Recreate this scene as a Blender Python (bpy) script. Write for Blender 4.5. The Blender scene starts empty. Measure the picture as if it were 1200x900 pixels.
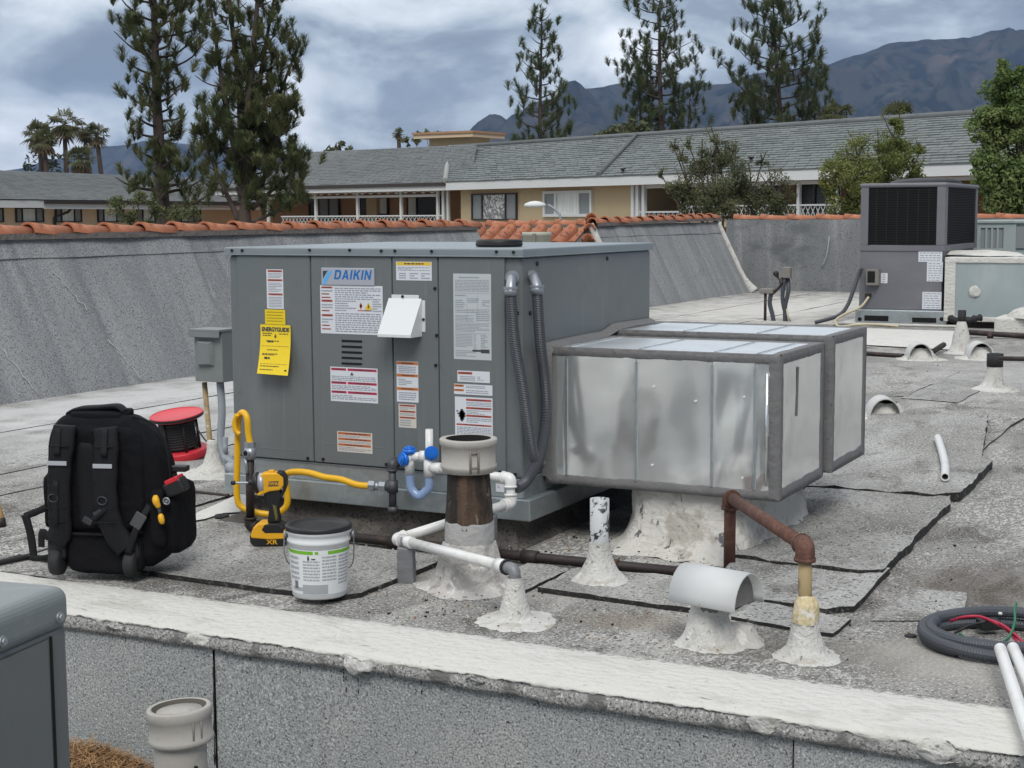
import bpy, bmesh, math, random
import numpy as np
from mathutils import Vector, Matrix, noise
random.seed(7)
R = math.radians
PI = math.pi
scene = bpy.context.scene
COL = scene.collection

# ------------------------------------------------------------------ camera
F, PITCH, YAW, ROLL = 1769.0, 0.1107, 0.4704, -0.0055
CAM = Vector((2.394, -4.789, 1.2))
FW = Vector((-math.sin(YAW)*math.cos(PITCH), math.cos(YAW)*math.cos(PITCH), -math.sin(PITCH)))
_r = Vector((math.cos(YAW), math.sin(YAW), 0))
_u = _r.cross(FW)
RT = _r*math.cos(ROLL) + _u*math.sin(ROLL)
UP = -_r*math.sin(ROLL) + _u*math.cos(ROLL)
cd = bpy.data.cameras.new('camera')
cd.sensor_width = 36.0
cd.lens = 36.0*F/1200.0
cd.clip_start = 0.05
cd.clip_end = 60000
cam = bpy.data.objects.new('camera', cd)
COL.objects.link(cam)
M = Matrix((RT, UP, -FW)).transposed().to_4x4()
M.translation = CAM
cam.matrix_world = M
scene.camera = cam
cd.dof.use_dof = False

# survey helpers: where a sight line from the tripod meets a plane of the place
def ray(x, y): return FW + RT*((x-600)/F) + UP*((450-y)/F)
def G(x, y, z=0.0):
    d = ray(x, y); return CAM + d*((z-CAM.z)/d.z)
def PX(x, y, X):
    d = ray(x, y); return CAM + d*((X-CAM.x)/d.x)
def PY(x, y, Y):
    d = ray(x, y); return CAM + d*((Y-CAM.y)/d.y)
def D(x, y, t): return CAM + ray(x, y)*t

# ------------------------------------------------------------------ world, sun, exposure
SUN_EL, SUN_AZ = R(50), Vector((0.50, -0.87, 0)).normalized()
w = bpy.data.worlds.new('World'); scene.world = w; w.use_nodes = True
nt = w.node_tree; nt.nodes.clear(); L = nt.links.new
def N(t, **kw):
    n = nt.nodes.new(t)
    for k, v in kw.items(): setattr(n, k, v)
    return n
out = N('ShaderNodeOutputWorld'); bg = N('ShaderNodeBackground'); bg.inputs[1].default_value = 0.10
L(bg.outputs[0], out.inputs[0])
sky = N('ShaderNodeTexSky'); sky.sky_type = 'NISHITA'; sky.sun_disc = False
sky.sun_elevation = SUN_EL; sky.sun_rotation = math.atan2(SUN_AZ.x, SUN_AZ.y)
tc = N('ShaderNodeTexCoord')
sep = N('ShaderNodeSeparateXYZ'); L(tc.outputs['Generated'], sep.inputs[0])
def mth(op, a, b=None, clamp=False):
    n = N('ShaderNodeMath', operation=op, use_clamp=clamp)
    for i, v in enumerate((a, b)):
        if v is None: continue
        if isinstance(v, (int, float)): n.inputs[i].default_value = v
        else: L(v, n.inputs[i])
    return n.outputs[0]
zc = mth('MAXIMUM', sep.outputs[2], 0.0)
cmb = N('ShaderNodeCombineXYZ'); L(sep.outputs[0], cmb.inputs[0]); L(sep.outputs[1], cmb.inputs[1])
L(mth('MULTIPLY', zc, 2.1), cmb.inputs[2])
def cnoise(scale, det, dist, off, rough=0.55):
    mp = N('ShaderNodeMapping'); mp.inputs['Location'].default_value = off
    mp.inputs['Scale'].default_value = (1, 1, 1)
    L(cmb.outputs[0], mp.inputs[0])
    n = N('ShaderNodeTexNoise'); n.inputs['Scale'].default_value = scale
    n.inputs['Detail'].default_value = det; n.inputs['Roughness'].default_value = rough
    n.inputs['Distortion'].default_value = dist
    L(mp.outputs[0], n.inputs[0]); return n.outputs[0]
n1 = cnoise(3.6, 3, 0.2, (4.4, 1.2, 0.4), 0.45)
n2 = cnoise(8.5, 8, 0.25, (7.3, 2.2, 1.0), 0.55)
# broad brightening of the thinner cloud on the west (left) side of the view
west = mth('ADD', mth('MULTIPLY', sep.outputs[0], -0.80), mth('MULTIPLY', sep.outputs[1], 0.0))
dn = mth('ADD', mth('MULTIPLY', mth('SUBTRACT', n1, 0.5), 1.45), mth('MULTIPLY', mth('SUBTRACT', n2, 0.5), 1.6))
dn = mth('ADD', dn, 0.50)
dn = mth('ADD', dn, mth('MULTIPLY', mth('SUBTRACT', west, 0.36), 0.95))
dn = mth('ADD', dn, mth('MULTIPLY', mth('SUBTRACT', zc, 0.08), 0.85))
cr = N('ShaderNodeValToRGB'); L(dn, cr.inputs[0])
e = cr.color_ramp.elements
e[0].position = 0.30; e[0].color = (0.165, 0.194, 0.232, 1)
e[1].position = 1.0; e[1].color = (0.95, 0.97, 1.0, 1)
for p, c in ((0.47, (0.24, 0.278, 0.32, 1)), (0.60, (0.41, 0.462, 0.505, 1)), (0.74, (0.60, 0.64, 0.665, 1))):
    q = e.new(p); q.color = c
vm = N('ShaderNodeVectorMath', operation='SCALE'); L(cr.outputs[0], vm.inputs[0]); vm.inputs['Scale'].default_value = 10.0
mx = N('ShaderNodeMix', data_type='RGBA'); mx.inputs[0].default_value = 0.93
L(sky.outputs[0], mx.inputs[6]); L(vm.outputs[0], mx.inputs[7])
L(mx.outputs[2], bg.inputs[0])

sl = bpy.data.lights.new('sun', 'SUN'); sl.energy = 1.5; sl.angle = R(28); sl.color = (1.0, 0.965, 0.91)
so = bpy.data.objects.new('sun', sl); COL.objects.link(so)
sd = (SUN_AZ*math.cos(SUN_EL) + Vector((0, 0, math.sin(SUN_EL))))
so.rotation_euler = sd.to_track_quat('Z', 'Y').to_euler()
so.location = (0, 0, 50)

vs = scene.view_settings
vs.view_transform = 'Standard'; vs.look = 'None'; vs.exposure = 0.60; vs.gamma = 1.0; vs.use_curve_mapping = False
scene.cycles.use_denoising = True
scene.cycles.max_bounces = 6
scene.cycles.volume_bounces = 1
scene.cycles.sample_clamp_indirect = 6

# ------------------------------------------------------------------ materials
MATS = {}
def mat(name, col, rough=0.7, metal=0.0, mix=None, bump=None, spec=0.5, emit=None, alpha=None, extra=None):
    """mix: list of (kind, scale(3 or 1), detail, lo, hi, colour[, distortion]) layered over the base colour; bump: (scale, strength, distance)"""
    if name in MATS: return MATS[name]
    m = bpy.data.materials.new(name); m.use_nodes = True
    t = m.node_tree; ns = t.nodes; lk = t.links.new
    b = ns['Principled BSDF']
    b.inputs['Base Color'].default_value = (*col, 1); b.inputs['Roughness'].default_value = rough
    b.inputs['Metallic'].default_value = metal; b.inputs['Specular IOR Level'].default_value = spec
    tcn = ns.new('ShaderNodeTexCoord')
    last = None
    for ly in (mix or []):
        kind, sc, det, lo, hi, c2 = ly[:6]
        mp = ns.new('ShaderNodeMapping'); lk(tcn.outputs['Object'], mp.inputs[0])
        if isinstance(sc, (tuple, list)): mp.inputs['Scale'].default_value = sc; s = 1.0
        else: s = sc
        if len(ly) > 7: mp.inputs['Location'].default_value = ly[7]
        if kind == 'noise':
            n = ns.new('ShaderNodeTexNoise'); n.inputs['Detail'].default_value = det; n.inputs['Roughness'].default_value = 0.6
            if len(ly) > 6 and ly[6]: n.inputs['Distortion'].default_value = ly[6]
            fac = n.outputs[0]
        elif kind == 'voronoi':
            n = ns.new('ShaderNodeTexVoronoi'); fac = n.outputs['Color'] if det else n.outputs['Distance']
        n.inputs['Scale'].default_value = s
        lk(mp.outputs[0], n.inputs['Vector'])
        mr = ns.new('ShaderNodeMapRange'); mr.inputs['From Min'].default_value = lo; mr.inputs['From Max'].default_value = hi
        mr.interpolation_type = 'SMOOTHSTEP'
        lk(fac, mr.inputs['Value'])
        x = ns.new('ShaderNodeMix'); x.data_type = 'RGBA'
        lk(mr.outputs[0], x.inputs[0])
        if last is None: x.inputs[6].default_value = (*col, 1)
        else: lk(last, x.inputs[6])
        x.inputs[7].default_value = (*c2, 1)
        last = x.outputs[2]
    if extra: last = extra(t, tcn, last)
    if last is not None: lk(last, b.inputs['Base Color'])
    if bump:
        bs, st, dist = bump[:3]
        mp = ns.new('ShaderNodeMapping'); lk(tcn.outputs['Object'], mp.inputs[0])
        n = ns.new('ShaderNodeTexNoise'); n.inputs['Detail'].default_value = bump[3] if len(bump) > 3 else 4
        if isinstance(bs, (tuple, list)): mp.inputs['Scale'].default_value = bs; n.inputs['Scale'].default_value = 1
        else: n.inputs['Scale'].default_value = bs
        lk(mp.outputs[0], n.inputs['Vector'])
        bn = ns.new('ShaderNodeBump'); bn.inputs['Strength'].default_value = st; bn.inputs['Distance'].default_value = dist
        lk(n.outputs[0], bn.inputs['Height']); lk(bn.outputs[0], b.inputs['Normal'])
    if alpha is not None: b.inputs['Alpha'].default_value = alpha
    MATS[name] = m
    return m

def blotch(center, radius, colr, amount=0.8, sc=5.0):
    """a stain of its own shape on the roof"""
    def f(t, tcn, last):
        ns = t.nodes; lk = t.links.new
        for (cx_, cy_, rx, ry, c, am) in center:
            sp = ns.new('ShaderNodeMapping'); sp.vector_type = 'TEXTURE'
            sp.inputs['Location'].default_value = (cx_, cy_, 0); sp.inputs['Scale'].default_value = (rx, ry, 1e3)
            lk(tcn.outputs['Object'], sp.inputs[0])
            ln = ns.new('ShaderNodeVectorMath'); ln.operation = 'LENGTH'; lk(sp.outputs[0], ln.inputs[0])
            nz = ns.new('ShaderNodeTexNoise'); nz.inputs['Scale'].default_value = sc; nz.inputs['Detail'].default_value = 6
            lk(tcn.outputs['Object'], nz.inputs['Vector'])
            ad = ns.new('ShaderNodeMath'); ad.operation = 'MULTIPLY_ADD'; lk(nz.outputs[0], ad.inputs[0]); ad.inputs[1].default_value = 1.6
            lk(ln.outputs['Value'], ad.inputs[2])
            mr = ns.new('ShaderNodeMapRange'); mr.inputs['From Min'].default_value = 1.05; mr.inputs['From Max'].default_value = 1.8
            mr.inputs['To Min'].default_value = am; mr.inputs['To Max'].default_value = 0; lk(ad.outputs[0], mr.inputs['Value'])
            x = ns.new('ShaderNodeMix'); x.data_type = 'RGBA'; lk(mr.outputs[0], x.inputs[0]); lk(last, x.inputs[6]); x.inputs[7].default_value = (*c, 1)
            last = x.outputs[2]
        return last
    return f

m_roof = mat('roof_granules', (0.225, 0.218, 0.202), 0.95, mix=[
    ('noise', (58, 26, 30), 4, 0.48, 0.60, (0.52, 0.51, 0.485), 1.2),
    ('noise', 0.9, 5, 0.44, 0.58, (0.23, 0.222, 0.207), 0.5),
    ('noise', (3.2, 0.7, 1), 6, 0.48, 0.72, (0.40, 0.39, 0.365), 0.6),
    ('noise', (5.0, 2.6, 1), 7, 0.50, 0.68, (0.125, 0.117, 0.103), 0.8),
    ('noise', (5, 26, 10), 5, 0.58, 0.74, (0.17, 0.165, 0.155), 0.3),
    ('noise', 75, 2, 0.53, 0.66, (0.085, 0.083, 0.078)),
    ('noise', 120, 2, 0.56, 0.68, (0.66, 0.65, 0.62))],
    bump=(100, 0.8, 0.008), spec=0.15,
    extra=blotch([(1.66, 0.15, .7, .5, (0.085, 0.066, 0.052), .62), (1.35, -.75, .4, .25, (0.13, 0.12, 0.10), .6),
                 (0.75, -0.72, 0.3, 0.14, (0.20, 0.16, 0.11), .5), (0.2, -0.55, .5, .2, (.42, .40, .37), .5), (-.4, -.25, .9, .12, (.07, .062, .055), .6), (1.7, -.75, .5, .3, (.5, .48, .44), .45),
                 (-3.3, 2.0, 1.6, 2.2, (.50, .50, .49), .55), (-4.4, 3.0, .9, 3.5, (.60, .60, .59), .75), (1.2, 7.0, 2.0, 2.5, (.46, .455, .44), .5), (-3.4, 14, 2.4, 4.5, (.60, .58, .54), .8)], 0, None, 0.8, 4.0))
m_mat = mat('roofing_sheet_granules', (0.27, 0.267, 0.252), 0.95, mix=[
    ('noise', (2.6, 1.2, 1), 6, 0.42, 0.68, (0.40, 0.395, 0.38), 0.6),
    ('noise', (6.0, 3.0, 1), 7, 0.50, 0.70, (0.165, 0.158, 0.145), 0.7),
    ('noise', 75, 2, 0.53, 0.67, (0.10, 0.098, 0.092)),
    ('noise', 120, 2, 0.56, 0.68, (0.58, 0.57, 0.54))],
    bump=(100, 0.8, 0.008), spec=0.15)
m_asphalt = mat('asphalt_edge', (0.018, 0.017, 0.016), 0.9, mix=[('noise', 45, 5, .54, .68, (.11, .105, .098), .4)], bump=(60, 0.6, 0.01))
m_slope = mat('slope_granules', (0.225, 0.232, 0.238), 0.95, mix=[
    ('noise', (0.25, 2.2, 0.25), 3, 0.40, 0.62, (0.30, 0.308, 0.31), 0.25),
    ('noise', (0.3, 6.0, 0.3), 2, 0.52, 0.72, (0.18, 0.186, 0.194), 0.2),
    ('noise', (1.5, 12, 1.5), 3, 0.60, 0.80, (0.34, 0.348, 0.348), 0.3),
    ('noise', 80, 2, 0.50, 0.66, (0.115, 0.12, 0.13)),
    ('noise', 170, 2, 0.56, 0.70, (0.52, 0.53, 0.53)), ('noise', 2.2, 6, 0.56, 0.72, (0.20, 0.205, 0.21), 0.8)], bump=(90, 0.5, 0.008), spec=0.15)
m_wallf = mat('wall_granules', (0.33, 0.348, 0.342), 0.95, mix=[
    ('noise', 2.5, 5, 0.40, 0.70, (0.40, 0.405, 0.39), 0.4),
    ('noise', (40, 3, 2), 5, 0.60, 0.78, (0.24, 0.25, 0.252)),
    ('noise', 170, 2, 0.46, 0.64, (0.17, 0.178, 0.178)),
    ('noise', 85, 3, 0.62, 0.69, (0.075, 0.078, 0.079)),
    ('noise', 0.8, 6, 0.52, 0.70, (0.275, 0.29, 0.288), 0.8),
    ('noise', 150, 2, 0.56, 0.68, (0.56, 0.58, 0.57))], bump=(130, 0.6, 0.005), spec=0.15)
m_lap = mat('lap_granules', (0.36, 0.355, 0.34), 0.95, mix=[
    ('noise', 150, 3, 0.50, 0.62, (0.12, 0.118, 0.112)),
    ('noise', 95, 4, 0.56, 0.63, (0.60, 0.585, 0.55)), ('noise', 9, 4, 0.56, 0.66, (0.17, 0.168, 0.16))], bump=(120, 0.8, 0.008), spec=0.15)
m_white = mat('white_roof_coating', (0.60, 0.588, 0.55), 0.8, mix=[
    ('noise', (5, 26, 20), 6, 0.52, 0.70, (0.56, 0.54, 0.50), 1.2),
    ('noise', (5, 8, 9), 7, 0.52, 0.68, (0.52, 0.50, 0.455), 0.9),
    ('noise', (5, 16, 9), 6, 0.55, 0.75, (0.74, 0.725, 0.69), 0.5),
    ('noise', (20, 50, 30), 5, 0.62, 0.72, (0.34, 0.32, 0.29))], bump=((20, 46, 40), 1.0, 0.012, 7), spec=0.3)
def worn_edges(t, tcn, last):
    ns = t.nodes; lk = t.links.new
    sp = ns.new('ShaderNodeSeparateXYZ'); lk(tcn.outputs['Object'], sp.inputs[0])
    for (axis, a, c, sc, lo, hi, colr) in ((1, .13, .25, 38, .80, .88, (.27, .262, .245)), (1, .17, .25, 110, .84, .94, (.16, .155, .145)), (2, .405, .388, 70, .80, .88, (.20, .197, .188))):
        r_ = ns.new('ShaderNodeMapRange'); r_.inputs['From Min'].default_value = a; r_.inputs['From Max'].default_value = c; lk(sp.outputs[axis], r_.inputs['Value'])
        nz = ns.new('ShaderNodeTexNoise'); nz.inputs['Scale'].default_value = sc; nz.inputs['Detail'].default_value = 6; nz.inputs['Roughness'].default_value = .7; lk(tcn.outputs['Object'], nz.inputs['Vector'])
        ma = ns.new('ShaderNodeMath'); ma.operation = 'MULTIPLY_ADD'; lk(r_.outputs[0], ma.inputs[0]); ma.inputs[1].default_value = .40; lk(nz.outputs[0], ma.inputs[2])
        mr = ns.new('ShaderNodeMapRange'); mr.inputs['From Min'].default_value = lo; mr.inputs['From Max'].default_value = hi; lk(ma.outputs[0], mr.inputs['Value'])
        x = ns.new('ShaderNodeMix'); x.data_type = 'RGBA'; lk(mr.outputs[0], x.inputs[0]); lk(last, x.inputs[6]); x.inputs[7].default_value = (*colr, 1); last = x.outputs[2]
    return last
m_capcoat = mat('worn_white_coating', (0.585, 0.572, 0.532), 0.85, mix=[
    ('noise', (5, 26, 20), 6, 0.54, 0.72, (0.54, 0.52, 0.48), 1.2), ('noise', (4, 7, 9), 7, 0.52, 0.68, (0.50, 0.485, 0.445), 0.9),
    ('noise', 60, 4, 0.60, 0.72, (0.44, 0.425, 0.39)), ('noise', (10, 40, 30), 5, 0.66, 0.74, (0.30, 0.285, 0.26))], bump=((30, 46, 40), 1.0, 0.012, 8), spec=0.2, extra=worn_edges)
m_whitecone = mat('white_mastic', (0.57, 0.56, 0.525), 0.85, mix=[
    ('noise', 12, 6, 0.50, 0.66, (0.42, 0.395, 0.345), 0.8), ('noise', 30, 5, 0.58, 0.68, (0.66, 0.65, 0.62), 0.6), ('noise', 55, 4, 0.61, 0.69, (0.20, 0.185, 0.165))], bump=(110, 0.9, 0.008, 6), spec=0.3)
m_dirtycone = mat('dirty_mastic', (0.50, 0.48, 0.45), 0.85, mix=[
    ('noise', 10, 6, 0.46, 0.60, (0.33, 0.315, 0.295), 0.8), ('noise', 26, 5, 0.57, 0.66, (0.66, 0.65, 0.62), 0.6), ('noise', 55, 3, 0.66, 0.74, (0.13, 0.12, 0.11))], bump=(50, 0.9, 0.012), spec=0.2)
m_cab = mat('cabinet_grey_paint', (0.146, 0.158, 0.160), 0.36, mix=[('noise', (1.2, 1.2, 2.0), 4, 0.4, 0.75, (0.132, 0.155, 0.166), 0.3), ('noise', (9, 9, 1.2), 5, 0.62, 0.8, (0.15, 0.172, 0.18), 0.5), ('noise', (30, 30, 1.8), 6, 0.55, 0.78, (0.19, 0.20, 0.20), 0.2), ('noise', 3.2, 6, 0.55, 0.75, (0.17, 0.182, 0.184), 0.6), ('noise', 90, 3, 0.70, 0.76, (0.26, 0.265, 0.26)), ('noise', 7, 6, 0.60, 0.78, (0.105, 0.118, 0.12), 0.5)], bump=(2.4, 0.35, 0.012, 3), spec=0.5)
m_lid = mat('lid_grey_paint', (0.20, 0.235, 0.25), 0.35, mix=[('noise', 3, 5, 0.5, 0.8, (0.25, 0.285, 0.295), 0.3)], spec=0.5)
m_cab2 = mat('purple_grey_paint', (0.155, 0.156, 0.172), 0.5, mix=[('noise', (1.5, 1.5, 3), 5, 0.45, 0.75, (0.185, 0.186, 0.20), 0.4)], spec=0.4)
def spangle(name, base, lite, dark, rough):
    return mat(name, base, rough, 0.78, mix=[('voronoi', 130, 1, 0.0, 1.0, lite), ('noise', (2.2, 2.2, 2.5), 3, 0.50, 0.70, dark, 0.6), ('noise', (90, 90, 1.5), 3, 0.56, 0.74, lite), ('noise', (3, 3, 60), 3, 0.66, 0.76, lite)], bump=(2.6, 0.40, 0.03, 2))
m_galv = spangle('galvanised_steel', (0.90, 0.92, 0.905), (0.93, 0.95, 0.94), (0.66, 0.68, 0.68), 0.16)
m_galvtop = spangle('galvanised_steel_top', (0.80, 0.83, 0.84), (0.88, 0.90, 0.91), (0.70, 0.73, 0.74), 0.36)
m_galv2 = mat('galvanised_rail', (0.40, 0.44, 0.45), 0.42, 0.75, mix=[('voronoi', 45, 1, 0.2, 0.9, (0.46, 0.50, 0.51)), ('noise', (3, 3, 9), 4, 0.55, 0.78, (0.34, 0.36, 0.36))])
m_mastic = mat('grey_duct_mastic', (0.16, 0.157, 0.158), 0.75, mix=[('noise', 22, 5, 0.5, 0.7, (0.185, 0.18, 0.178), 0.6), ('noise', 60, 4, 0.62, 0.74, (0.085, 0.083, 0.085))], bump=(60, 0.6, 0.006))
m_black = mat('black_plastic', (0.012, 0.012, 0.013), 0.5)
m_rubber = mat('black_rubber', (0.018, 0.018, 0.019), 0.75)
m_void = mat('dark_opening', (0.004, 0.004, 0.004), 0.9)
m_screw = mat('dark_screw', (0.02, 0.02, 0.022), 0.45, 0.5)
m_paper = mat('white_sticker', (0.66, 0.68, 0.72), 0.45)
m_paper2 = mat('grey_plate_sticker', (0.50, 0.53, 0.54), 0.4)
m_silver = mat('silver_badge', (0.45, 0.46, 0.52), 0.35, 0.3)
m_red = mat('red_print', (0.42, 0.07, 0.035), 0.5)
m_orange = mat('orange_print', (0.55, 0.17, 0.03), 0.5)
m_magenta = mat('crimson_print', (0.42, 0.02, 0.07), 0.5)
m_ylwprint = mat('yellow_print', (0.75, 0.50, 0.03), 0.5)
m_ink = mat('grey_print', (0.26, 0.28, 0.33), 0.6)
m_ink2 = mat('dark_print', (0.05, 0.05, 0.055), 0.6)
m_logoblue = mat('blue_print', (0.006, 0.145, 0.44), 0.45)
m_logolight = mat('light_blue_print', (0.12, 0.42, 0.80), 0.4)
m_card = mat('yellow_card', (0.80, 0.58, 0.01), 0.5)
m_tile = mat('terracotta', (0.37, 0.14, 0.075), 0.8, mix=[('noise', 5, 6, 0.45, 0.7, (0.47, 0.22, 0.135), 0.5), ('noise', 2.6, 4, 0.5, 0.72, (0.30, 0.115, 0.07), 0.3), ('noise', 11, 6, 0.54, 0.70, (0.15, 0.065, 0.045), 0.7), ('noise', 30, 3, 0.66, 0.75, (0.42, 0.32, 0.24))], bump=(25, 0.3, 0.01), spec=0.25)
m_mortar = mat('tile_mortar', (0.16, 0.14, 0.13), 0.95, bump=(30, 0.8, 0.02))
m_hose = mat('dark_grey_conduit', (0.055, 0.061, 0.073), 0.5)
m_conduit = mat('light_grey_conduit', (0.29, 0.32, 0.35), 0.5)
m_fitting = mat('zinc_fitting', (0.34, 0.36, 0.39), 0.4, 0.6)
m_pvc = mat('white_pvc', (0.72, 0.72, 0.705), 0.35, mix=[('noise', 12, 5, 0.54, 0.74, (0.58, 0.56, 0.51)), ('noise', 45, 4, 0.66, 0.74, (0.42, 0.39, 0.34))])
m_blue = mat('blue_cap_plastic', (0.012, 0.16, 0.62), 0.35)
m_clear = mat('clear_blue_trap', (0.30, 0.42, 0.66), 0.12, spec=0.6, alpha=0.72)
m_iron = mat('black_iron', (0.030, 0.022, 0.020), 0.6, 0.2, mix=[('noise', 20, 5, 0.5, 0.7, (0.075, 0.045, 0.036), 0.4)])
m_ironc = mat('grey_iron', (0.085, 0.088, 0.095), 0.55, 0.4, mix=[('noise', 30, 4, 0.5, 0.7, (0.05, 0.05, 0.055))])
m_rust = mat('rusty_iron', (0.105, 0.048, 0.034), 0.85, 0.1, mix=[('noise', 25, 6, 0.48, 0.68, (0.17, 0.085, 0.06), 0.4), ('noise', 50, 4, 0.6, 0.72, (0.055, 0.026, 0.02))], bump=(70, 0.5, 0.004))
m_gold = mat('yellow_painted_pipe', (0.36, 0.27, 0.14), 0.7, mix=[('noise', 18, 6, 0.5, 0.66, (0.20, 0.14, 0.085), 0.5), ('noise', 26, 6, 0.6, 0.7, (0.5, 0.47, 0.4))])
m_ylw = mat('yellow_hose_coating', (0.78, 0.43, 0.012), 0.38)
m_drill = mat('yellow_tool_plastic', (0.78, 0.40, 0.015), 0.42)
m_flake = mat('flaking_silver_paint', (0.50, 0.52, 0.53), 0.6, mix=[('noise', (22, 22, 14), 6, 0.53, 0.57, (0.02, 0.02, 0.02), 0.6), ('noise', 60, 3, 0.6, 0.7, (0.66, 0.66, 0.65))])
m_flue = mat('sooty_fabric_wrap', (0.020, 0.015, 0.012), 0.9, mix=[('noise', (16, 16, 3), 6, 0.46, 0.66, (0.10, 0.062, 0.040), 0.6), ('noise', (30, 30, 9), 5, 0.60, 0.70, (0.20, 0.165, 0.13), 0.4)], bump=(90, 0.7, 0.006))
m_cap = mat('beige_cast_collar', (0.40, 0.38, 0.345), 0.75, mix=[('noise', 7, 6, 0.5, 0.72, (0.33, 0.31, 0.28), 0.5), ('noise', 40, 4, 0.66, 0.76, (0.20, 0.17, 0.14))], bump=(50, 0.3, 0.004))
m_capin = mat('grey_collar_inside', (0.32, 0.315, 0.30), 0.85, mix=[('noise', 20, 5, 0.5, 0.7, (0.20, 0.19, 0.18))])
m_tape = mat('duct_tape', (0.20, 0.205, 0.215), 0.5, 0.25, mix=[('noise', (9, 9, 30), 5, 0.5, 0.7, (0.27, 0.275, 0.285), 0.8), ('noise', 12, 5, 0.66, 0.74, (0.05, 0.05, 0.05))], bump=(40, 0.5, 0.006))
m_nylon = mat('black_nylon', (0.0055, 0.0055, 0.0072), 0.9, mix=[('noise', 6, 5, 0.5, 0.75, (0.0095, 0.0095, 0.012), 0.3)], bump=(28, 0.7, 0.012, 5), spec=0.2)
m_web = mat('black_webbing', (0.0075, 0.0075, 0.0092), 0.7, bump=(400, 0.5, 0.002), spec=0.3)
m_refl = mat('grey_reflective_band', (0.42, 0.43, 0.46), 0.4)
m_redp = mat('red_plastic', (0.55, 0.022, 0.035), 0.45)
m_green = mat('green_print', (0.16, 0.42, 0.02), 0.45)
m_bucket = mat('white_bucket_plastic', (0.70, 0.715, 0.72), 0.4)
m_cream = mat('beige_stucco', (0.53, 0.42, 0.27), 0.95, mix=[('noise', 0.7, 5, 0.45, 0.75, (0.47, 0.37, 0.235), 0.4)], spec=0.1)
m_cream2 = mat('peach_stucco', (0.66, 0.51, 0.36), 0.95, mix=[('noise', 0.5, 5, 0.45, 0.75, (0.64, 0.47, 0.29), 0.3)], spec=0.1)
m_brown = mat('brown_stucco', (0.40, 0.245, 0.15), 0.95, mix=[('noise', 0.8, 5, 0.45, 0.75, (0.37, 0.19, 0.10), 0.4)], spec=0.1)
m_shingle = mat('grey_green_shingle', (0.175, 0.192, 0.19), 0.95, mix=[('noise', (1.3, 1.3, 5), 3, 0.35, 0.75, (0.195, 0.212, 0.208)), ('noise', (0.15, 0.3, 0.3), 4, 0.4, 0.7, (0.195, 0.208, 0.205)), ('noise', (2.2, 2.2, 8), 2, 0.6, 0.8, (0.135, 0.148, 0.15))], spec=0.1)
m_shingle2 = mat('grey_shingle', (0.145, 0.154, 0.157), 0.95, mix=[('noise', (0.2, 0.2, 0.5), 4, 0.4, 0.7, (0.17, 0.18, 0.181)), ('noise', (2, 2, 8), 2, 0.5, 0.7, (0.115, 0.123, 0.125))], spec=0.1)
m_trim = mat('white_trim', (0.66, 0.67, 0.66), 0.6)
m_gutter = mat('dark_gutter', (0.04, 0.032, 0.03), 0.6)
m_glass = mat('window_glass', (0.045, 0.052, 0.058), 0.12, spec=0.6)
m_curtain = mat('pale_curtain', (0.74, 0.76, 0.73), 0.7, mix=[('noise', (9, 1, 0.6), 3, 0.4, 0.7, (0.55, 0.58, 0.56))])
m_blind = mat('grey_blind', (0.25, 0.27, 0.275), 0.7)
m_swirl = mat('patterned_screen', (0.66, 0.67, 0.65), 0.7, mix=[('noise', 3.0, 5, 0.47, 0.53, (0.20, 0.215, 0.21), 2.5)])
m_pine = mat('pine_needles', (0.12, 0.148, 0.066), 0.85, mix=[('noise', 1.6, 3, 0.40, 0.66, (0.19, 0.19, 0.09), 0.3), ('noise', 0.5, 2, 0.5, 0.75, (0.08, 0.10, 0.055))], spec=0.15)
m_pine2 = mat('dark_pine_needles', (0.105, 0.138, 0.07), 0.85, mix=[('noise', 1.2, 3, 0.40, 0.66, (0.13, 0.14, 0.065), 0.3)], spec=0.15)
m_bark = mat('pine_bark', (0.062, 0.045, 0.036), 0.95, mix=[('noise', (6, 6, 1.5), 4, 0.5, 0.7, (0.10, 0.078, 0.063))])
m_leaf = mat('green_leaves', (0.135, 0.195, 0.058), 0.7, mix=[('noise', 1.3, 3, 0.42, 0.66, (0.24, 0.29, 0.11), 0.3), ('noise', 4, 2, 0.55, 0.72, (0.075, 0.115, 0.04))], spec=0.3)
m_leaf2 = mat('yellow_green_leaves', (0.16, 0.195, 0.055), 0.7, mix=[('noise', 1.1, 3, 0.42, 0.66, (0.225, 0.235, 0.075), 0.3), ('noise', 3, 2, 0.55, 0.72, (0.07, 0.095, 0.027))], spec=0.3)
m_olive = mat('olive_leaves', (0.115, 0.13, 0.068), 0.75, mix=[('noise', 1.1, 3, 0.42, 0.66, (0.16, 0.165, 0.085), 0.3), ('noise', 3, 2, 0.55, 0.72, (0.045, 0.055, 0.03))], spec=0.2)
m_palm = mat('palm_fronds', (0.10, 0.11, 0.048), 0.7, mix=[('noise', 1.4, 3, 0.42, 0.66, (0.145, 0.145, 0.07), 0.3)], spec=0.3)
m_dead = mat('dead_fronds', (0.17, 0.125, 0.07), 0.9, mix=[('noise', 2, 3, 0.42, 0.66, (0.10, 0.075, 0.042))])
m_hill = mat('chaparral_hillside', (0.040, 0.038, 0.030), 1.0, mix=[
    ('noise', 0.0016, 8, 0.45, 0.62, (0.045, 0.046, 0.036), 0.3), ('noise', (0.020, 0.020, 0.006), 8, 0.45, 0.60, (0.012, 0.015, 0.012), 0.5), ('noise', (0.006, 0.006, 0.012), 9, 0.50, 0.85, (0.13, 0.10, 0.08), 0.4)], spec=0.0)
m_ground = mat('dry_ground', (0.26, 0.25, 0.225), 1.0, mix=[('noise', 0.02, 6, 0.4, 0.7, (0.16, 0.16, 0.12))])
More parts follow.
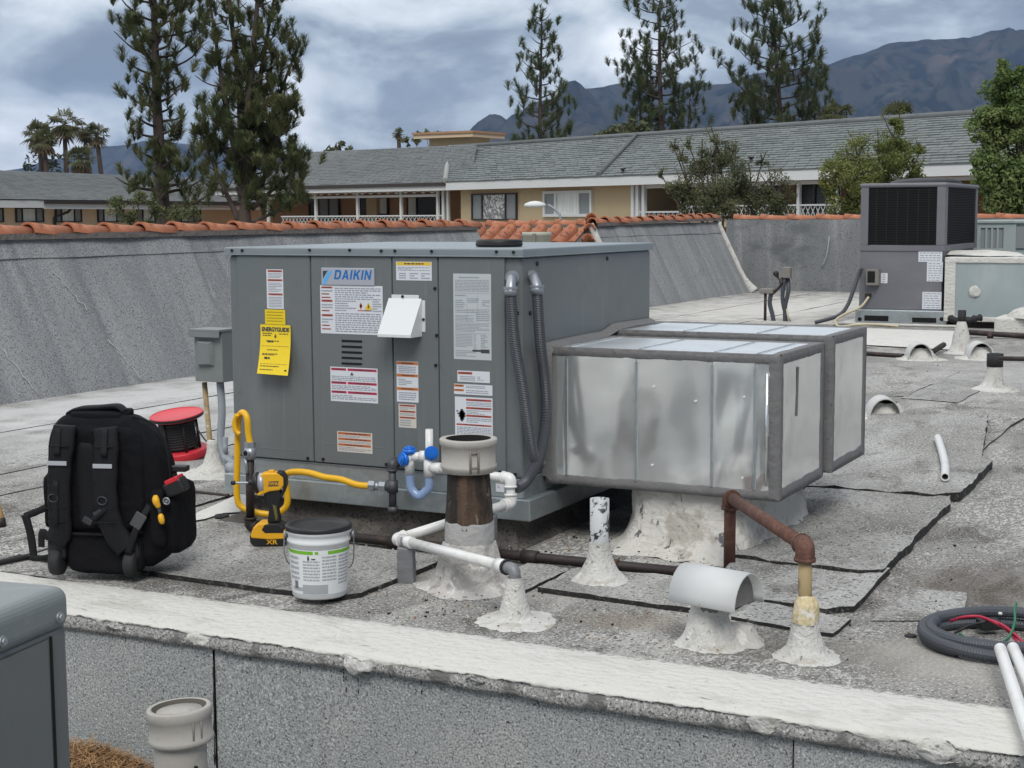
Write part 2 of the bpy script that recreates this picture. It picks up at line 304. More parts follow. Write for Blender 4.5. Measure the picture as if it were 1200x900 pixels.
m_straw = mat('dry_pine_straw', (0.33, 0.19, 0.085), 0.9, mix=[('noise', 30, 3, 0.4, 0.7, (0.20, 0.11, 0.05))])
m_condgreen = mat('pale_green_paint', (0.37, 0.43, 0.42), 0.5, mix=[('noise', 4, 4, 0.5, 0.75, (0.30, 0.35, 0.345))])
m_ductgrey = mat('blue_grey_duct_coating', (0.30, 0.35, 0.36), 0.6, mix=[('noise', (3, 3, 1.2), 5, 0.45, 0.7, (0.36, 0.41, 0.415), 0.5), ('noise', 5, 5, 0.6, 0.75, (0.25, 0.30, 0.315), 0.5)])
m_fin = mat('coil_guard_wires', (0.010, 0.010, 0.011), 0.6)
m_wirer = mat('red_wire', (0.40, 0.012, 0.05), 0.45)
m_wireg = mat('green_wire', (0.02, 0.14, 0.07), 0.45)
m_wood = mat('tan_wood', (0.45, 0.28, 0.11), 0.6)
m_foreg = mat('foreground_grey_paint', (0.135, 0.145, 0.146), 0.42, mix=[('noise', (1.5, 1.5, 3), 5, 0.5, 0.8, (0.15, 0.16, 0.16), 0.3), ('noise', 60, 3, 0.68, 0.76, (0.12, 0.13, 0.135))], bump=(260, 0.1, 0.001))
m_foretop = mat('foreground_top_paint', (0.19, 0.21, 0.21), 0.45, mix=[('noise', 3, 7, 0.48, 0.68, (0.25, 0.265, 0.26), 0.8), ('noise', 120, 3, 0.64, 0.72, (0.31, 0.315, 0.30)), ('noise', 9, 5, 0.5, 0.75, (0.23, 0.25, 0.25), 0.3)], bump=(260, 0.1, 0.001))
m_beigewire = mat('beige_cable', (0.50, 0.44, 0.31), 0.6)

def let_light_through(m, amt):
    t = m.node_tree; ns = t.nodes; b = ns['Principled BSDF']; o = [n for n in ns if n.type == 'OUTPUT_MATERIAL'][0]
    tr = ns.new('ShaderNodeBsdfTranslucent'); mx_ = ns.new('ShaderNodeMixShader'); mx_.inputs[0].default_value = amt
    src = b.inputs['Base Color'].links[0].from_socket
    t.links.new(src, tr.inputs[0]); t.links.new(b.outputs[0], mx_.inputs[1]); t.links.new(tr.outputs[0], mx_.inputs[2]); t.links.new(mx_.outputs[0], o.inputs[0])
for m_ in (m_leaf, m_leaf2, m_olive, m_palm): let_light_through(m_, 0.35)
for m_ in (m_pine, m_pine2): let_light_through(m_, 0.35)

# ------------------------------------------------------------------ mesh builder
class MB:
    def __init__(s): s.bm = bmesh.new(); s.off = Vector((0, 0, 0))
    def _f(s, vs, mi=0, sm=False):
        try:
            f = s.bm.faces.new(vs); f.material_index = mi; f.smooth = sm; return f
        except ValueError: return None
    def v(s, p): return s.bm.verts.new(p)
    def quad(s, a, b, c, d, mi=0, sm=False): return s._f([s.v(a), s.v(b), s.v(c), s.v(d)], mi, sm)
    def poly(s, pts, mi=0): return s._f([s.v(p) for p in pts], mi)
    def box(s, x0, x1, y0, y1, z0, z1, mi=0, m=None):
        ps = [(x0, y0, z0), (x1, y0, z0), (x1, y1, z0), (x0, y1, z0), (x0, y0, z1), (x1, y0, z1), (x1, y1, z1), (x0, y1, z1)]
        vs = [s.v(m @ Vector(p) if m else p) for p in ps]
        for f in ((0, 3, 2, 1), (4, 5, 6, 7), (0, 1, 5, 4), (1, 2, 6, 5), (2, 3, 7, 6), (3, 0, 4, 7)): s._f([vs[i] for i in f], mi)
        return vs
    def tube(s, pts, r, seg=10, mi=0, caps=True, sm=True, rfun=None):
        pts = [Vector(p) for p in pts]; n = len(pts)
        rings = []; prev = None
        for i, p in enumerate(pts):
            a = pts[max(i-1, 0)]; b = pts[min(i+1, n-1)]
            t = (b-a); t = t.normalized() if t.length > 1e-9 else Vector((0, 0, 1))
            if prev is None:
                u = t.orthogonal().normalized()
            else:
                u = prev - t*prev.dot(t)
                u = u.normalized() if u.length > 1e-6 else t.orthogonal().normalized()
            prev = u; v = t.cross(u)
            rr = r[i] if isinstance(r, (list, tuple)) else (rfun(i) if rfun else r)
            rings.append([s.v(p + (u*math.cos(2*PI*k/seg) + v*math.sin(2*PI*k/seg))*rr) for k in range(seg)])
        for i in range(n-1):
            for k in range(seg):
                s._f([rings[i][k], rings[i][(k+1) % seg], rings[i+1][(k+1) % seg], rings[i+1][k]], mi, sm)
        if caps:
            s._f(list(reversed(rings[0])), mi); s._f(rings[-1], mi)
    def lathe(s, prof, c=(0, 0, 0), seg=24, mi=0, sm=True, jit=0.0, jsc=12.0, m=None, ang=(0, 2*PI), sx=1.0, sy=1.0, mis=None):
        c = Vector(c); rings = []; full = abs(ang[1]-ang[0]-2*PI) < 1e-6
        nk = seg if full else seg+1
        for (r, z) in prof:
            ring = []
            for k in range(nk):
                a = ang[0] + (ang[1]-ang[0])*k/seg
                p = Vector((r*math.cos(a)*sx, r*math.sin(a)*sy, z))
                if jit and r > 1e-5:
                    q = noise.noise_vector((p + c)*jsc)*jit
                    p += q
                if m: p = m @ p
                ring.append(s.v(p + c))
            rings.append(ring)
        for i in range(len(prof)-1):
            for k in range(seg):
                s._f([rings[i][k], rings[i][(k+1) % nk], rings[i+1][(k+1) % nk], rings[i+1][k]], mis[i] if mis else mi, sm)
        return rings
    def prism(s, poly, h, m, mi=0, side=None):
        """polygon in the local xy plane of matrix m, thickness h along local z"""
        a = [s.v(m @ Vector((x, y, 0))) for x, y in poly]; b = [s.v(m @ Vector((x, y, h))) for x, y in poly]
        n = len(poly)
        s._f(list(reversed(a)), mi); s._f(b, mi)
        for i in range(n): s._f([a[i], a[(i+1) % n], b[(i+1) % n], b[i]], mi if side is None else side)
    def build(s, name, mats, parent=None, bevel=0.0, bseg=2, world=False, recalc=True, subs=0, mesh_only=False):
        bm = s.bm
        if recalc: bmesh.ops.recalc_face_normals(bm, faces=bm.faces[:])
        if world and parent is not None:
            o = Vector((0, 0, 0)); q = parent
            while q is not None: o += Vector(q.location); q = q.parent
            bmesh.ops.translate(bm, verts=bm.verts[:], vec=-o)
        me = bpy.data.meshes.new(name); bm.to_mesh(me); bm.free()
        for m in (mats if isinstance(mats, (list, tuple)) else [mats]): me.materials.append(m)
        if mesh_only: return me
        ob = bpy.data.objects.new(name, me); COL.objects.link(ob)
        if parent is not None: ob.parent = parent
        if bevel:
            b = ob.modifiers.new('bevel', 'BEVEL'); b.width = bevel; b.segments = bseg; b.limit_method = 'ANGLE'; b.angle_limit = R(40)
            b.harden_normals = False
        if subs:
            b = ob.modifiers.new('sub', 'SUBSURF'); b.levels = subs; b.render_levels = subs
        return ob

def tag(o, label=None, cat=None, group=None, kind=None):
    if label: o['label'] = label
    if cat: o['category'] = cat
    if group: o['group'] = group
    if kind: o['kind'] = kind
    return o
def thing(name, label, cat, loc=(0, 0, 0), rz=0.0, group=None):
    o = bpy.data.objects.new(name, None); COL.objects.link(o)
    o.location = loc; o.rotation_euler = (0, 0, rz); o.empty_display_size = 0.1
    return tag(o, label, cat, group)
def curve(pts, n=8):
    """Catmull-Rom through the points"""
    P = [Vector(p) for p in pts]; out = []
    for i in range(len(P)-1):
        p0 = P[max(i-1, 0)]; p1 = P[i]; p2 = P[i+1]; p3 = P[min(i+2, len(P)-1)]
        for k in range(n):
            t = k/n
            out.append(0.5*((2*p1) + (p2-p0)*t + (2*p0-5*p1+4*p2-p3)*t*t + (3*p1-p0-3*p2+p3)*t**3))
    out.append(P[-1]); return out
def link_mesh(name, me, parent, loc=(0, 0, 0), rot=(0, 0, 0), sc=(1, 1, 1)):
    o = bpy.data.objects.new(name, me); COL.objects.link(o); o.parent = parent
    o.location = loc; o.rotation_euler = rot; o.scale = sc; return o
def text(name, s, size, m, parent, mw, shear=0.0, bold=0.0, ext=0.0003, sx=1.0, space=1.0):
    cu = bpy.data.curves.new(name, 'FONT'); cu.body = s; cu.size = size; cu.shear = shear; cu.offset = bold; cu.extrude = ext
    cu.align_x = 'CENTER'; cu.align_y = 'CENTER'; cu.space_character = space
    t = bpy.data.objects.new(name + '_tmp', cu); COL.objects.link(t)
    dg = bpy.context.evaluated_depsgraph_get()
    me = bpy.data.meshes.new_from_object(t.evaluated_get(dg)); bpy.data.objects.remove(t)
    me.materials.clear(); me.materials.append(m); me.name = name
    me.transform(mw @ Matrix.Diagonal((sx, 1, 1, 1)))
    o = bpy.data.objects.new(name, me); COL.objects.link(o); o.parent = parent
    return o

# ------------------------------------------------------------------ terrain
GZ = -3.3
b = MB()
rings = [0, 30, 80, 200, 600, 1500, 3000, 6000, 9000, 13000]
b.lathe([(0.0, GZ)] + [(q, GZ) for q in rings[1:]], (CAM.x, CAM.y, 0), seg=48)
tag(b.build('ground', m_ground), kind='structure')

def hill_range(name, sky, dist, depth, seedv, rough, smooth):
    """a mountain range: ridge heights along its length, spurs and gullies falling towards us"""
    b = MB(); nx, ny = 250, 46
    x0, x1 = sky[0][0], sky[-1][0]
    grid = []
    for i in range(nx+1):
        px = x0 + (x1-x0)*i/nx
        for k in range(len(sky)-1):
            if sky[k][0] <= px <= sky[k+1][0]: break
        t = (px-sky[k][0])/(sky[k+1][0]-sky[k][0]); t = t*t*(3-2*t)*0.5 + t*0.5
        py = sky[k][1] + (sky[k+1][1]-sky[k][1])*t
        top = D(px, py, dist)
        d2 = Vector((top.x-CAM.x, top.y-CAM.y, 0)).normalized()
        row = []
        for j in range(ny+1):
            s = j/ny
            if s <= 0.8:
                g = s/0.8; back = (1-g)*-depth; h = g**1.35
            else:
                g = (s-0.8)/0.2; back = g*depth*0.4; h = 1-g*0.9
            p = top + d2*back
            q = Vector((p.x, p.y, 0))/smooth
            nz = noise.hetero_terrain(q + Vector((seedv, 0, 0)), 0.9, 2.1, 6, 0.6) if False else noise.fractal(q + Vector((seedv, 0, 0)), 0.9, 2.1, 6)
            rg = 1 - abs(noise.noise(q*1.3 + Vector((seedv, 5, 0))))*2
            amp = min(1, h*2)*min(1, (1.04-h)*2.4 + 0.03)
            z = GZ + (top.z-GZ)*h + (nz*0.6 + rg*0.55 - 0.35)*rough*amp
            row.append(b.v((p.x, p.y, max(z, GZ-40))))
        grid.append(row)
    for i in range(nx):
        for j in range(ny): b._f([grid[i][j], grid[i+1][j], grid[i+1][j+1], grid[i][j+1]], 0, True)
    tag(b.build(name, m_hill), kind='structure')
hill_range('mountains', [(380, 222), (470, 196), (575, 163), (620, 148), (668, 106), (735, 100), (800, 96), (868, 88), (925, 78), (960, 71), (1005, 58), (1060, 50), (1130, 42), (1200, 33), (1300, 22), (1420, 40), (1600, 70), (1760, 130), (1900, 190), (2050, 232)], 4600, 2300, 3.3, 260, 420)
hill_range('mountains', [(-330, 220), (-180, 206), (-60, 208), (5, 197), (60, 182), (110, 172), (170, 166), (205, 166), (260, 178), (310, 172), (350, 182), (400, 204), (470, 222), (560, 232)], 6000, 2000, 9.1, 170, 600)

# air between here and the mountains
b = MB()
vb = b.box(-8200, 5200, -1200, 7600, GZ-1.0, 760)
hz = b.build('haze', [], None)
mh = bpy.data.materials.new('haze_air'); mh.use_nodes = True
t = mh.node_tree; t.nodes.clear()
o_ = t.nodes.new('ShaderNodeOutputMaterial'); pv = t.nodes.new('ShaderNodeVolumePrincipled')
pv.inputs['Color'].default_value = (0.30, 0.45, 0.76, 1); pv.inputs['Density'].default_value = 0.000075
pv.inputs['Anisotropy'].default_value = 0.0
t.links.new(pv.outputs[0], o_.inputs['Volume'])
hz.data.materials.append(mh); tag(hz, kind='stuff')

# ------------------------------------------------------------------ far buildings
class Front:
    """the front plane of a far building: x along it, y back into it, z up; origin on the sight line through (px, py)"""
    def __init__(s, px, py, dist, lean):
        p = D(px, py, dist)
        s.o = Vector((p.x, p.y, 0))
        a = PI/2 + YAW + lean            # heading of the front towards its far left end
        s.d = -Vector((math.cos(a), math.sin(a), 0))   # local +x, to the right
        s.n = Vector((-s.d.y, s.d.x, 0))               # into the building
        s.rz = math.atan2(s.d.y, s.d.x)
    def at(s, px, py, off=0.0):
        d = ray(px, py); o = s.o + s.n*off
        t = (o-CAM).dot(s.n)/d.dot(s.n); p = CAM + d*t
        return (p-s.o).dot(s.d), p.z
def window(fr, parent, px0, py0, px1, py1, splits, kinds, framemat, fw=0.07, off=0.0):
    """frame and panes; splits = fractions, kinds = pane materials"""
    x0, z1 = fr.at(px0, py0, off); x1, z0 = fr.at(px1, py1, off)
    z1 = (z1 + fr.at(px1, py0, off)[1])/2; z0 = (z0 + fr.at(px0, py1, off)[1])/2
    b = MB(); y0, y1 = off-0.05, off+0.06
    b.box(x0, x1, y0, y1, z1-fw, z1); b.box(x0, x1, y0, y1, z0, z0+fw)
    xs = [0] + list(splits) + [1]
    for q in xs:
        c = x0 + (x1-x0)*q; lo = c-fw/2 if 0 < q < 1 else (c if q == 0 else c-fw)
        b.box(lo, lo+fw, y0+.002, y1-.002, z0+fw, z1-fw)
    f = b.build('window', framemat, parent)
    for k in range(len(xs)-1):
        a0 = x0+(x1-x0)*xs[k]+fw/2; a1 = x0+(x1-x0)*xs[k+1]-fw/2
        b = MB(); b.box(a0, a1, off+0.0, off+0.03, z0+fw, z1-fw); b.build('pane', kinds[k], f)
    return f
def shingle_roof(parent, p00, p10, p11, p01, nrow, tab, m, name='shingles', seed=1, thk=.016):
    """courses of shingle tabs, each a thin wedge, on the slope p00(eave left) p10(eave right) p11(ridge right) p01(ridge left)"""
    rnd = random.Random(seed)
    p00, p10, p11, p01 = map(Vector, (p00, p10, p11, p01))
    nrm = (p10-p00).cross(p01-p00).normalized()
    if nrm.z < 0: nrm = -nrm
    b = MB()
    b.quad(p00-nrm*.03, p10-nrm*.03, p11-nrm*.03, p01-nrm*.03)
    for r in range(nrow):
        v0 = r/nrow; v1 = (r+1)/nrow
        A0 = p00.lerp(p01, v0); A1 = p10.lerp(p11, v0); B0 = p00.lerp(p01, v1); B1 = p10.lerp(p11, v1)
        n = max(1, int((A1-A0).length/tab)); off = rnd.random()
        for k in range(-1, n+1):
            u0 = min(max((k+off)/n, 0), 1); u1 = min(max((k+off+0.955)/n, 0), 1)
            if u1-u0 < 0.002: continue
            h = nrm*(thk*(.65 + rnd.random()*.9)); l = nrm*0.002
            dz = (p00-p01).normalized()*rnd.choice((0, 0, .02))
            a, bb, c, d = A0.lerp(A1, u0)+h+dz, A0.lerp(A1, u1)+h+dz, B0.lerp(B1, u1)+l, B0.lerp(B1, u0)+l
            a2, b2 = a-h*1.3, bb-h*1.3
            va, vb_, vc, vd, ve, vf = [b.v(q) for q in (a, bb, c, d, a2, b2)]
            b._f([va, vb_, vc, vd]); b._f([ve, vf, vb_, va]); b._f([ve, va, vd]); b._f([vb_, vf, vc])
    o = b.build(name, m, parent, recalc=False); o['kind'] = 'stuff'; return o

# right wing of the apartments: runs left to right, nearer on the right
FA = Front(660, 240, 50, R(38.5))
apt = thing('apartment_building', 'tan stuccoed apartments with a long grey shingle roof, behind the tiled parapet', 'building', FA.o, FA.rz)
def fa(px, py, off=0): return FA.at(px, py, off)
xl, xr = fa(540, 240)[0], fa(1215, 240)[0]
eave = (fa(560, 215.5)[1] + fa(780, 207)[1] + fa(1000, 196)[1] + fa(1130, 193)[1])/4
OV = 0.38
ze = FA.at(780, 204, -OV)[1]; ze = (ze + FA.at(1000, 194, -OV)[1] + FA.at(570, 213, -OV)[1])/3
zr = (FA.at(660, 163, 4.6)[1] + FA.at(900, 150, 4.6)[1] + FA.at(1140, 137, 4.6)[1])/3
b = MB()
wx = fa(748, 240)[0]
b.box(xl, wx, 0, 8.5, GZ, ze-0.05); b.build('wall', m_cream, apt)
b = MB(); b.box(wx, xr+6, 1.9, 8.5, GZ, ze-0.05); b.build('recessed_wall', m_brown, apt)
b = MB(); b.box(wx, xr+6, -0.05, 1.9, fa(760, 258)[1]-0.2, fa(760, 258)[1]); b.build('balcony_floor', m_cream, apt)
b = MB(); b.box(xl-.3, xr+6, -OV-.06, -OV, ze-0.30, ze-0.01); b.build('fascia', m_trim, apt)
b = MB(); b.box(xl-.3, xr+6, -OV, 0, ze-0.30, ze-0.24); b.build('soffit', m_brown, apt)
xrl = fa(527, 170, 4.6)[0]
shingle_roof(apt, (xl-0.3, -OV-.08, ze), (xr+6, -OV-.08, ze), (xr+6, 4.6, zr), (xrl, 4.6, zr), 19, 0.40, m_shingle, seed=3, thk=.026)
b = MB(); b.poly([(xl, 9.7, ze), (xr+6, 9.7, ze), (xr+6, 4.62, zr-.01), (xrl, 4.62, zr-.01)]); b.build('rear_roof', m_shingle, apt)
b = MB(); b.tube([(xrl, 4.6, zr+.03), (xr+6, 4.6, zr+.03)], 0.11, 6); b.build('roof_ridge', m_shingle2, apt)
b = MB(); b.tube([(xl-.3, -OV-.08, ze+.05), (xrl, 4.6, zr+.05)], 0.10, 6); b.build('valley_flashing', mat('pale_flashing', (0.30, 0.31, 0.30), 0.7), apt)
h0, h1 = fa(703, 206, -OV)[0], fa(746, 158, 4.6)[0]
b = MB(); b.tube([(h0, -OV-.08, ze+.06), (h1, 4.6, zr+.06)], 0.085, 6); b.build('hip_ridge', m_shingle2, apt)
window(FA, apt, 553, 226.5, 606, 258, (.24, .76), (m_blind, m_swirl, m_blind), m_gutter, .05, -.03)
window(FA, apt, 637, 223.5, 694, 254, (.26, .73), (m_blind, m_curtain, m_blind), m_trim, .09, -.03)
b = MB()
for px in (744.5, 750, 757):
    x, _ = fa(px, 240); b.box(x-.06, x+.06, -.14, -.02, GZ+3.0, ze-.3)
b.build('downpipe', m_trim, apt)
def lattice(parent, fr, px0, px1, pyb, pyt, off, n, name='balcony_railing'):
    x0, zb = fr.at(px0, pyb, off); x1, _ = fr.at(px1, pyb, off); _, zt = fr.at(px0, pyt, off)
    b = MB(); r = .013
    b.box(x0, x1, off-.03, off+.03, zt, zt+.05); b.box(x0, x1, off-.03, off+.03, zb-.05, zb)
    st = (x1-x0)/n
    for k in range(n):
        xa = x0+st*k
        b.tube([(xa, off, zb), (xa+st, off, zt)], r, 4, caps=False, sm=False); b.tube([(xa+st, off+.02, zb), (xa, off+.02, zt)], r, 4, caps=False, sm=False)
    b.build(name, m_trim, parent)
lattice(apt, FA, 750, 800, 262, 249.5, -.05, 9)
lattice(apt, FA, 800, 985, 256, 243, -.05, 34)
for (a, c) in ((757, 230), (801, 226), (846, 224), (892, 221), (938, 219), (984, 216)):
    x, _ = fa(a, c); b = MB(); b.box(x-.05, x+.05, -.10, 0, GZ+3, ze-.3); b.build('balcony_post', m_trim, apt)
b = MB(); x0, z_ = fa(757, 219); b.box(x0, xr+6, -.08, -.02, z_-.05, z_+.05); b.build('balcony_beam', m_trim, apt)
window(FA, apt, 938, 212, 972, 250, (.5,), (m_glass, m_glass), m_blind, .06, 1.85)
window(FA, apt, 880, 216, 915, 252, (.5,), (m_blind, m_glass), m_trim, .06, 1.85)
window(FA, apt, 820, 219, 846, 252, (.5,), (m_glass, m_curtain), m_trim, .06, 1.85)

for (px, py, off) in ((730, 203, -.2), (880, 190, .4), (600, 196, 1.8), (1045, 170, 2.2)):     # small roof vents
    x, z = fa(px, py, off); b = MB(); b.tube([(x, off, z-.15), (x, off, z+.12)], .05, 8); b.tube([(x, off, z+.12), (x, off, z+.16)], .09, 8); b.build('roof_vent', m_gutter, apt)
b = MB(); b.poly([(xr+5.9, 0, ze-.06), (xr+5.9, 8.5, ze-.06), (xr+5.9, 4.6, zr-.1)]); b.box(xr+5.7, xr+5.85, 0, 1.9, GZ, ze-.06); b.build('gable_end', m_brown, apt)
# left wing with the long balcony
c0 = FA.o + FA.d*xl
FB = Front(540, 217, (c0-CAM).dot(FW), R(50))
fb = lambda px, py, off=0: FB.at(px, py, off)
wing = thing('apartment_building', 'apartment wing with white balcony railing and hanging scallops, behind the multi-stemmed pine', 'building', FB.o, FB.rz)
bxl = fb(268, 240)[0]
zeB = (FB.at(430, 217, -OV)[1] + FB.at(520, 214.5, -OV)[1])/2; zrB = (FB.at(430, 174.5, 4.6)[1] + FB.at(515, 171.5, 4.6)[1])/2
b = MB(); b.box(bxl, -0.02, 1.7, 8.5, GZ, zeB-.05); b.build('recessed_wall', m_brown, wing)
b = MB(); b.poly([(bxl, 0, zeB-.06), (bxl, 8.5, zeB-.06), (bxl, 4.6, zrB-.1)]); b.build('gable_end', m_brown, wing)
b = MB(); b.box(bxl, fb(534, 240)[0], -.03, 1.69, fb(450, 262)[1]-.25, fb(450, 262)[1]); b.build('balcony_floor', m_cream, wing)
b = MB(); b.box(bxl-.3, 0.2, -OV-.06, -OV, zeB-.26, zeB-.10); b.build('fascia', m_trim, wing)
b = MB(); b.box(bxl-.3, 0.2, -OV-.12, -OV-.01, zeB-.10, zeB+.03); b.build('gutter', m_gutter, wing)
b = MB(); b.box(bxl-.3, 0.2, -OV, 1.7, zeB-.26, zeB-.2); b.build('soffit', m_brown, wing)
shingle_roof(wing, (bxl-.3, -OV-.08, zeB), (0.9, -OV-.08, zeB-.01), (fb(524, 171, 4.6)[0]+1.6, 4.6, zrB-.01), (bxl-.3, 4.6, zrB), 24, .30, m_shingle2, seed=5, thk=.012)
b = MB(); b.poly([(bxl-.3, 9.7, zeB), (0.2, 9.7, zeB), (fb(524, 171, 4.6)[0], 4.62, zrB-.01), (bxl-.3, 4.62, zrB-.01)]); b.build('rear_roof', m_shingle2, wing)
zb_, zt_ = fb(450, 228)[1], 0
b = MB(); b.box(bxl, fb(514, 230)[0], -.07, -.02, fb(450, 230)[1]-.05, fb(450, 230)[1]+.04)
b.build('balcony_beam', m_trim, wing)
for px in (315, 371, 420, 471, 514, 520.5, 526):
    x, _ = fb(px, 240); b = MB(); b.box(x-.05, x+.05, -.08, .02, fb(450, 262)[1], zeB-.2); b.build('balcony_post', m_trim, wing)
xa, xb = bxl, fb(513, 230)[0]
b = MB(); n = 26; st = (xb-xa)/n
for k in range(n):
    x = xa+st*k; zt_ = zeB-.27; zbm = fb(450, 228)[1]
    b.tube(curve([(x, -.05, zt_), (x+st*.25, -.05, zbm+.08), (x+st*.5, -.05, zbm+.02), (x+st*.75, -.05, zbm+.08), (x+st, -.05, zt_)], 3), .022, 4, caps=False)
    b.box(x+st*.42, x+st*.58, -.07, -.03, (zt_+zbm)/2-.03, (zt_+zbm)/2+.07)
b.build('scalloped_frieze', m_trim, wing)
lattice(wing, FB, 330, 521, 262, 254.5, -.02, 44)
window(FB, wing, 362, 232, 398, 258, (.33, .66), (m_glass, m_blind, m_blind), m_gutter, .05, 1.62)
window(FB, wing, 421, 231, 455, 252, (.42,), (m_glass, m_curtain), m_gutter, .05, 1.62)
window(FB, wing, 477, 230, 516, 255, (.3,), (m_curtain, m_glass), m_gutter, .05, 1.62)
b = MB(); x0 = fb(398, 240)[0]; b.box(x0, fb(410, 240)[0], 1.45, 1.69, fb(450, 262)[1], fb(450, 231)[1]); b.build('entrance_panel', m_cream, wing)
b = MB(); x0 = fb(527, 240)[0]; b.box(x0, fb(539, 240)[0], .9, 1.0, fb(450, 262)[1], fb(530, 232)[1]); b.build('side_shutter', m_curtain, wing)

# rooftop penthouse of a block beyond
FP = Front(540, 165, 66, R(58))
pent = thing('rooftop_penthouse', 'small beige flat-roofed penthouse rising beyond the grey shingle roof', 'penthouse', FP.o, FP.rz)
x0, z0 = FP.at(503, 172); x1, z1 = FP.at(550, 161)
b = MB(); b.box(x0, x1, 0, 1.6, GZ, z1); b.build('wall', m_cream, pent)
b = MB(); b.box(x0-.5, x1+.5, -.5, 2.1, z1, z1+.16); b.build('roof_slab', m_cream2, pent)
b = MB(); b.box(x0-.55, x1+.55, -.55, 2.15, z1+.165, z1+.26); b.build('roof_coping', m_brown, pent)

# low building on the far left
FC = Front(60, 250, 55, R(158.4))
fc = lambda px, py, off=0: FC.at(px, py, off)
house = thing('apartment_building', 'peach stuccoed building with shuttered windows at the left, below the palms', 'building', FC.o, FC.rz)
cxl, cxr = fc(-60, 250)[0], fc(330, 250)[0]
zeC = FC.at(60, 235, -.5)[1]; zrC = (FC.at(0, 200.5, 5)[1] + FC.at(120, 203.5, 5)[1])/2
b = MB(); b.box(cxl, cxr, 0, 9, GZ, zeC-.05); b.build('wall', m_cream2, house)
for q_ in (cxl+.05, cxr-.05):
    b = MB(); b.poly([(q_, 0, zeC-.055), (q_, 9, zeC-.055), (q_, 5, zrC-.1)]); b.build('gable_end', m_cream2, house)
xm = fc(50, 236, -.5)[0]
b = MB(); b.box(cxl, xm, -.56, -.5, zeC-.26, zeC); b.build('fascia', m_trim, house)
b = MB(); b.box(xm, cxr, -.54, -.5, zeC-.30, zeC-.12); b.build('fascia', m_trim, house)
b = MB(); b.box(xm, cxr, -.62, -.5, zeC-.12, zeC+.02); b.build('gutter', m_gutter, house)
b = MB(); b.box(cxl, cxr, -.5, 0, zeC-.26, zeC-.2); b.build('soffit', m_cream2, house)
shingle_roof(house, (cxl, -.58, zeC+.03), (cxr, -.58, zeC+.03), (cxr, 5, zrC), (cxl, 5, zrC), 26, .34, m_shingle2, seed=8, thk=.010)
b = MB(); b.poly([(cxl, 10, zeC), (cxr, 10, zeC), (cxr, 5.02, zrC-.01), (cxl, 5.02, zrC-.01)]); b.build('rear_roof', m_shingle2, house)
for (a, c) in ((-20, 4), (18, 51), (64.5, 95.5), (114, 145), (160, 190), (205, 235)):
    window(FC, house, a, 243.5, c, 260.5, (.22, .72), (m_blind, m_curtain, m_blind), m_gutter, .04, -.03)
b = MB(); xd = fc(62, 250)[0]
b.tube([(fc(72, 238)[0], -.5, zeC-.2), (fc(72, 240)[0], -.3, zeC-.4), (xd, -.08, zeC-.6), (xd, -.08, GZ+1)], .05, 6); b.build('downpipe', m_gutter, house)

# ------------------------------------------------------------------ trees
def needles(b, c, rad, n, rnd, ln=.42, wd=.035, up=.55):
    for _ in range(n):
        d = Vector((rnd.gauss(0, 1), rnd.gauss(0, 1), rnd.gauss(up, .9))).normalized()
        s = c + d*rad*rnd.random()*.35
        side = d.cross(Vector((rnd.gauss(0, 1), rnd.gauss(0, 1), rnd.gauss(0, 1)))).normalized()*wd
        l = ln*(.6+.5*rnd.random())
        tip = s + d*l + Vector((0, 0, -.05*l))
        b._f([b.v(s-side*.6), b.v(s+side*.6), b.v(tip+side*.5), b.v(tip-side*.5)])
def tuft(b, c, ln, n, rnd, nl, wd):
    ax = Vector((rnd.gauss(0, .28), rnd.gauss(0, .28), 1)).normalized(); u0 = ax.orthogonal().normalized()
    for _ in range(n):
        t = rnd.random(); a = rnd.random()*6.283
        rad = Matrix.Rotation(a, 3, ax) @ u0
        d = (ax*rnd.uniform(.35, 1.1) + rad*rnd.uniform(.6, 1.0)).normalized()
        s = c + ax*ln*(t-.35); side = d.cross(ax).normalized()*wd; l = nl*(.7+.5*rnd.random())*(1.15-.45*t)
        tip = s+d*l
        b._f([b.v(s-side), b.v(s+side), b.v(tip+side*.45), b.v(tip-side*.45)])
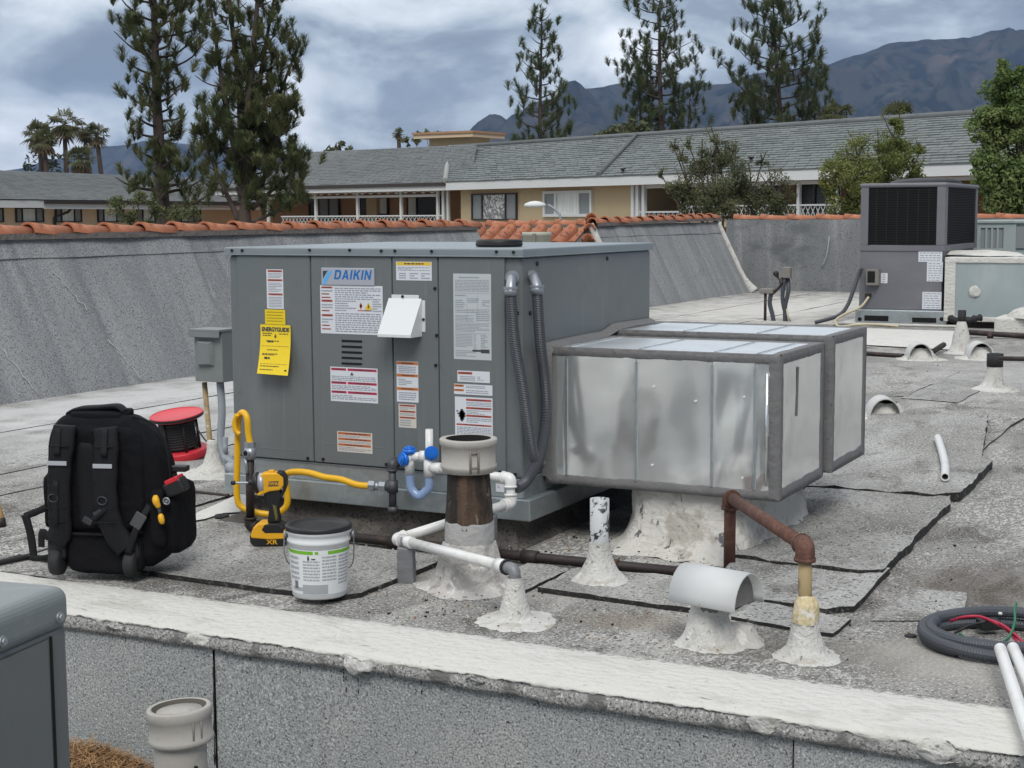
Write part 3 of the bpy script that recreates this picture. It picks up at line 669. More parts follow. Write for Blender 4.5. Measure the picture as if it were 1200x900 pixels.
def stem_pine(bt, bc, base, top, r0, nbr, width, rnd, h0=.15, sc=1.0, wfun=None, nn=26, flat=False, cl=.5):
    base, top = Vector(base), Vector(top)
    H = (top-base).length
    pts = []
    ph = rnd.random()*6
    for i in range(15):
        t = i/14
        pts.append(base.lerp(top, t) + Vector((math.sin(t*5+ph), math.cos(t*4+ph*2), 0))*0.012*H*min(1, t*3)*(1-t*.5))
    bt.tube(pts, [r0*(1-.85*i/14) for i in range(15)], 8)
    for k in range(nbr):
        t = h0 + (1-h0)*((k+rnd.random()*.8)/nbr)
        q = t*14; i = min(int(q), 13); p = pts[i].lerp(pts[i+1], q-i)
        wv = (wfun(t) if wfun else (1-t)**.7)*width*(.65+.5*rnd.random())
        a = k*2.4 + rnd.random()*.9
        d = Vector((math.cos(a), math.sin(a), 0))
        rise = wv*(.10+.28*rnd.random()+.35*t)
        bp = [p, p+d*wv*.35+Vector((0, 0, rise*.12)), p+d*wv*.7+Vector((0, 0, rise*.45)), p+d*wv+Vector((0, 0, rise))]
        bp = [bp[0]] + [x + Vector((rnd.gauss(0, .05), rnd.gauss(0, .05), rnd.gauss(0, .04)))*wv*.5 for x in bp[1:]]
        cv = curve(bp, 3)
        rb = r0*.26*(1-.6*t)+.008*sc
        bt.tube(cv, [max(rb*(1-.8*j/len(cv)), .008*sc) for j in range(len(cv))], 5, caps=False)
        nc = max(2, int(wv/(.215*sc)))
        for j in range(nc):
            f = .25 + .75*(j+1)/nc
            qq = f*(len(cv)-1); ii = min(int(qq), len(cv)-2); c = cv[ii].lerp(cv[ii+1], qq-ii)
            c = c + Vector((rnd.gauss(0, .17), rnd.gauss(0, .17), rnd.gauss(.06, .14)))*sc
            q_ = .75+.5*rnd.random(); tuft(bc, c, .36*sc*q_, int(nn*1.6), rnd, cl*.84*sc*q_, .0115*sc)
    tuft(bc, top, .6*sc, nn, rnd, cl*.7*sc, .016*sc)
def pine(px, pytop, dist, label, width, nbr, seed, r0=.2, h0=.15, sc=1.0, wfun=None, stems=None, m=None, nn=26, pybase=262, cl=.5):
    rnd = random.Random(seed)
    p = D(px, 250, dist); base = Vector((p.x, p.y, GZ))
    t = thing('pine_tree', label, 'tree', base)
    bt, bc = MB(), MB()
    if stems is None:
        tp = D(px, pytop, dist); stem_pine(bt, bc, (0, 0, 0), Vector((tp.x-base.x, tp.y-base.y, tp.z-GZ)), r0, nbr, width, rnd, h0, sc, wfun, nn, cl=cl)
    else:
        for (sx0, sy0, sx1, sy1, rr, nb, wd, hh, dd) in stems:
            a = D(sx0, sy0, dist) - base; c = D(sx1, sy1, dist+dd) - base
            stem_pine(bt, bc, a, c, rr, nb, wd, rnd, hh, sc, wfun, nn, cl=cl)
    bt.build('trunk', m_bark, t)
    o = bc.build('crown', m or m_pine, t, recalc=False); o['kind'] = 'stuff'
    return t
wt = lambda t: min(1.0, (t*2.2+.35))*(1.15-t)**.55
pine(180, -90, 45, 'tall open pine with one straight trunk, left of the multi-stemmed pine', 2.1, 78, 11, r0=.26, h0=.34, stems=[(194, 330, 177, -95, .24, 72, 1.55, .20, 0)], wfun=lambda t: .85+.35*math.sin(t*9+1), nn=64, cl=.30)
pine(288, -60, 43, 'broad pine with many upright stems, left of the apartment balcony', 1.5, 60, 12, stems=[
    (290, 330, 286, 205, .36, 5, 1.1, .75, 0), (287, 205, 262, -60, .15, 30, 1.2, .05, .3), (289, 215, 305, -70, .16, 30, 1.15, .08, -.4),
    (286, 235, 240, -30, .12, 28, 1.25, .1, -.3), (290, 215, 350, 50, .11, 26, 1.15, .12, .4), (291, 185, 325, -30, .12, 26, 1.1, .1, .8),
    (280, 260, 232, 150, .09, 16, .9, .2, .3), (295, 245, 355, 190, .08, 18, .95, .25, -.3), (296, 262, 352, 232, .07, 10, .8, .3, -.6), (300, 235, 340, 120, .09, 22, .8, .15, -.5)], nn=64, cl=.30)
cone = lambda t: (1.08-t)**.75*min(1, t*4+.2)
pine(634, 18, 88, 'conical pine standing alone beyond the middle of the shingle roof', 3.1, 70, 13, r0=.26, h0=.10, sc=1.5, wfun=lambda t: (1.05-t)**.62*1.0, m=m_pine2, nn=48, cl=.29)
pine(774, -22, 92, 'slim tall pine right of the conical pine, a short side stem on its left', 2.3, 70, 14, stems=[(775, 255, 775, -22, .26, 56, 2.2, .22, 0), (757, 255, 748, 75, .18, 34, 1.5, .3, 1.0), (800, 240, 810, 108, .1, 18, 1.2, .35, -1)],
     sc=1.5, wfun=lambda t: .55+.6*abs(math.sin(t*7.5+.4)), m=m_pine2, nn=48, cl=.29)
pine(914, -5, 90, 'rounded pine with rising limbs in front of the mountain, right of the slim pine', 3.4, 66, 15, r0=.28, h0=.16, sc=1.6, wfun=lambda t: (.40+.75*math.sin(min(1, (1.02-t)*1.45)*PI*.62)), m=m_pine2, nn=48, cl=.29,
     stems=[(914, 262, 908, -6, .28, 46, 3.1, .36, 0), (918, 200, 962, 92, .13, 14, 1.1, .4, 1), (910, 205, 875, 118, .12, 12, 1.0, .4, -1)])

def leaves(b, c, rad, n, rnd, size, flat=.5):
    for _ in range(n):
        d = Vector((rnd.gauss(0, 1), rnd.gauss(0, 1), rnd.gauss(0, 1))).normalized()
        p = c + Vector((d.x, d.y, d.z*.85))*rad*(rnd.random()**.4)
        nrm = (d*.6 + Vector((rnd.gauss(0, .6), rnd.gauss(0, .6), rnd.gauss(.5, .6)))).normalized()
        u = nrm.orthogonal().normalized(); u = (Matrix.Rotation(rnd.random()*6.28, 3, nrm) @ u)*size*(.7+.6*rnd.random()); v = nrm.cross(u)*.55
        b._f([b.v(p-u), b.v(p-v*.8), b.v(p+u), b.v(p+v*.8)])
def leafy(name, label, blobs, dist, m, size, nl, seed, cat='tree', trunkpx=None, group=None, r0=.14, twigs=0):
    """blobs: (px, py, radius in px, depth offset)"""
    rnd = random.Random(seed)
    tx = trunkpx if trunkpx else sum(q[0] for q in blobs)/len(blobs)
    p = D(tx, 250, dist); base = Vector((p.x, p.y, GZ)); s = dist/F
    t = thing(name, label, cat, base, group=group)
    bt, bc = MB(), MB()
    zmin = min(D(q[0], q[1], dist).z for q in blobs)
    fork = Vector((0, 0, max(1.0, (zmin-GZ)*.75)))
    bt.tube(curve([(0, 0, 0), (0.05, 0, fork.z*.5), tuple(fork)], 4), [r0, r0*.95, r0*.9, r0*.88, r0*.85, r0*.82, r0*.8, r0*.78, r0*.75], 7)
    for (px, py, rp, off) in blobs:
        c = D(px, py, dist+off) - base; rad = rp*s*1.18
        mid = fork.lerp(c, .5) + Vector((rnd.gauss(0, .1), rnd.gauss(0, .1), -.1))
        bt.tube(curve([fork, mid, c], 4), [r0*.28*(1-.09*i) for i in range(9)], 5, caps=False)
        k = max(5, int(nl*(rp/20)**2))
        sub = max(5, int(rp/2.2))
        for _ in range(sub):
            d = Vector((rnd.gauss(0, 1), rnd.gauss(0, 1), rnd.gauss(0, 1))).normalized()*rad*(rnd.random()**.5)*.85
            bt.tube([c, c+d], [r0*.14, r0*.05], 4, caps=False)
            leaves(bc, c+d, rad*.46*(.7+.6*rnd.random()), max(4, k//sub), rnd, size)
        for _ in range(twigs):
            d = Vector((rnd.gauss(0, .5), rnd.gauss(0, .5), 1)).normalized()*rad*1.6
            bt.tube([c, c+d], [.02, .008], 4, caps=False); leaves(bc, c+d*.9, .16, 30, rnd, size*.8)
    bt.build('trunk', m_bark, t); o = bc.build('crown', m, t, recalc=False); o['kind'] = 'stuff'
    return t
leafy('olive_tree', 'grey-green bushy tree in front of the apartments, left of the brighter green tree', [(800, 222, 16, 0), (822, 200, 22, .6), (845, 185, 22, .5), (830, 228, 24, -.4), (860, 215, 26, 0), (882, 232, 22, .3), (905, 225, 20, .2), (798, 185, 7, 0), (790, 173, 5, 0), (808, 172, 6, 0), (840, 168, 7, 0), (893, 190, 6, 0), (915, 238, 17, 0), (848, 243, 20, -.5), (800, 242, 12, 0), (775, 205, 5, 0)], 34, m_olive, .032, 1700, 21, trunkpx=845, twigs=2)
leafy('green_tree', 'bright green bushy tree directly left of the air conditioner with the black coil guard', [(985, 205, 22, 0), (1005, 185, 22, .4), (1030, 195, 24, 0), (1050, 170, 22, .3), (1062, 195, 20, 0), (1010, 222, 26, -.3), (985, 235, 20, 0), (1040, 225, 24, 0), (1050, 150, 13, 0), (1072, 205, 12, 0), (1078, 178, 9, .1), (968, 215, 9, 0), (1000, 245, 14, 0)], 33, m_leaf2, .034, 1900, 22, trunkpx=1020, twigs=1)
leafy('green_tree', 'dense green broadleaf tree at the right, rising above the small louvred condenser', [(1180, 95, 22, 0), (1170, 120, 24, .3), (1195, 130, 28, 0), (1165, 150, 22, 0), (1190, 165, 30, .3), (1160, 180, 20, 0), (1185, 205, 30, 0), (1160, 215, 20, 0), (1205, 220, 30, 0), (1172, 235, 22, 0), (1215, 110, 30, 0), (1225, 180, 40, .5), (1150, 165, 10, 0), (1152, 215, 11, 0), (1175, 78, 9, 0), (1200, 240, 22, 0), (1195, 80, 8, 0), (1146, 195, 8, 0)], 31, m_leaf, .052, 1150, 23, trunkpx=1198)
leafy('shrub', 'olive green treetops just showing over the roof ridge, left of the slim pine', [(708, 158, 10, 0), (722, 152, 10, 0), (738, 150, 11, 0), (752, 155, 10, 0), (695, 160, 6, 0)], 75, m_olive, .2, 240, 24)
leafy('shrub', 'small treetops showing over the roof ridge at the left, beside the penthouse', [(488, 163, 8, 0), (500, 160, 6, 0), (478, 164, 6, 0), (512, 158, 5, 0)], 75, m_olive, .2, 200, 25)
leafy('shrub', 'pale treetop peeping over the wing roof, just right of the multi-stemmed pine', [(398, 172, 8, 0), (385, 176, 6, 0), (410, 175, 6, 0)], 75, m_olive, .2, 200, 26)
leafy('shrub', 'dark loose tree behind the shorter palms at the far left', [(45, 185, 14, 0), (65, 190, 14, 1), (80, 182, 10, 0), (38, 200, 9, 0), (60, 198, 10, 0)], 118, mat('dark_foliage', (0.03, 0.042, 0.03), .9), .25, 110, 27)
leafy('shrub', 'low dark shrub at the foot of the single-trunk pine', [(140, 243, 16, 0), (160, 235, 14, 0), (180, 248, 16, 0), (205, 245, 14, 0), (150, 255, 14, 0), (225, 250, 14, 0)], 43, m_pine, .05, 700, 28)

def palm(px, pytop, dist, label, scale, seed, nf=26, skirt=14, pxb=None):
    rnd = random.Random(seed)
    tp = D(px, pytop, dist); bp = D(pxb if pxb else px, 250, dist)
    base = Vector((bp.x, bp.y, GZ)); top = tp-base
    t = thing('palm_tree', label, 'tree', base)
    b = MB(); cv = curve([(0, 0, 0), top*.5+Vector((.2, 0, 0)), top], 6); b.tube(cv, [.28-.012*i for i in range(len(cv))], 7); b.build('trunk', m_bark, t)
    bc, bd = MB(), MB()
    def frond(bb, a, el, ln, droop, fan):
        d = Vector((math.cos(a)*math.cos(el), math.sin(a)*math.cos(el), math.sin(el)))
        st = top + d*ln*.45
        bb.tube([top, top+d*ln*.25, st], .03, 3, caps=False)
        u = d.cross(Vector((0, 0, 1))).normalized(); v = u.cross(d)
        for k in range(fan):
            ang = (k/(fan-1)-.5)*2.9
            dd = (d*math.cos(ang) + u*math.sin(ang)).normalized()
            tipp = st + dd*ln*.62 + Vector((0, 0, -droop*ln*(.35+.3*abs(ang)))) + v*.1
            sd_ = dd.cross(v).normalized()*.05*scale
            mid = st+dd*ln*.35 + Vector((0, 0, -droop*ln*.05))
            bb._f([bb.v(st), bb.v(mid+sd_), bb.v(tipp), bb.v(mid-sd_)])
    for k in range(nf):
        frond(bc, k*2.4+rnd.random()*.5, rnd.uniform(-.55, 1.35), scale*rnd.uniform(.85, 1.15), .45, 9)
    for k in range(skirt):
        frond(bd, k*2.4+rnd.random()*.5, rnd.uniform(-1.35, -.6), scale*rnd.uniform(.8, 1.05), .5, 7)
    o = bc.build('crown', m_palm, t, recalc=False); o['kind'] = 'stuff'
    o = bd.build('dead_fronds', m_dead, t, recalc=False); o['kind'] = 'stuff'
palm(46, 158, 105, 'bushy fan palm, leftmost of the tall palms', 1.25, 31, 34, 18)
palm(52, 165, 103, 'shorter fan palm half hidden beside the leftmost tall palm', 1.1, 36, 26, 20)
palm(75, 146, 105, 'tallest fan palm with a slim bare trunk, second from left', 1.35, 32)
palm(98, 152, 108, 'leaning fan palm between the tallest palm and the single-trunk pine', 1.0, 33, 22, 10, pxb=112)
palm(113, 158, 108, 'leaning fan palm partly behind the single-trunk pine', 1.05, 34, 22, 10, pxb=124)
palm(94, 186, 100, 'short fan palm with brown hanging fronds, lowest of the palms', 1.15, 35, 26, 20)
palm(467, 157, 110, 'tiny distant fan palm left of the penthouse', .55, 37, 18, 6)
palm(981, 134, 78, 'palm top over the shingle roof, right of the rounded pine', 1.0, 38, 22, 5)
palm(1052, 138, 78, 'spiky palm top over the roof behind the bright green tree', 1.1, 39, 22, 4)

# street lamp beyond the parapet
lp = D(657, 262, 38); lo = Vector((lp.x, lp.y, GZ))
lamp = thing('street_lamp', 'street lamp with a curved arm and pale oval head in front of the apartment window', 'street lamp', lo)
hd = D(627, 241, 38)-lo; st_ = D(642, 240, 38)-lo; e1 = D(653, 248, 38)-lo; e2 = D(657, 262, 38)-lo
b = MB(); b.tube(curve([(0, 0, 0), e2*.6, e2, e1, st_], 6), .035, 8); b.build('pole', m_conduit, lamp)
b = MB(); mm = Matrix.Rotation(math.atan2((st_-hd).y, (st_-hd).x), 4, 'Z')
b.lathe([(0, .12), (.10, .10), (.19, .05), (.21, 0), (.18, -.035), (0, -.06)], hd, 18, sx=1.35, sy=.7, m=mm); b.build('lamp_head', m_trim, lamp)
# ------------------------------------------------------------------ our roof
YB, XS, YW = -1.06, -4.97, 18.5
b = MB()
nx, ny = 60, 70
g = [[b.v((XS-.02+(12-XS)*i/nx, YB+(YW+.2-YB)*j/ny, 0)) for j in range(ny+1)] for i in range(nx+1)]
for i in range(nx):
    for j in range(ny): b._f([g[i][j], g[i+1][j], g[i+1][j+1], g[i][j+1]])
roof = tag(b.build('roof', m_roof), kind='structure')
def strip(x0, x1, y0, y1, seed, t=0.0055, n=60):
    """one run of roll roofing lapped over the next, its right edge showing"""
    b = MB(); rows = []
    for j in range(n+1):
        y = y0+(y1-y0)*j/n
        e1_ = noise.noise(Vector((x1*3, y*1.7, seed)))*.02 + noise.noise(Vector((x1, y*9, seed)))*.006
        h = max(.0012, t*(.75+1.5*noise.noise(Vector((x1*2, y*1.3, seed+4)))))
        rows.append([b.v((x0, y, .0008)), b.v(((x0+x1)/2, y, .0010)), b.v((x1+e1_, y, h)), b.v((x1+e1_+.003, y, .0006))])
    for j in range(n):
        for k in range(3): b._f([rows[j][k], rows[j][k+1], rows[j+1][k+1], rows[j+1][k]], 1 if k == 2 else 0)
    return b.build('roofing_strip', [m_roof, m_asphalt], roof)
strip(XS, -4.0, -1.04, 18.4, 1); strip(-4.0, -2.95, -1.04, 18.4, 2); strip(-2.95, -2.53, -1.04, 2.5, 3, .007)
strip(-2.52, -1.6, -1.04, 3.5, 5, .007); strip(-2.94, -1.9, 2.6, 18.4, 6); strip(-1.89, -.9, 2.7, 10.9, 8)
strip(.25, 1.085, 2.6, 10.8, 9, .009); strip(1.10, 2.1, 4.9, 12, 10); strip(.0, .24, 5.2, 7.0, 11)

def sheet(label, poly, t, seed, z0=0.0, name='roofing_sheet', amp=1.0):
    """a loose cut of roll roofing lying on the roof, black asphalt at its cut edges"""
    b = MB(); pts = []
    n = len(poly)
    for i in range(n):
        p, q = Vector((*poly[i], 0)), Vector((*poly[(i+1) % n], 0)); L_ = (q-p).length; k = max(2, int(L_/.045))
        nr = Vector(((q-p).y, -(q-p).x, 0)).normalized()
        for j in range(k):
            a = p.lerp(q, j/k)
            pts.append(a + nr*(noise.noise(Vector((a.x*6, a.y*6, seed)))*.012 + noise.noise(Vector((a.x*25, a.y*25, seed)))*.003))
    top = [b.v((p.x, p.y, z0+t*(1+amp*(.22*noise.noise(Vector((p.x*4, p.y*4, seed+9)))+.32*noise.noise(Vector((p.x*13, p.y*13, seed+9))))))) for p in pts]
    bot = [b.v((p.x, p.y, z0+.001)) for p in pts]
    b._f(top, 0)
    for i in range(len(pts)): b._f([bot[i], bot[(i+1) % len(pts)], top[(i+1) % len(pts)], top[i]], 1)
    bmesh.ops.triangulate(b.bm, faces=[f for f in b.bm.faces if len(f.verts) > 4])
    return tag(b.build(name, [m_mat, m_asphalt]), label, 'roofing sheet', 'cut roofing sheets')
sheet('large roofing sheet under the bucket and the backpack', [(-1.55, -.9), (-.215, -.912), (-.158, -.83), (-.15, -.27), (-1.2, -.24), (-1.55, -.3)], .0172, 1, amp=.3)
sheet('long roofing sheet with a dark front edge, left of the metal hood vent', [(.315, -.53), (.95, -.565), (.97, -.2), (.31, -.215)], .017, 2)
sheet('small torn roofing sheet between the hood vent and the rusty pipe mound', [(.98, -.58), (1.21, -.62), (1.295, -.63), (1.31, -.45), (1.0, -.36)], .012, 3)
sheet('roofing sheet under the upright of the rusty pipe, its front corner clipped', [(.80, -.36), (1.22, -.40), (1.29, -.33), (1.275, .20), (.76, .20)], .020, 4, .0)
sheet('roofing sheet at the right end of the ducts, in front of the white plastic offcut', [(.74, .13), (1.20, .085), (1.265, .13), (1.235, 1.40), (1.20, 1.62), (.60, 1.62)], .032, 5, .0)
sheet('roofing sheet carrying the white plastic offcut', [(.50, 1.53), (1.15, 1.52), (1.24, 1.62), (1.225, 2.50), (1.15, 2.66), (.92, 4.2), (.3, 4.2)], .040, 6)

sheet('narrow roofing sheet between the flue flashing and the vent with flaking paint', [(.17, -.62), (.285, -.56), (.30, -.22), (.12, -.215)], .012, 7)
sheet('thin roofing patch beside the loose conduit coil, below the brown stain', [(1.36, -.42), (1.60, -.30), (1.55, .05), (1.38, .02)], .004, 8)
sheet('thin roofing patch left of the nearest white flared cone vent', [(.22, 5.1), (.60, 5.0), (.62, 6.3), (.25, 6.4)], .006, 9)
# front parapet wall: granulated face, lapped edge, white coated top
LZ = -0.42
fwall = thing('parapet_wall', 'low granulated wall with a brushed white coated top across the foreground', 'wall', (0, -1.3, LZ))
def lapz(x): return -.050 + .016*noise.noise(Vector((x*1.6, 0, 3))) + .007*noise.noise(Vector((x*7, 0, 5)))
sheets = [(-7, -1.95), (-1.945, -.335), (-.33, 1.40), (1.405, 7.5)]
for i, (a, c) in enumerate(sheets):
    b = MB(); n = max(8, int((c-a)/.08)); gr = []
    for k in range(n+1):
        x = a+(c-a)*k/n; gr.append([b.v((x, -1.352-.006*(.5+.5*noise.noise(Vector((x*2, z*3, i))))-(.004 if i % 2 else 0), z)) for z in [LZ+(-.02-LZ)*j/10 for j in range(11)]])
    for k in range(n):
        for j in range(10): b._f([gr[k][j], gr[k+1][j], gr[k+1][j+1], gr[k][j+1]], 0, True)
    b.build('wall_sheet', m_wallf, fwall, world=True)
b = MB(); b.box(-7, 7.5, -1.34, -1.05, LZ, -.03); b.build('wall_core', m_asphalt, fwall, world=True)
for sx in (-1.948, -.333, 1.402):   # tarred seams between the wall sheets
    b = MB(); pts = [Vector((sx+.006*noise.noise(Vector((0, z*9, sx))), -1.3625, z)) for z in [LZ+.02+(LZ*-1-.10)*j/14 for j in range(15)]]
    b.tube(pts, .002, 5, rfun=lambda i: .0016+.0022*max(0, math.sin(i*1.7+sx))); b.build('tarred_seam', m_asphalt, fwall, world=True)
b = MB(); n = 260; rows = []
for k in range(n+1):
    x = -7+14.5*k/n; zb = lapz(x); bl = .5+.5*noise.noise(Vector((x*5, 1, 2)))
    rows.append([b.v((x, -1.345, .002)), b.v((x, -1.368-.006*bl, -.006)), b.v((x, -1.374-.007*bl, zb+.012)), b.v((x, -1.371, zb)), b.v((x, -1.354, zb-.001))])
for k in range(n):
    for j in range(4): b._f([rows[k][j], rows[k+1][j], rows[k+1][j+1], rows[k][j+1]], 1 if j == 3 else 0, j < 3)
b.build('lapped_edge', [m_lap, m_asphalt], fwall, world=True)
b = MB(); n = 1500; rows = []
for k in range(n+1):
    x = -7+14.5*k/n
    bk = YB + .035*noise.noise(Vector((x*1.1, 7, 0))) + .014*noise.noise(Vector((x*9, 3, 0)))
    fr = noise.noise(Vector((x*2.2, 2, 8)))*.014 + noise.noise(Vector((x*14, 5, 8)))*.009 + noise.noise(Vector((x*38, 5, 8)))*.006 + noise.noise(Vector((x*85, 5, 8)))*.006
    rr = []
    for j in range(9):
        t = j/8; y = bk + (-1.352-bk)*t
        z = .012*math.sin(min(t*3, 1)*PI/2) - .008*t*t + .004*noise.noise(Vector((x*3, y*14, 1))) + .0022*noise.noise(Vector((x*6, y*45, 6)))
        if j == 0: z = .0015
        rr.append(b.v((x, y, z)))
    rr.append(b.v((x, -1.370, -.001))); rr.append(b.v((x, -1.3765, -.006+fr*.5))); rr.append(b.v((x, -1.372, -.009+fr*1.2)))
    rows.append(rr)
for k in range(n):
    for j in range(11): b._f([rows[k][j], rows[k+1][j], rows[k+1][j+1], rows[k][j+1]], 0, True)
b.build('white_coating', m_capcoat, fwall, world=True)
for (x, s_) in ((-.37, .9), (.175, 1.15), (1.335, 1.0), (1.75, 1.2), (-.68, .7), (.55, .6)):   # lumps of mastic on the edge
    b = MB(); bmesh.ops.create_icosphere(b.bm, subdivisions=3, radius=.026*s_)
    for v in b.bm.verts:
        v.co = Vector((v.co.x*1.7, v.co.y*.42, v.co.z*.8)) + noise.noise_vector(v.co*34+Vector((x*9, 0, 0)))*.016 + noise.noise_vector(v.co*90+Vector((x*9, 0, 0)))*.006 + Vector((x, -1.374, -.022))
    for f in b.bm.faces: f.smooth = True
    b.build('mastic_lump', m_lap if s_ < .8 else m_whitecone, fwall, world=True)

for (px, y0_, y1_) in ((405, 772, 812), (419, 774, 815), (493, 780, 815), (522, 786, 798), (402, 774, 800), (428, 776, 790)):   # tar runs below the lapped edge
    b = MB(); p0_, p1_ = PY(px, y0_, -1.361), PY(px+1, y1_, -1.361)
    for k in range(6):
        if k in (2, 4) and px % 2: continue
        a = p0_.lerp(p1_, k/6); c = p0_.lerp(p1_, (k+.75)/6); b.tube([a, c], .0016, 5)
    tag(b.build('tar_run', m_asphalt, fwall, world=True), kind='stuff')
b = MB(); b.quad((-9, -1.33, LZ), (9, -1.33, LZ), (9, -9, LZ), (-9, -9, LZ)); tag(b.build('lower_roof', mat('lower_roof_granules', (0.22, 0.225, 0.22), .95, mix=[('noise', 90, 2, .5, .64, (.05, .05, .05)), ('noise', 130, 2, .56, .68, (.46, .46, .45))], bump=(110, .6, .006), spec=.15)), kind='structure')
# pine straw on the lower roof
rnd = random.Random(5); b = MB()
for k in range(1500):
    c = G(rnd.gauss(112, 30), 884+abs(rnd.gauss(0, 14)), LZ)
    a = rnd.random()*PI; ln = rnd.uniform(.03, .09); dz = rnd.uniform(-.25, .35); z = LZ+.003+rnd.random()**2*.05*max(0, 1-abs(c.x+.77)*3)
    d = Vector((math.cos(a), math.sin(a), dz))*ln/2; s_ = Vector((-math.sin(a), math.cos(a), 0))*.0013
    c = Vector((c.x, min(c.y, -1.43), max(z, LZ+.003+abs(d.z))))
    b._f([b.v(c-d-s_), b.v(c-d+s_), b.v(c+d+s_), b.v(c+d-s_)])
tag(b.build('pine_needles', m_straw, recalc=False), kind='stuff')

# ------------------------------------------------------------------ perimeter mansard (seen from behind), with a tiled cap
XT, ZT = -5.52, 1.085
def mansard(label, y0, y1, seed, cut0=0.0, cut1=0.0):
    """sloped grey back of a mansard from (XS, 0) up to (XT, ZT); cut = how far the top is shortened"""
    t = thing('sloped_parapet', label, 'parapet', (XS, (y0+y1)/2, 0))
    b = MB(); n = max(6, int((y1-y0)/.25)); m_ = 8; gr = []
    for k in range(n+1):
        row = []
        for j in range(m_+1):
            s_ = j/m_; a0 = y0+cut0*s_; a1 = y1-cut1*s_; y = a0+(a1-a0)*k/n
            row.append(b.v((XS+(XT-XS)*s_ + .012*noise.noise(Vector((y*1.5, s_*2, seed))), y, ZT*s_ + (.004 if j else -.002))))
        gr.append(row)
    for k in range(n):
        for j in range(m_): b._f([gr[k][j], gr[k+1][j], gr[k+1][j+1], gr[k][j+1]], 0, True)
    b.build('granulated_slope', m_slope, t, world=True)
    b = MB(); c0, c1 = y0+cut0, y1-cut1
    b.poly([(XT-.01, c0, ZT-.01), (XT-.01, c1, ZT-.01), (XT-.25, c1, ZT-.25), (XT-.25, c0, ZT-.25)]); b.box(XT-.27, XT-.25, c0, c1, GZ, ZT-.25); b.build('outer_face', m_mortar, t, world=True)
    b = MB()
    for (ya, yb_) in ((y0+.01, c0+.01), (y1-.01, c1-.01)): b.poly([(XS-.02, ya, .0), (XT-.005, yb_, ZT-.01), (XT-.25, yb_, ZT-.26), (XT-.25, ya, -.2), (XS-.02, ya, -.2)])
    b.build('end_board', m_mortar, t, world=True)
    # lapped band near the top, with lifted tabs
    b = MB(); n = max(8, int((c1-c0)/.12)); rows = []
    for k in range(n+1):
        y = c0+(c1-c0)*k/n; s1 = .845+.012*noise.noise(Vector((y*1.2, seed, 0))); dx = .008
        rows.append([b.v((XS+(XT-XS)*s1+dx, y, ZT*s1+.008)), b.v((XT+dx*.7, y, ZT+.006))])
    for k in range(n): b._f([rows[k][0], rows[k+1][0], rows[k+1][1], rows[k][1]])
    b.build('top_lap', m_slope, t, world=True)
    return t
# terracotta ridge tiles
def tile_mesh(ln, r, seed):
    b = MB(); seg = 10; rr = []
    for i, (yy, rad) in enumerate(((0, r*1.06), (ln*.5, r*1.0), (ln*1.12, r*.9))):
        rr.append([b.v((rad*math.cos(PI*k/seg), yy, rad*math.sin(PI*k/seg)*.95 + (.012 if i == 0 else -.006*i) + .003*noise.noise(Vector((k, i, seed))))) for k in range(seg+1)])
    ri = [[b.v((v.co.x*.84, v.co.y, v.co.z*.84-.004)) for v in ring] for ring in (rr[0], rr[2])]
    for i in range(2):
        for k in range(seg): b._f([rr[i][k], rr[i][k+1], rr[i+1][k+1], rr[i+1][k]], 0, True)
    for k in range(seg):
        b._f([rr[0][k+1], rr[0][k], ri[0][k], ri[0][k+1]], 0); b._f([rr[2][k], rr[2][k+1], ri[1][k+1], ri[1][k]], 0); b._f([ri[0][k], ri[1][k], ri[1][k+1], ri[0][k+1]], 0, True)
    return b.build('ridge_tile', m_tile, mesh_only=True, recalc=True)
TILES = [tile_mesh(.40, .074, s_) for s_ in range(4)]
def ridge(parent, p0, p1, step=.40, seed=0, zb=0.0):
    rnd = random.Random(seed); p0, p1 = Vector(p0), Vector(p1); d = p1-p0; n = max(1, int(round(d.length/step))); st = d.length/n
    rz = math.atan2(d.y, d.x)-PI/2; o = Vector(parent.location)
    b = MB(); dn = d.normalized(); q = dn.cross(Vector((0, 0, 1)))*.075
    k = max(2, int(d.length/.1)); rows = []
    for i in range(k+1):
        p = p0+d*i/k; w_ = 1+.25*noise.noise(Vector((p.x*3, p.y*3, seed)))
        rows.append([b.v(p-q*w_+Vector((0, 0, -.03))), b.v(p-q*w_+Vector((0, 0, .012))), b.v(p+q*w_+Vector((0, 0, .012))), b.v(p+q*w_+Vector((0, 0, -.03)))])
    for i in range(k):
        for j in range(3): b._f([rows[i][j], rows[i+1][j], rows[i+1][j+1], rows[i][j+1]])
    b.build('mortar_bed', m_mortar, parent, world=True)
    for i in range(n):
        p = p0 + d*(i/n) - o
        link_mesh('ridge_tile', TILES[rnd.randrange(4)], parent, p + Vector((rnd.uniform(-.008, .008), 0, .005+rnd.uniform(-.004, .006))), (0, rnd.uniform(-.05, .05), rz + rnd.uniform(-.02, .02)), (1, st/.40, 1))
MA = mansard('long sloped grey parapet with a terracotta ridge at the left, behind the backpack', -1.6, 9.9, 1, cut1=-.0)
ridge(MA, (XT-.02, -1.5, ZT), (XT-.02, 9.95, ZT), seed=2)
MBk = mansard('sloped grey parapet right of the open tile slope, behind the main unit', 13.0, 17.9, 2)
ridge(MBk, (XT-.02, 13.1, ZT+.01), (XT-.02, 17.95, ZT+.06), seed=3)
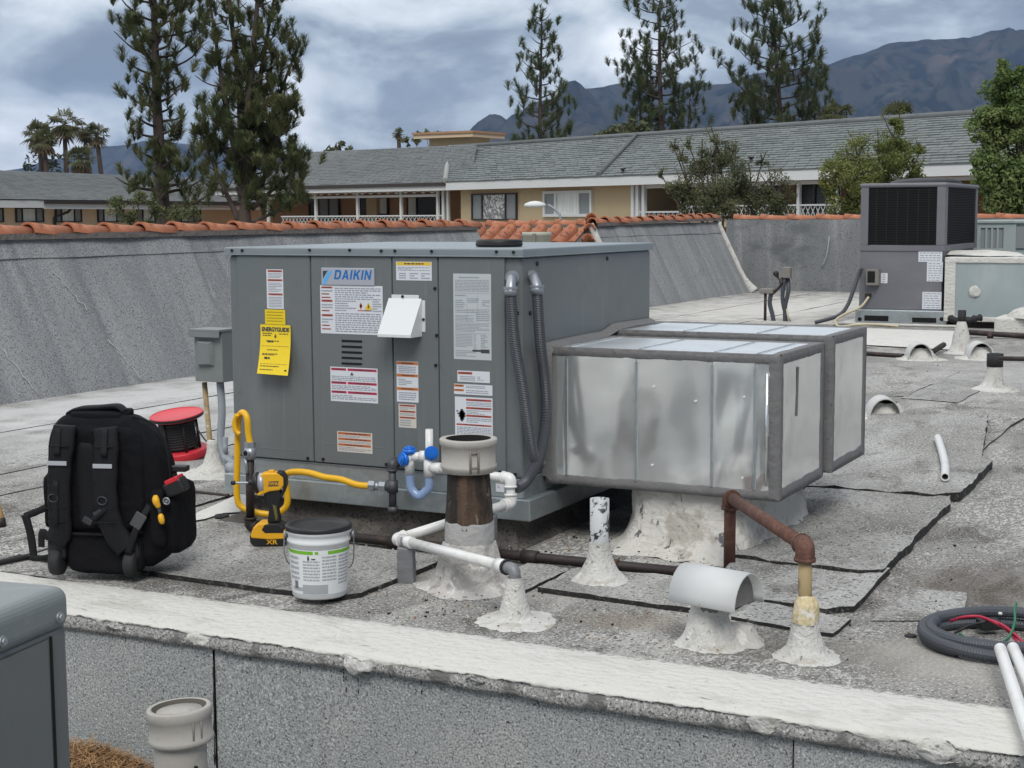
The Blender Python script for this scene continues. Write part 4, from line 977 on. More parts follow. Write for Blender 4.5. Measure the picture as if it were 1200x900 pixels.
for (yy, lab) in ((13.0, 0), (17.9, 1)):     # white coated hip seams
    b = MB(); cv = curve([(XS+.03, yy+(.05 if lab else 0), .012), (XS-.10, yy, .22), ((XS+XT)/2, yy-.01, ZT*.52), (XT+.01, yy, ZT+.005)], 6)
    b.tube(cv, [.10-.055*min(1, i/6) for i in range(len(cv))], 8); b.build('white_seam', m_whitecone, MBk, world=True)
# mansard scars: thin scraped lines down the slope
rnd = random.Random(3)
for (px0, py0, px1, py1) in ((0, 408, 45, 465), (125, 398, 166, 447), (60, 318, 105, 368)):
    a = PX(px0, py0, -5.2); c = PX(px1, py1, -5.05)
    sl_ = lambda p: (XS-p.x)/(XS-XT)
    def onslope(px, py):
        nrm = Vector((ZT, 0, XS-XT)).normalized(); o = Vector((XS, 0, 0)); d = ray(px, py); return CAM + d*((o-CAM).dot(nrm)/d.dot(nrm)) + nrm*.012
    p0, p1 = onslope(px0, py0), onslope(px1, py1)
    b = MB(); b.tube([p0.lerp(p1, k/10)+Vector((0, noise.noise(Vector((k*.8, px0, 0)))*.03, 0)) for k in range(11)], .006, 5, rfun=lambda i: .0015+.0025*abs(math.sin(i*1.9))); b.build('scraped_seam', m_whitecone, MA, world=True)
# barrel tile slope seen through the gap
bt_ = thing('tile_roof', 'short slope of terracotta barrel tiles in the gap between the grey parapets', 'tile roof', (-6, 13.4, 0))
yt, zt2 = 13.6, 1.06
xa, xb = PY(563, 262, yt).x, PY(697, 260, yt).x
b = MB(); b.poly([(xa-.2, yt, zt2-.06), (xb+.05, yt, zt2-.06), (xb+.05, yt-1.3, .33), (xa-.2, yt-1.3, .33)]); b.poly([(xa-.2, yt, zt2-.06), (xb+.05, yt, zt2-.06), (xb+.05, yt+1.3, .33), (xa-.2, yt+1.3, .33)])
b.build('tile_bed', m_mortar, bt_, world=True)
b = MB(); b.box(xa-.19, xb+.04, yt-1.28, yt+1.28, -.2, .335); b.poly([(xb+.04, yt-1.28, .336), (xb+.04, yt+1.28, .336), (xb+.04, yt, zt2-.07)]); b.build('base_wall', m_wallf, bt_, world=True)
b = MB(); b.box(-9.0, XS-.03, 9.8, 15.2, -.3, -.004); b.build('roof_slab', m_roof, roof)
b = MB(); seg = 8; rr = []
for (yy, rad) in ((0, .085), (-.5, .10)):
    rr.append([b.v((rad*math.cos(PI*k/seg), yy, rad*math.sin(PI*k/seg))) for k in range(seg+1)])
    rr.append([b.v((rad*.84*math.cos(PI*k/seg), yy, rad*.84*math.sin(PI*k/seg))) for k in range(seg+1)])
for k in range(seg):
    b._f([rr[0][k], rr[0][k+1], rr[2][k+1], rr[2][k]], 0, True); b._f([rr[1][k], rr[1][k+1], rr[3][k+1], rr[3][k]], 0, True); b._f([rr[2][k], rr[2][k+1], rr[3][k+1], rr[3][k]])
barrel = b.build('barrel_tile', m_tile, mesh_only=True)
nb = 8; tilt = math.atan2(zt2-.06-.33, 1.3)
for k in range(nb):
    x = xa-.08+(xb-xa+.12)*(k+.5)/nb
    for r in range(3):
        s_ = r*.44
        link_mesh('barrel_tile', barrel, bt_, Vector((x-r*.02, yt-.02-s_*math.cos(tilt), zt2-.05-s_*math.sin(tilt)+.012*(r % 2 == 0))) - bt_.location, (tilt, rnd.uniform(-.06, .06), rnd.uniform(-.03, .03)-.06))
ridge(bt_, (xa-.25, yt+.03, zt2-.005), (xb+.1, yt+.03, zt2+.02), .36, 6)
for k in range(3):
    link_mesh('ridge_tile', TILES[k], bt_, Vector((xb+.02+.10*k, yt-.10-.28*k, zt2-.03-.13*k)) - bt_.location, (.42, 0, PI+.35), (1.15, .85, 1.15))
# back wall
bw = thing('back_parapet', 'grey granulated wall with flat terracotta caps along the far end of the roof', 'parapet', (0, YW, 0))
b = MB(); nn_ = 60; gr = []
xw0, xw1 = -5.6, 9
for k in range(nn_+1):
    x = xw0+(xw1-xw0)*k/nn_; gr.append([b.v((x, YW+.08*j/6+.01*noise.noise(Vector((x, j, 3))), 1.12*j/6)) for j in range(7)])
for k in range(nn_):
    for j in range(6): b._f([gr[k][j], gr[k+1][j], gr[k+1][j+1], gr[k][j+1]], 0, True)
b.build('granulated_face', mat('back_wall_granules', (0.19, 0.20, 0.205), .95, mix=[('noise', (3, 3, .4), 4, .45, .7, (.29, .295, .295), .3), ('noise', (1.2, 1.2, 2.5), 5, .5, .7, (.13, .14, .145)), ('noise', 60, 2, .52, .68, (.10, .10, .105))], spec=.15), bw, world=True)
b = MB(); b.box(xw0, xw1, YW+.09, YW+.3, GZ, 1.12); b.build('wall_core', m_mortar, bw, world=True)
ridge(bw, (xw0+.1, YW+.17, 1.125), (xw1, YW+.17, 1.125), .45, 7)
b = MB(); b.tube(curve([PY(964, 312, YW-.01), PY(969, 297, YW), PY(972, 277, YW+.06)], 4), .012, 5); b.build('caulked_crack', m_conduit, bw, world=True)
# ------------------------------------------------------------------ main packaged unit
crb = thing('roof_curb', 'dark dusty roof curb under the large grey air conditioner', 'roof curb', (-.65, .6, 0))
m_curb = mat('dusty_dark_curb', (0.085, 0.075, 0.066), .95, mix=[('noise', 6, 6, .45, .7, (.16, .145, .125), .5), ('noise', 80, 2, .52, .66, (.04, .037, .034))], bump=(70, .7, .01))
b = MB(); b.lathe([(0, 0), (0, 0)], seg=4) if False else None
gr = []
for (e_, z) in ((.10, .001), (.05, .02), (.015, .05), (0, .1073)):
    gr.append([b.v(p) for p in ((-1.24-e_, .06-e_, z), (-.06+e_*.6, .06-e_, z), (-.06+e_*.6, 1.2+e_, z), (-1.24-e_, 1.2+e_, z))])
for i in range(3):
    for k in range(4): b._f([gr[i][k], gr[i][(k+1) % 4], gr[i+1][(k+1) % 4], gr[i+1][k]])
b._f(gr[3]); b.build('flashing', m_curb, crb, world=True)

unit = thing('air_conditioner', 'large grey packaged rooftop air conditioner covered in warning stickers', 'air conditioner', (-.65, .6, .1075))
def uf(px, py, y=0.0):
    p = PY(px, py, y); return p.x, p.z
b = MB(); b.box(-1.33, .03, -.005, 1.27, .1077, .186); b.build('curb_adapter', m_galv2, unit, bevel=.004, world=True)
b = MB(); b.box(-1.296, -.004, .012, 1.228, .1865, .256); b.build('base_rail', m_galv2, unit, bevel=.003, world=True)
b = MB(); b.box(-1.30, 0.0, .006, 1.234, .252, .2575); b.build('drip_flange', m_lid, unit, bevel=.002, world=True)
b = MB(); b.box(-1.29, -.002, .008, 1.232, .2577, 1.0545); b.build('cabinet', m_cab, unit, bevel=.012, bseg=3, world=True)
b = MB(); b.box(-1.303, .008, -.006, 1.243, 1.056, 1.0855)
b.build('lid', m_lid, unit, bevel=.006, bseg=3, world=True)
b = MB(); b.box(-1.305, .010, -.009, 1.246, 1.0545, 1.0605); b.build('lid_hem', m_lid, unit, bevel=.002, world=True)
# access panels with pressed-in outlines
def rrect(x0, x1, z0, z1, r, y):
    pts = []
    for (cx_, cz_, a0) in ((x1-r, z1-r, 0), (x0+r, z1-r, 90), (x0+r, z0+r, 180), (x1-r, z0+r, 270)):
        for k in range(5):
            a = R(a0+90*k/4); pts.append(Vector((cx_+r*math.cos(a), y, cz_+r*math.sin(a))))
    return pts + [pts[0]]
pan = [(-1.2455, -.9015), (-.8975, -.5385), (-.5355, -.3425), (-.3395, -.0675)]
for i, (a, c) in enumerate(pan):
    b = MB(); b.box(a+.001, c-.001, -.0005, .012, .262, 1.0535); P = b.build('access_panel', m_cab, unit, bevel=.003, world=True)
    em = {0: (-1.19, -.965, .30, .985), 1: (-.865, -.575, .335, .90), 3: (-.29, -.115, .30, .985)}.get(i)
    if em:
        b = MB(); b.tube(rrect(em[0], em[1], em[2], em[3], .022, .0034), .0046, 8, caps=False); b.build('pressed_outline', m_cab, P, world=True)
def screws(pts, y, r=.006, name='screw'):
    for (px, py) in pts:
        x, z = uf(px, py, y); b = MB(); b.tube([(x, y+.001, z), (x, y-.005, z)], r, 8); b.build(name, m_screw, unit, world=True)
screws([(272, 293.5), (363, 293), (463, 294), (506, 294.5), (284, 293.5), (410, 293), (447, 294), (582, 295), (602, 295.5)], -.0065, .0055)
screws([(510, 338), (511, 428), (512, 393), (361, 537), (379, 538), (453, 544), (586, 553), (604, 556)], -.0005, .006)
for (px, py) in ((629, 309), (711, 303), (621, 367), (606, 367)):
    p = PX(px, py, -.002) if px > 610 else PY(px, py, .006); b = MB()
    if px > 610: b.tube([(p.x-.001, p.y, p.z), (p.x+.005, p.y, p.z)], .008, 8)
    else: b.tube([(p.x, p.y+.001, p.z), (p.x, p.y-.004, p.z)], .007, 8)
    b.build('screw', m_screw, unit, world=True)
# louvres
for k in range(5):
    x0, z1 = uf(400.5, 398+k*6.6); x1, z0 = uf(424.5, 401.6+k*6.6)
    b = MB(); b.box(x0, x1, -.0022, .004, z0, z1); b.build('louvre_slot', m_void, unit, world=True, bevel=.001)
# white exhaust hood
x0, zt_ = uf(456, 347); x1, _ = uf(494.5, 347); z0 = uf(490, 392)[1]; zf = uf(493, 350)[1]
b = MB(); yo = -.085
A_ = [(x0, -.003, zf), (x1, -.003, zf), (x1, yo, z0+.004), (x0, yo, z0+.004)]
b.poly(A_); b.poly([(x0, -.003, zf), (x0, yo, z0+.004), (x0, yo, z0-.006), (x0, -.003, z0-.006)]); b.poly([(x1, -.003, zf), (x1, yo, z0+.004), (x1, yo, z0-.006), (x1, -.003, z0-.006)])
b.poly([(x0, yo, z0+.004), (x1, yo, z0+.004), (x1, yo, z0-.006), (x0, yo, z0-.006)])
b.box(x0+.012, x1-.012, -.003, -.0008, zf-.002, zt_+.006); b.box(x1, x1+.014, -.003, -.0008, z0+.01, zf-.006)
m_hoodw = mat('white_hood_paint', (0.68, 0.70, 0.70), .45)
b.build('exhaust_hood', m_hoodw, unit, world=True, bevel=.0015)
for (x, z) in (((x0+x1)/2-.01, zt_), (x1+.008, (z0+zf)/2-.01)):
    b = MB(); b.tube([(x, -.002, z), (x, -.006, z)], .0055, 8); b.build('screw', m_screw, unit, world=True)

# stickers: printed sheets with coloured bars and runs of small print
def sticker(name, px0, py0, px1, py1, bars, text_blocks, base=m_paper, y=-.0012, bm_=m_red, extra=None, seed=0):
    x0, z1 = uf(px0, py0, y); x1, z0 = uf(px1, py1, y); W, H = x1-x0, z1-z0; rnd = random.Random(seed+int(px0))
    b = MB(); b.box(x0, x1, y, y+.0006, z0, z1, 0)
    def rc(u0, v0, u1, v1, mi, dy=.0003):
        a, c, e_, f_ = x0+W*u0, x0+W*u1, z1-H*v0, z1-H*v1
        b.quad((a, y-dy, f_), (c, y-dy, f_), (c, y-dy, e_), (a, y-dy, e_), mi)
    for (u0, v0, u1, v1) in bars:
        rc(u0, v0, u1, v1, 1)
        k = u0+(u1-u0)*.22
        while k < u0+(u1-u0)*.78:
            l = (u1-u0)*rnd.uniform(.05, .13); rc(k, v0+(v1-v0)*.3, min(k+l, u1), v1-(v1-v0)*.3, 3, .0005); k += l*1.25
    for (u0, v0, u1, v1, nl) in text_blocks:
        for i in range(nl):
            va = v0+(v1-v0)*(i+.22)/nl; vb_ = v0+(v1-v0)*(i+.72)/nl; k = u0
            end = u1 if rnd.random() < .7 else u0+(u1-u0)*rnd.uniform(.4, .95)
            while k < end:
                l = min((u1-u0)*rnd.uniform(.03, .11), end-k); rc(k, va, k+l, vb_, 2); k += l+(u1-u0)*.018
    if extra: extra(rc)
    return b.build(name, [base, bm_, m_ink, m_ink2, m_ylwprint, m_red], unit, world=True, recalc=False)
sticker('warning_sticker', 312, 315.5, 332.5, 362, [(.08, .02, .95, .07), (.08, .25, .95, .30), (.1, .61, .95, .66)], [(.1, .09, .92, .23, 4), (.1, .33, .92, .58, 6), (.1, .69, .92, .97, 7)])
sticker('warning_sticker', 375, 334, 449, 393, [(.02, .03, .20, .065), (.02, .17, .15, .195), (.02, .24, .17, .265), (.02, .30, .20, .345), (.02, .515, .15, .54), (.02, .60, .20, .645), (.02, .82, .15, .845), (.02, .895, .17, .92)],
        [(.24, .04, .97, .30, 6), (.24, .30, .58, .54, 5), (.84, .30, .98, .54, 5), (.24, .56, .97, .97, 9), (.02, .09, .2, .15, 1), (.02, .38, .2, .49, 2), (.02, .68, .2, .79, 2)],
        extra=lambda rc: [rc(.74, .44+.015*k*2-.12, .74, .44, 4) for k in range(0)] + [rc(.715+.006*abs(6-k)*0, .50, .83, .515, 3)] + [rc(.775-.006*k, .33+.0145*k, .775+.006*k, .345+.0145*k, 4) for k in range(11)] + [rc(.768, .39, .782, .46, 3)] + [rc(.655-.004*k, .335+.012*k, .655+.004*k, .349+.012*k, 5) for k in range(6)] + [rc(.655-.004*(6-k), .41+.012*k, .655+.004*(6-k), .424+.012*k, 5) for k in range(6)] + [rc(.642, .39, .668, .43, 3), rc(.60, .50, .80, .52, 5)])
sticker('caution_sticker', 464, 306.5, 506, 329, [(.02, .02, .98, .20)], [(.05, .28, .95, .50, 3), (.08, .58, .28, .94, 3), (.38, .58, .62, .94, 3), (.70, .58, .95, .94, 3)], bm_=m_ylwprint)
sticker('danger_sticker', 387, 429.5, 443, 473, [(.02, .03, .34, .10), (.37, .03, .98, .10), (.02, .42, .34, .49), (.37, .42, .98, .49), (.02, .69, .34, .76), (.37, .69, .98, .76)], [(.03, .25, .97, .40, 3), (.03, .52, .97, .66, 3), (.03, .80, .97, .95, 3)], bm_=m_magenta,
        extra=lambda rc: [rc(.46-.007*k, .12+.018*k, .46+.007*k, .14+.018*k, 3) for k in range(6)])
sticker('caution_sticker', 464.5, 423, 490.5, 472, [(.01, .01, .99, .08), (.01, .31, .99, .38), (.01, .64, .99, .71)], [(.1, .12, .9, .29, 4), (.1, .42, .7, .60, 4), (.1, .75, .9, .96, 4)], bm_=m_orange)
sticker('warning_sticker', 467, 473, 488, 502, [(.06, .03, .95, .10), (.06, .28, .95, .35), (.06, .54, .95, .61)], [(.08, .13, .9, .25, 2), (.08, .38, .9, .5, 2), (.08, .65, .7, .95, 3)], base=mat('cream_sticker', (.60, .56, .50), .5))
sticker('warning_sticker', 395, 505, 436.5, 532, [(.03, .04, .96, .15), (.03, .32, .96, .42), (.03, .60, .96, .70)], [(.04, .18, .95, .29, 2), (.04, .46, .95, .57, 2), (.04, .74, .95, .95, 3)], base=MATS['cream_sticker'], bm_=mat('rust_print', (.48, .12, .03), .5))
sticker('rating_plate', 531, 320.5, 576, 422.5, [], [(.15, .03, .85, .06, 1), (.05, .07, .95, .21, 8), (.05, .24, .35, .27, 1), (.38, .28, .68, .34, 3), (.05, .30, .30, .40, 4), (.76, .30, .96, .38, 4), (.05, .42, .95, .46, 2), (.05, .48, .55, .56, 5), (.60, .46, .96, .55, 4), (.05, .58, .95, .68, 6), (.05, .70, .50, .86, 9), (.55, .70, .60, .88, 8), (.72, .70, .90, .86, 8), (.05, .89, .60, .97, 4)], base=m_paper2,
        extra=lambda rc: [rc(.72, .875, .95, .92, 3), rc(.50, .882, .72, .905, 3), rc(.04, .225, .96, .229, 2), (rc(.04, .41, .96, .414, 2)), rc(.04, .57, .96, .574, 2), rc(.04, .69, .96, .694, 2), rc(.52, .69, .526, .88, 2), rc(.64, .24, .646, .57, 2), rc(.36, .24, .366, .57, 2)])
sticker('notice_sticker', 536, 434, 574, 449, [(.02, .10, .46, .32)], [(.08, .45, .55, .90, 3), (.62, .45, .82, .85, 3)])
sticker('notice_sticker', 532, 449.5, 577, 464, [(.0, .05, .26, .28), (.0, .50, .26, .70)], [(.32, .10, .82, .4, 2), (.32, .52, .9, .9, 2)], bm_=m_orange)
sticker('warning_sticker', 533, 464.5, 577.5, 515, [(.30, .04, .97, .09), (.30, .24, .97, .29), (.30, .43, .97, .48), (.04, .66, .97, .70), (.02, .97, .98, .995)], [(.31, .11, .97, .22, 3), (.31, .31, .97, .42, 3), (.31, .50, .97, .63, 3), (.05, .73, .97, .95, 6)],
        extra=lambda rc: [rc(.13, .34, .25, .56, 3), rc(.10, .38, .28, .50, 3), rc(.15, .30, .22, .60, 3), rc(.04, .34, .09, .37, 3), rc(.06, .40, .10, .43, 3), rc(.19, .42, .23, .50, 5)])
sticker('paper_tag', 293, 544.5, 298.5, 552, [], [(.2, .2, .7, .7, 2)], y=.009)
sticker('paper_tag', 581, 566.5, 591, 577, [], [(.2, .2, .5, .6, 2)], y=.009)
# the energy card: small header card, larger one curling away below
x0, z1 = uf(311, 362.5); x1, z0 = uf(335, 380.5); b = MB(); b.box(x0, x1, -.0035, -.0022, z0, z1, 0)
for k in range(4):
    zz_ = z1-(z1-z0)*(.15+.2*k); b.quad((x0+.008, -.0038, zz_-.003), (x1-.008-.006*(k % 2), -.0038, zz_-.003), (x1-.008-.006*(k % 2), -.0038, zz_), (x0+.008, -.0038, zz_), 1)
hc = b.build('energy_card_header', [m_card, mat('olive_print', (.35, .25, .01), .5)], unit, world=True, recalc=False)
xa_, za_ = uf(306, 380); xb_, _ = uf(341, 380); xc_, zc_ = uf(302, 437.5, -.05); xd_, zd_ = uf(338, 439, -.05)
b = MB(); n = 8; rows = []
for i in range(n+1):
    t = i/n; y = -.005 - .05*t**1.6; z = za_+(zc_-za_)*t
    rows.append([b.v((xa_+(xc_-xa_)*t, y, z)), b.v((xb_+(xd_-xb_)*t, y-.0, z-.003*t))])
for i in range(n): b._f([rows[i][0], rows[i+1][0], rows[i+1][1], rows[i][1]])
ec = b.build('energy_card', m_card, unit, world=True); so_ = ec.modifiers.new('thick', 'SOLIDIFY'); so_.thickness = .0008; so_.offset = 0
def card_m(t, u=.5):
    y = -.0062 - .05*t**1.6; z = za_+(zc_-za_)*t; sl = math.atan2(.05*1.6*max(t, .001)**.6, abs(zc_-za_))
    x = (xa_+(xc_-xa_)*t)*(1-u)+(xb_+(xd_-xb_)*t)*u
    return Matrix.Translation(Vector((x, y, z)) - unit.location) @ Matrix.Rotation(PI/2-sl, 4, 'X')
text('card_title', 'ENERGYGUIDE', .022, m_ink2, ec, card_m(.10), bold=.0010, sx=.88)
b = MB(); rnd = random.Random(4)
for (t, u0, u1, hh) in ((.19, .08, .38, .004), (.23, .08, .35, .003), (.19, .62, .92, .003), (.34, .2, .62, .003), (.36, .24, .44, .007), (.44, .05, .95, .0012), (.52, .25, .6, .003), (.60, .1, .6, .0025), (.62, .1, .5, .0025), (.70, .18, .36, .008), (.80, .06, .94, .0012), (.85, .08, .7, .003), (.92, .08, .5, .003)):
    k = u0
    while k < u1:
        l = min(rnd.uniform(.05, .12), u1-k)
        m0, m1 = card_m(t, k) @ Vector((0, 0, .0004)), card_m(t, k+l) @ Vector((0, 0, .0004)); dz = Vector((0, -.0002, hh))
        b.quad(m0, m1, m1+dz, m0+dz); k += l+.02
m0 = card_m(.25, .5) @ Vector((0, 0, .0004)); b.poly([m0+Vector((-.006, 0, .004)), m0+Vector((.006, 0, .004)), m0+Vector((0, -.001, -.006))]); b.poly([m0+Vector((-.002, 0, .012)), m0+Vector((.002, 0, .012)), m0+Vector((.002, 0, .003)), m0+Vector((-.002, 0, .003))])
m1 = card_m(.93, .88) @ Vector((0, 0, .0004)); b.quad(m1, m1+Vector((.01, 0, 0)), m1+Vector((.01, -.0002, .006)), m1+Vector((0, -.0002, .006)))
b.build('card_print', m_ink2, ec, recalc=False)
# maker's badge
x0, z1 = uf(377, 313.5); x1, z0 = uf(439.5, 335); H = z1-z0
b = MB(); b.box(x0, x1, -.005, -.0006, z0, z1); badge = b.build('maker_badge', m_silver, unit, world=True, bevel=.003)
yb = -.0054
b = MB(); u_ = x0+.008; zt_ = z1-.012
b.poly([(u_, yb, zt_), (u_+.022, yb, zt_), (u_, yb, zt_-.030)]); b.build('logo_triangle', m_ink2, badge, world=True)
b = MB(); b.poly([(u_+.026, yb, zt_), (u_+.044, yb, zt_), (u_+.010, yb, zt_-.052), (u_, yb, zt_-.052), (u_, yb, zt_-.036)]); b.build('logo_stripe', m_logolight, badge, world=True)
mw = Matrix.Translation(Vector(((x0+x1)/2+.028, yb, (z0+z1)/2+.002)) - unit.location) @ Matrix.Rotation(PI/2, 4, 'X')
# lettering cut as bold italic shapes
def letters(word, h, x_, z_, y_, m, parent, sw=.19):
    S = {'D': (0.80, [[(0, 0), (.52, 0), (.74, .12), (.80, .32), (.80, .68), (.74, .88), (.52, 1), (0, 1)], [(.22, .20), (.22, .80), (.46, .80), (.56, .70), (.58, .60), (.58, .40), (.56, .30), (.46, .20)]]),
         'A': (0.86, [[(0, 0), (.22, 0), (.29, .20), (.57, .20), (.64, 0), (.86, 0), (.55, 1), (.31, 1)], [(.345, .38), (.43, .68), (.515, .38)]]),
         'i': (0.24, [[(0, 0), (.22, 0), (.22, 1), (0, 1)]]),
         'K': (0.82, [[(0, 0), (.22, 0), (.22, .33), (.33, .45), (.57, 0), (.84, 0), (.50, .60), (.82, 1), (.54, 1), (.22, .60), (.22, 1), (0, 1)]]),
         'I': (0.24, [[(0, 0), (.22, 0), (.22, 1), (0, 1)]]),
         'N': (0.82, [[(0, 0), (.21, 0), (.21, .64), (.58, 0), (.80, 0), (.80, 1), (.59, 1), (.59, .36), (.22, 1), (0, 1)]])}
    cur = x_; b = MB()
    for ch in word:
        wd, loops = S[ch]
        es = []
        for lp_ in loops:
            vs_ = [b.v((cur+(p[0]+p[1]*sw)*h, y_, z_+p[1]*h)) for p in lp_]
            es += [b.bm.edges.new((vs_[i], vs_[(i+1) % len(vs_)])) for i in range(len(vs_))]
        bmesh.ops.triangle_fill(b.bm, edges=es, use_beauty=True, use_dissolve=False)
        cur += (wd+.16)*h
    return b.build('badge_lettering', m, parent, world=True), cur
letters('DAiKIN', .0355, x0+.058, z0+H*.335, yb, m_logoblue, badge)

# black lid lying on top of the unit
lid = thing('pail_lid', 'round black rubber lid lying on top of the grey air conditioner', 'lid', (-.245, .30, 1.0858))
b = MB(); b.lathe([(0, .018), (.070, .018), (.072, .026), (.084, .027), (.088, .022), (.088, .004), (.086, .001), (0, .001)], (0, 0, 0), 32); b.build('disc', m_black, lid)
b = MB(); b.lathe([(.0885, .012), (.091, .010), (.0885, .006)], (0, 0, 0), 32); b.build('rim', m_rubber, lid)

# liquid-tight conduits leaving the right corner
def ribbed(b, pts, r, pitch=.0062, seg=12, amp=.10):
    P_ = [Vector(p) for p in pts]; ln = [0]
    for i in range(1, len(P_)): ln.append(ln[-1]+(P_[i]-P_[i-1]).length)
    n = int(ln[-1]/(pitch/2)); out = []; j = 0
    for k in range(n+1):
        s_ = ln[-1]*k/n
        while j < len(P_)-2 and ln[j+1] < s_: j += 1
        t = (s_-ln[j])/max(ln[j+1]-ln[j], 1e-6); out.append(P_[j].lerp(P_[j+1], t))
    b.tube(out, r, seg, rfun=lambda i: r*(1+amp*(1 if i % 2 else -1)*.5), sm=False)
def whip(label, ent, down, path):
    t = thing('flexible_conduit', label, 'conduit', ent, group='ribbed conduits at the corner of the air conditioner')
    e_ = Vector(ent); d_ = Vector(down)
    n_ = (d_-e_); n_.z = 0; n_.normalize()
    b = MB(); b.tube([e_-n_*.002, e_+n_*.010], .026, 10); cvv = curve([e_+n_*.008, e_+n_*.030+Vector((0, 0, -.004)), Vector((d_.x, d_.y, e_.z-.035)), d_], 6)
    b.tube(cvv, [.017+.003*(i/len(cvv)) for i in range(len(cvv))], 12); b.tube([d_+Vector((0, 0, .028)), d_], .0245, 12); b.tube([d_+Vector((0, 0, .030)), d_+Vector((0, 0, .022))], .027, 8, sm=False)
    b.build('elbow_fitting', m_fitting, t, world=True)
    b = MB(); ribbed(b, curve([d_+Vector((0, 0, .004))] + path, 10), .0195); b.build('hose', m_hose, t, world=True)
e1 = PY(600.5, 325, .006); d1 = PY(598.5, 346, -.045)
whip('ribbed conduit from the front face of the air conditioner corner', e1, d1, [PY(603, 400, -.047), PY(611, 445, -.04), PY(618, 490, -.03), PY(626, 535, .0), PX(634, 545, .05)])
e2 = PX(622, 325, 0); d2 = PX(629.5, 344, .045)
whip('ribbed conduit from the right side of the air conditioner, beside the duct', e2, d2, [PX(633, 400, .046), PX(639, 450, .046), PX(640, 490, .05), PX(632, 535, .055), PX(618, 562, .04), PX(606, 572, .035)])

# ------------------------------------------------------------------ ducts
def duct(label, x0, x1, y0, y1, z0, z1, seams, seed, wtop, wfront, open_left=True):
    t = thing('sheet_metal_duct', label, 'duct', ((x0+x1)/2, (y0+y1)/2, z0), group='sheet metal ducts')
    xs = [x0] + seams + [x1]
    rnd = random.Random(seed)
    nx_, nz_ = 14, 12
    for k in range(len(xs)-1):   # front, slightly oil-canned panels
        a, c = xs[k]+.001, xs[k+1]-.001; b = MB(); g_ = []
        for i in range(nx_+1):
            row = []
            for j in range(nz_+1):
                u, v = i/nx_, j/nz_; edge = min(u, 1-u, v, 1-v)*4
                bow = min(1, edge)*(.009*noise.noise(Vector((u*1.6+k*3+seed, v*1.6, seed))) - .003*(k % 2))
                row.append(b.v((a+(c-a)*u, y0+bow, z0+(z1-z0)*v)))
            g_.append(row)
        for i in range(nx_):
            for j in range(nz_): b._f([g_[i][j], g_[i+1][j], g_[i+1][j+1], g_[i][j+1]], 0, True)
        b.build('side_panel', m_galv, t, world=True, recalc=False)
        b = MB(); b.box(a, c, y0+.001, y1-.001, z1-.0015, z1); b.build('top_panel', m_galvtop, t, world=True)
        if 0 < k:
            b = MB(); b.box(a-.004, a+.004, y0-.005, y0+.001, z0+.03, z1-.04); b.build('drive_cleat', m_galv2, t, world=True)
            b = MB(); b.box(a-.006, a+.006, y0+.03, y1-.03, z1-.001, z1+.004); b.build('drive_cleat', m_galv, t, world=True)
    b = MB(); b.box(x1-.002, x1, y0+.001, y1-.001, z0, z1-.002); b.build('end_panel', m_galv, t, world=True)
    b = MB(); b.box(x0, x1-.003, y1-.002, y1, z0, z1-.002); b.box(x0, x1-.003, y0+.012, y1-.003, z0+.001, z0+.003); b.build('back_panel', m_galv2, t, world=True)
    # hand-brushed mastic along every edge
    def ring(o, u, v, W, H, wl, wr, wb, wt_, nrm):
        b = MB(); o, u, v, nrm = Vector(o), Vector(u), Vector(v), Vector(nrm)
        def P_(a, c, h): return o+u*a+v*c+nrm*h
        def run(p, q, wd, inn, ph):
            n = max(6, int((q-p).length/.012)); rows = []
            for i in range(n+1):
                a = p.lerp(q, i/n); w_ = wd*(1+.16*noise.noise(Vector((i*.12, ph, seed)))+.09*noise.noise(Vector((i*.55, ph, seed+2))))
                th = .0022+.0012*noise.noise(Vector((i*.4, ph, 5)))
                rows.append([b.v(a-inn*.004-nrm*.002), b.v(a-inn*.004+nrm*(th+.002)), b.v(a+inn*(w_*.45)+nrm*(th*1.3+.0008*noise.noise(Vector((i*.9, ph, 1))))), b.v(a+inn*(w_*.9)+nrm*th*.8), b.v(a+inn*w_-nrm*.0005)])
            for i in range(n):
                for j in range(4): b._f([rows[i][j], rows[i+1][j], rows[i+1][j+1], rows[i][j+1]], 0, True)
        run(P_(0, 0, 0), P_(W, 0, 0), wb, v, 1); run(P_(0, H, 0), P_(W, H, 0), wt_, -v, 2)
        if wl: run(P_(0, 0, .0006), P_(0, H, .0006), wl, u, 3)
        if wr: run(P_(W, 0, .0006), P_(W, H, .0006), wr, -u, 4)
        b.build('mastic_seal', m_mastic, t, world=True)
    ring((x0, y0, z0), (1, 0, 0), (0, 0, 1), x1-x0, z1-z0, .012, .040, .032, .030, (0, -1, 0))
    ring((x1, y0, z0), (0, 1, 0), (0, 0, 1), y1-y0, z1-z0, .036, .036, .038, .032, (1, 0, 0))
    ring((x0, y0, z1), (1, 0, 0), (0, 1, 0), x1-x0, y1-y0, .045, .045, .024, .026, (0, 0, 1))
    return t
d1_ = duct('nearer sheet metal duct with brushed grey mastic on its edges', .004, .889, .19, .735, .222, .722, [.085, .36, .645, .80], 1, .05, .05)
d2_ = duct('farther sheet metal duct, mostly hidden behind the nearer duct', .004, .905, .805, 1.305, .228, .742, [.30, .60], 2, .05, .05)
b = MB(); b.tube([(.845, .186, .27), (.845, .186, .66)], .006, 6); b.build('corner_bead', m_galv, d1_, world=True)
for (px, py) in ((766, 453), (872, 465), (870, 560), (764, 545), (815, 470)):
    p = PY(px, py, .188); b = MB(); b.tube([p+Vector((0, .003, 0)), p+Vector((0, -.004, 0))], .004, 8); b.build('screw', m_pvc, d1_, world=True)
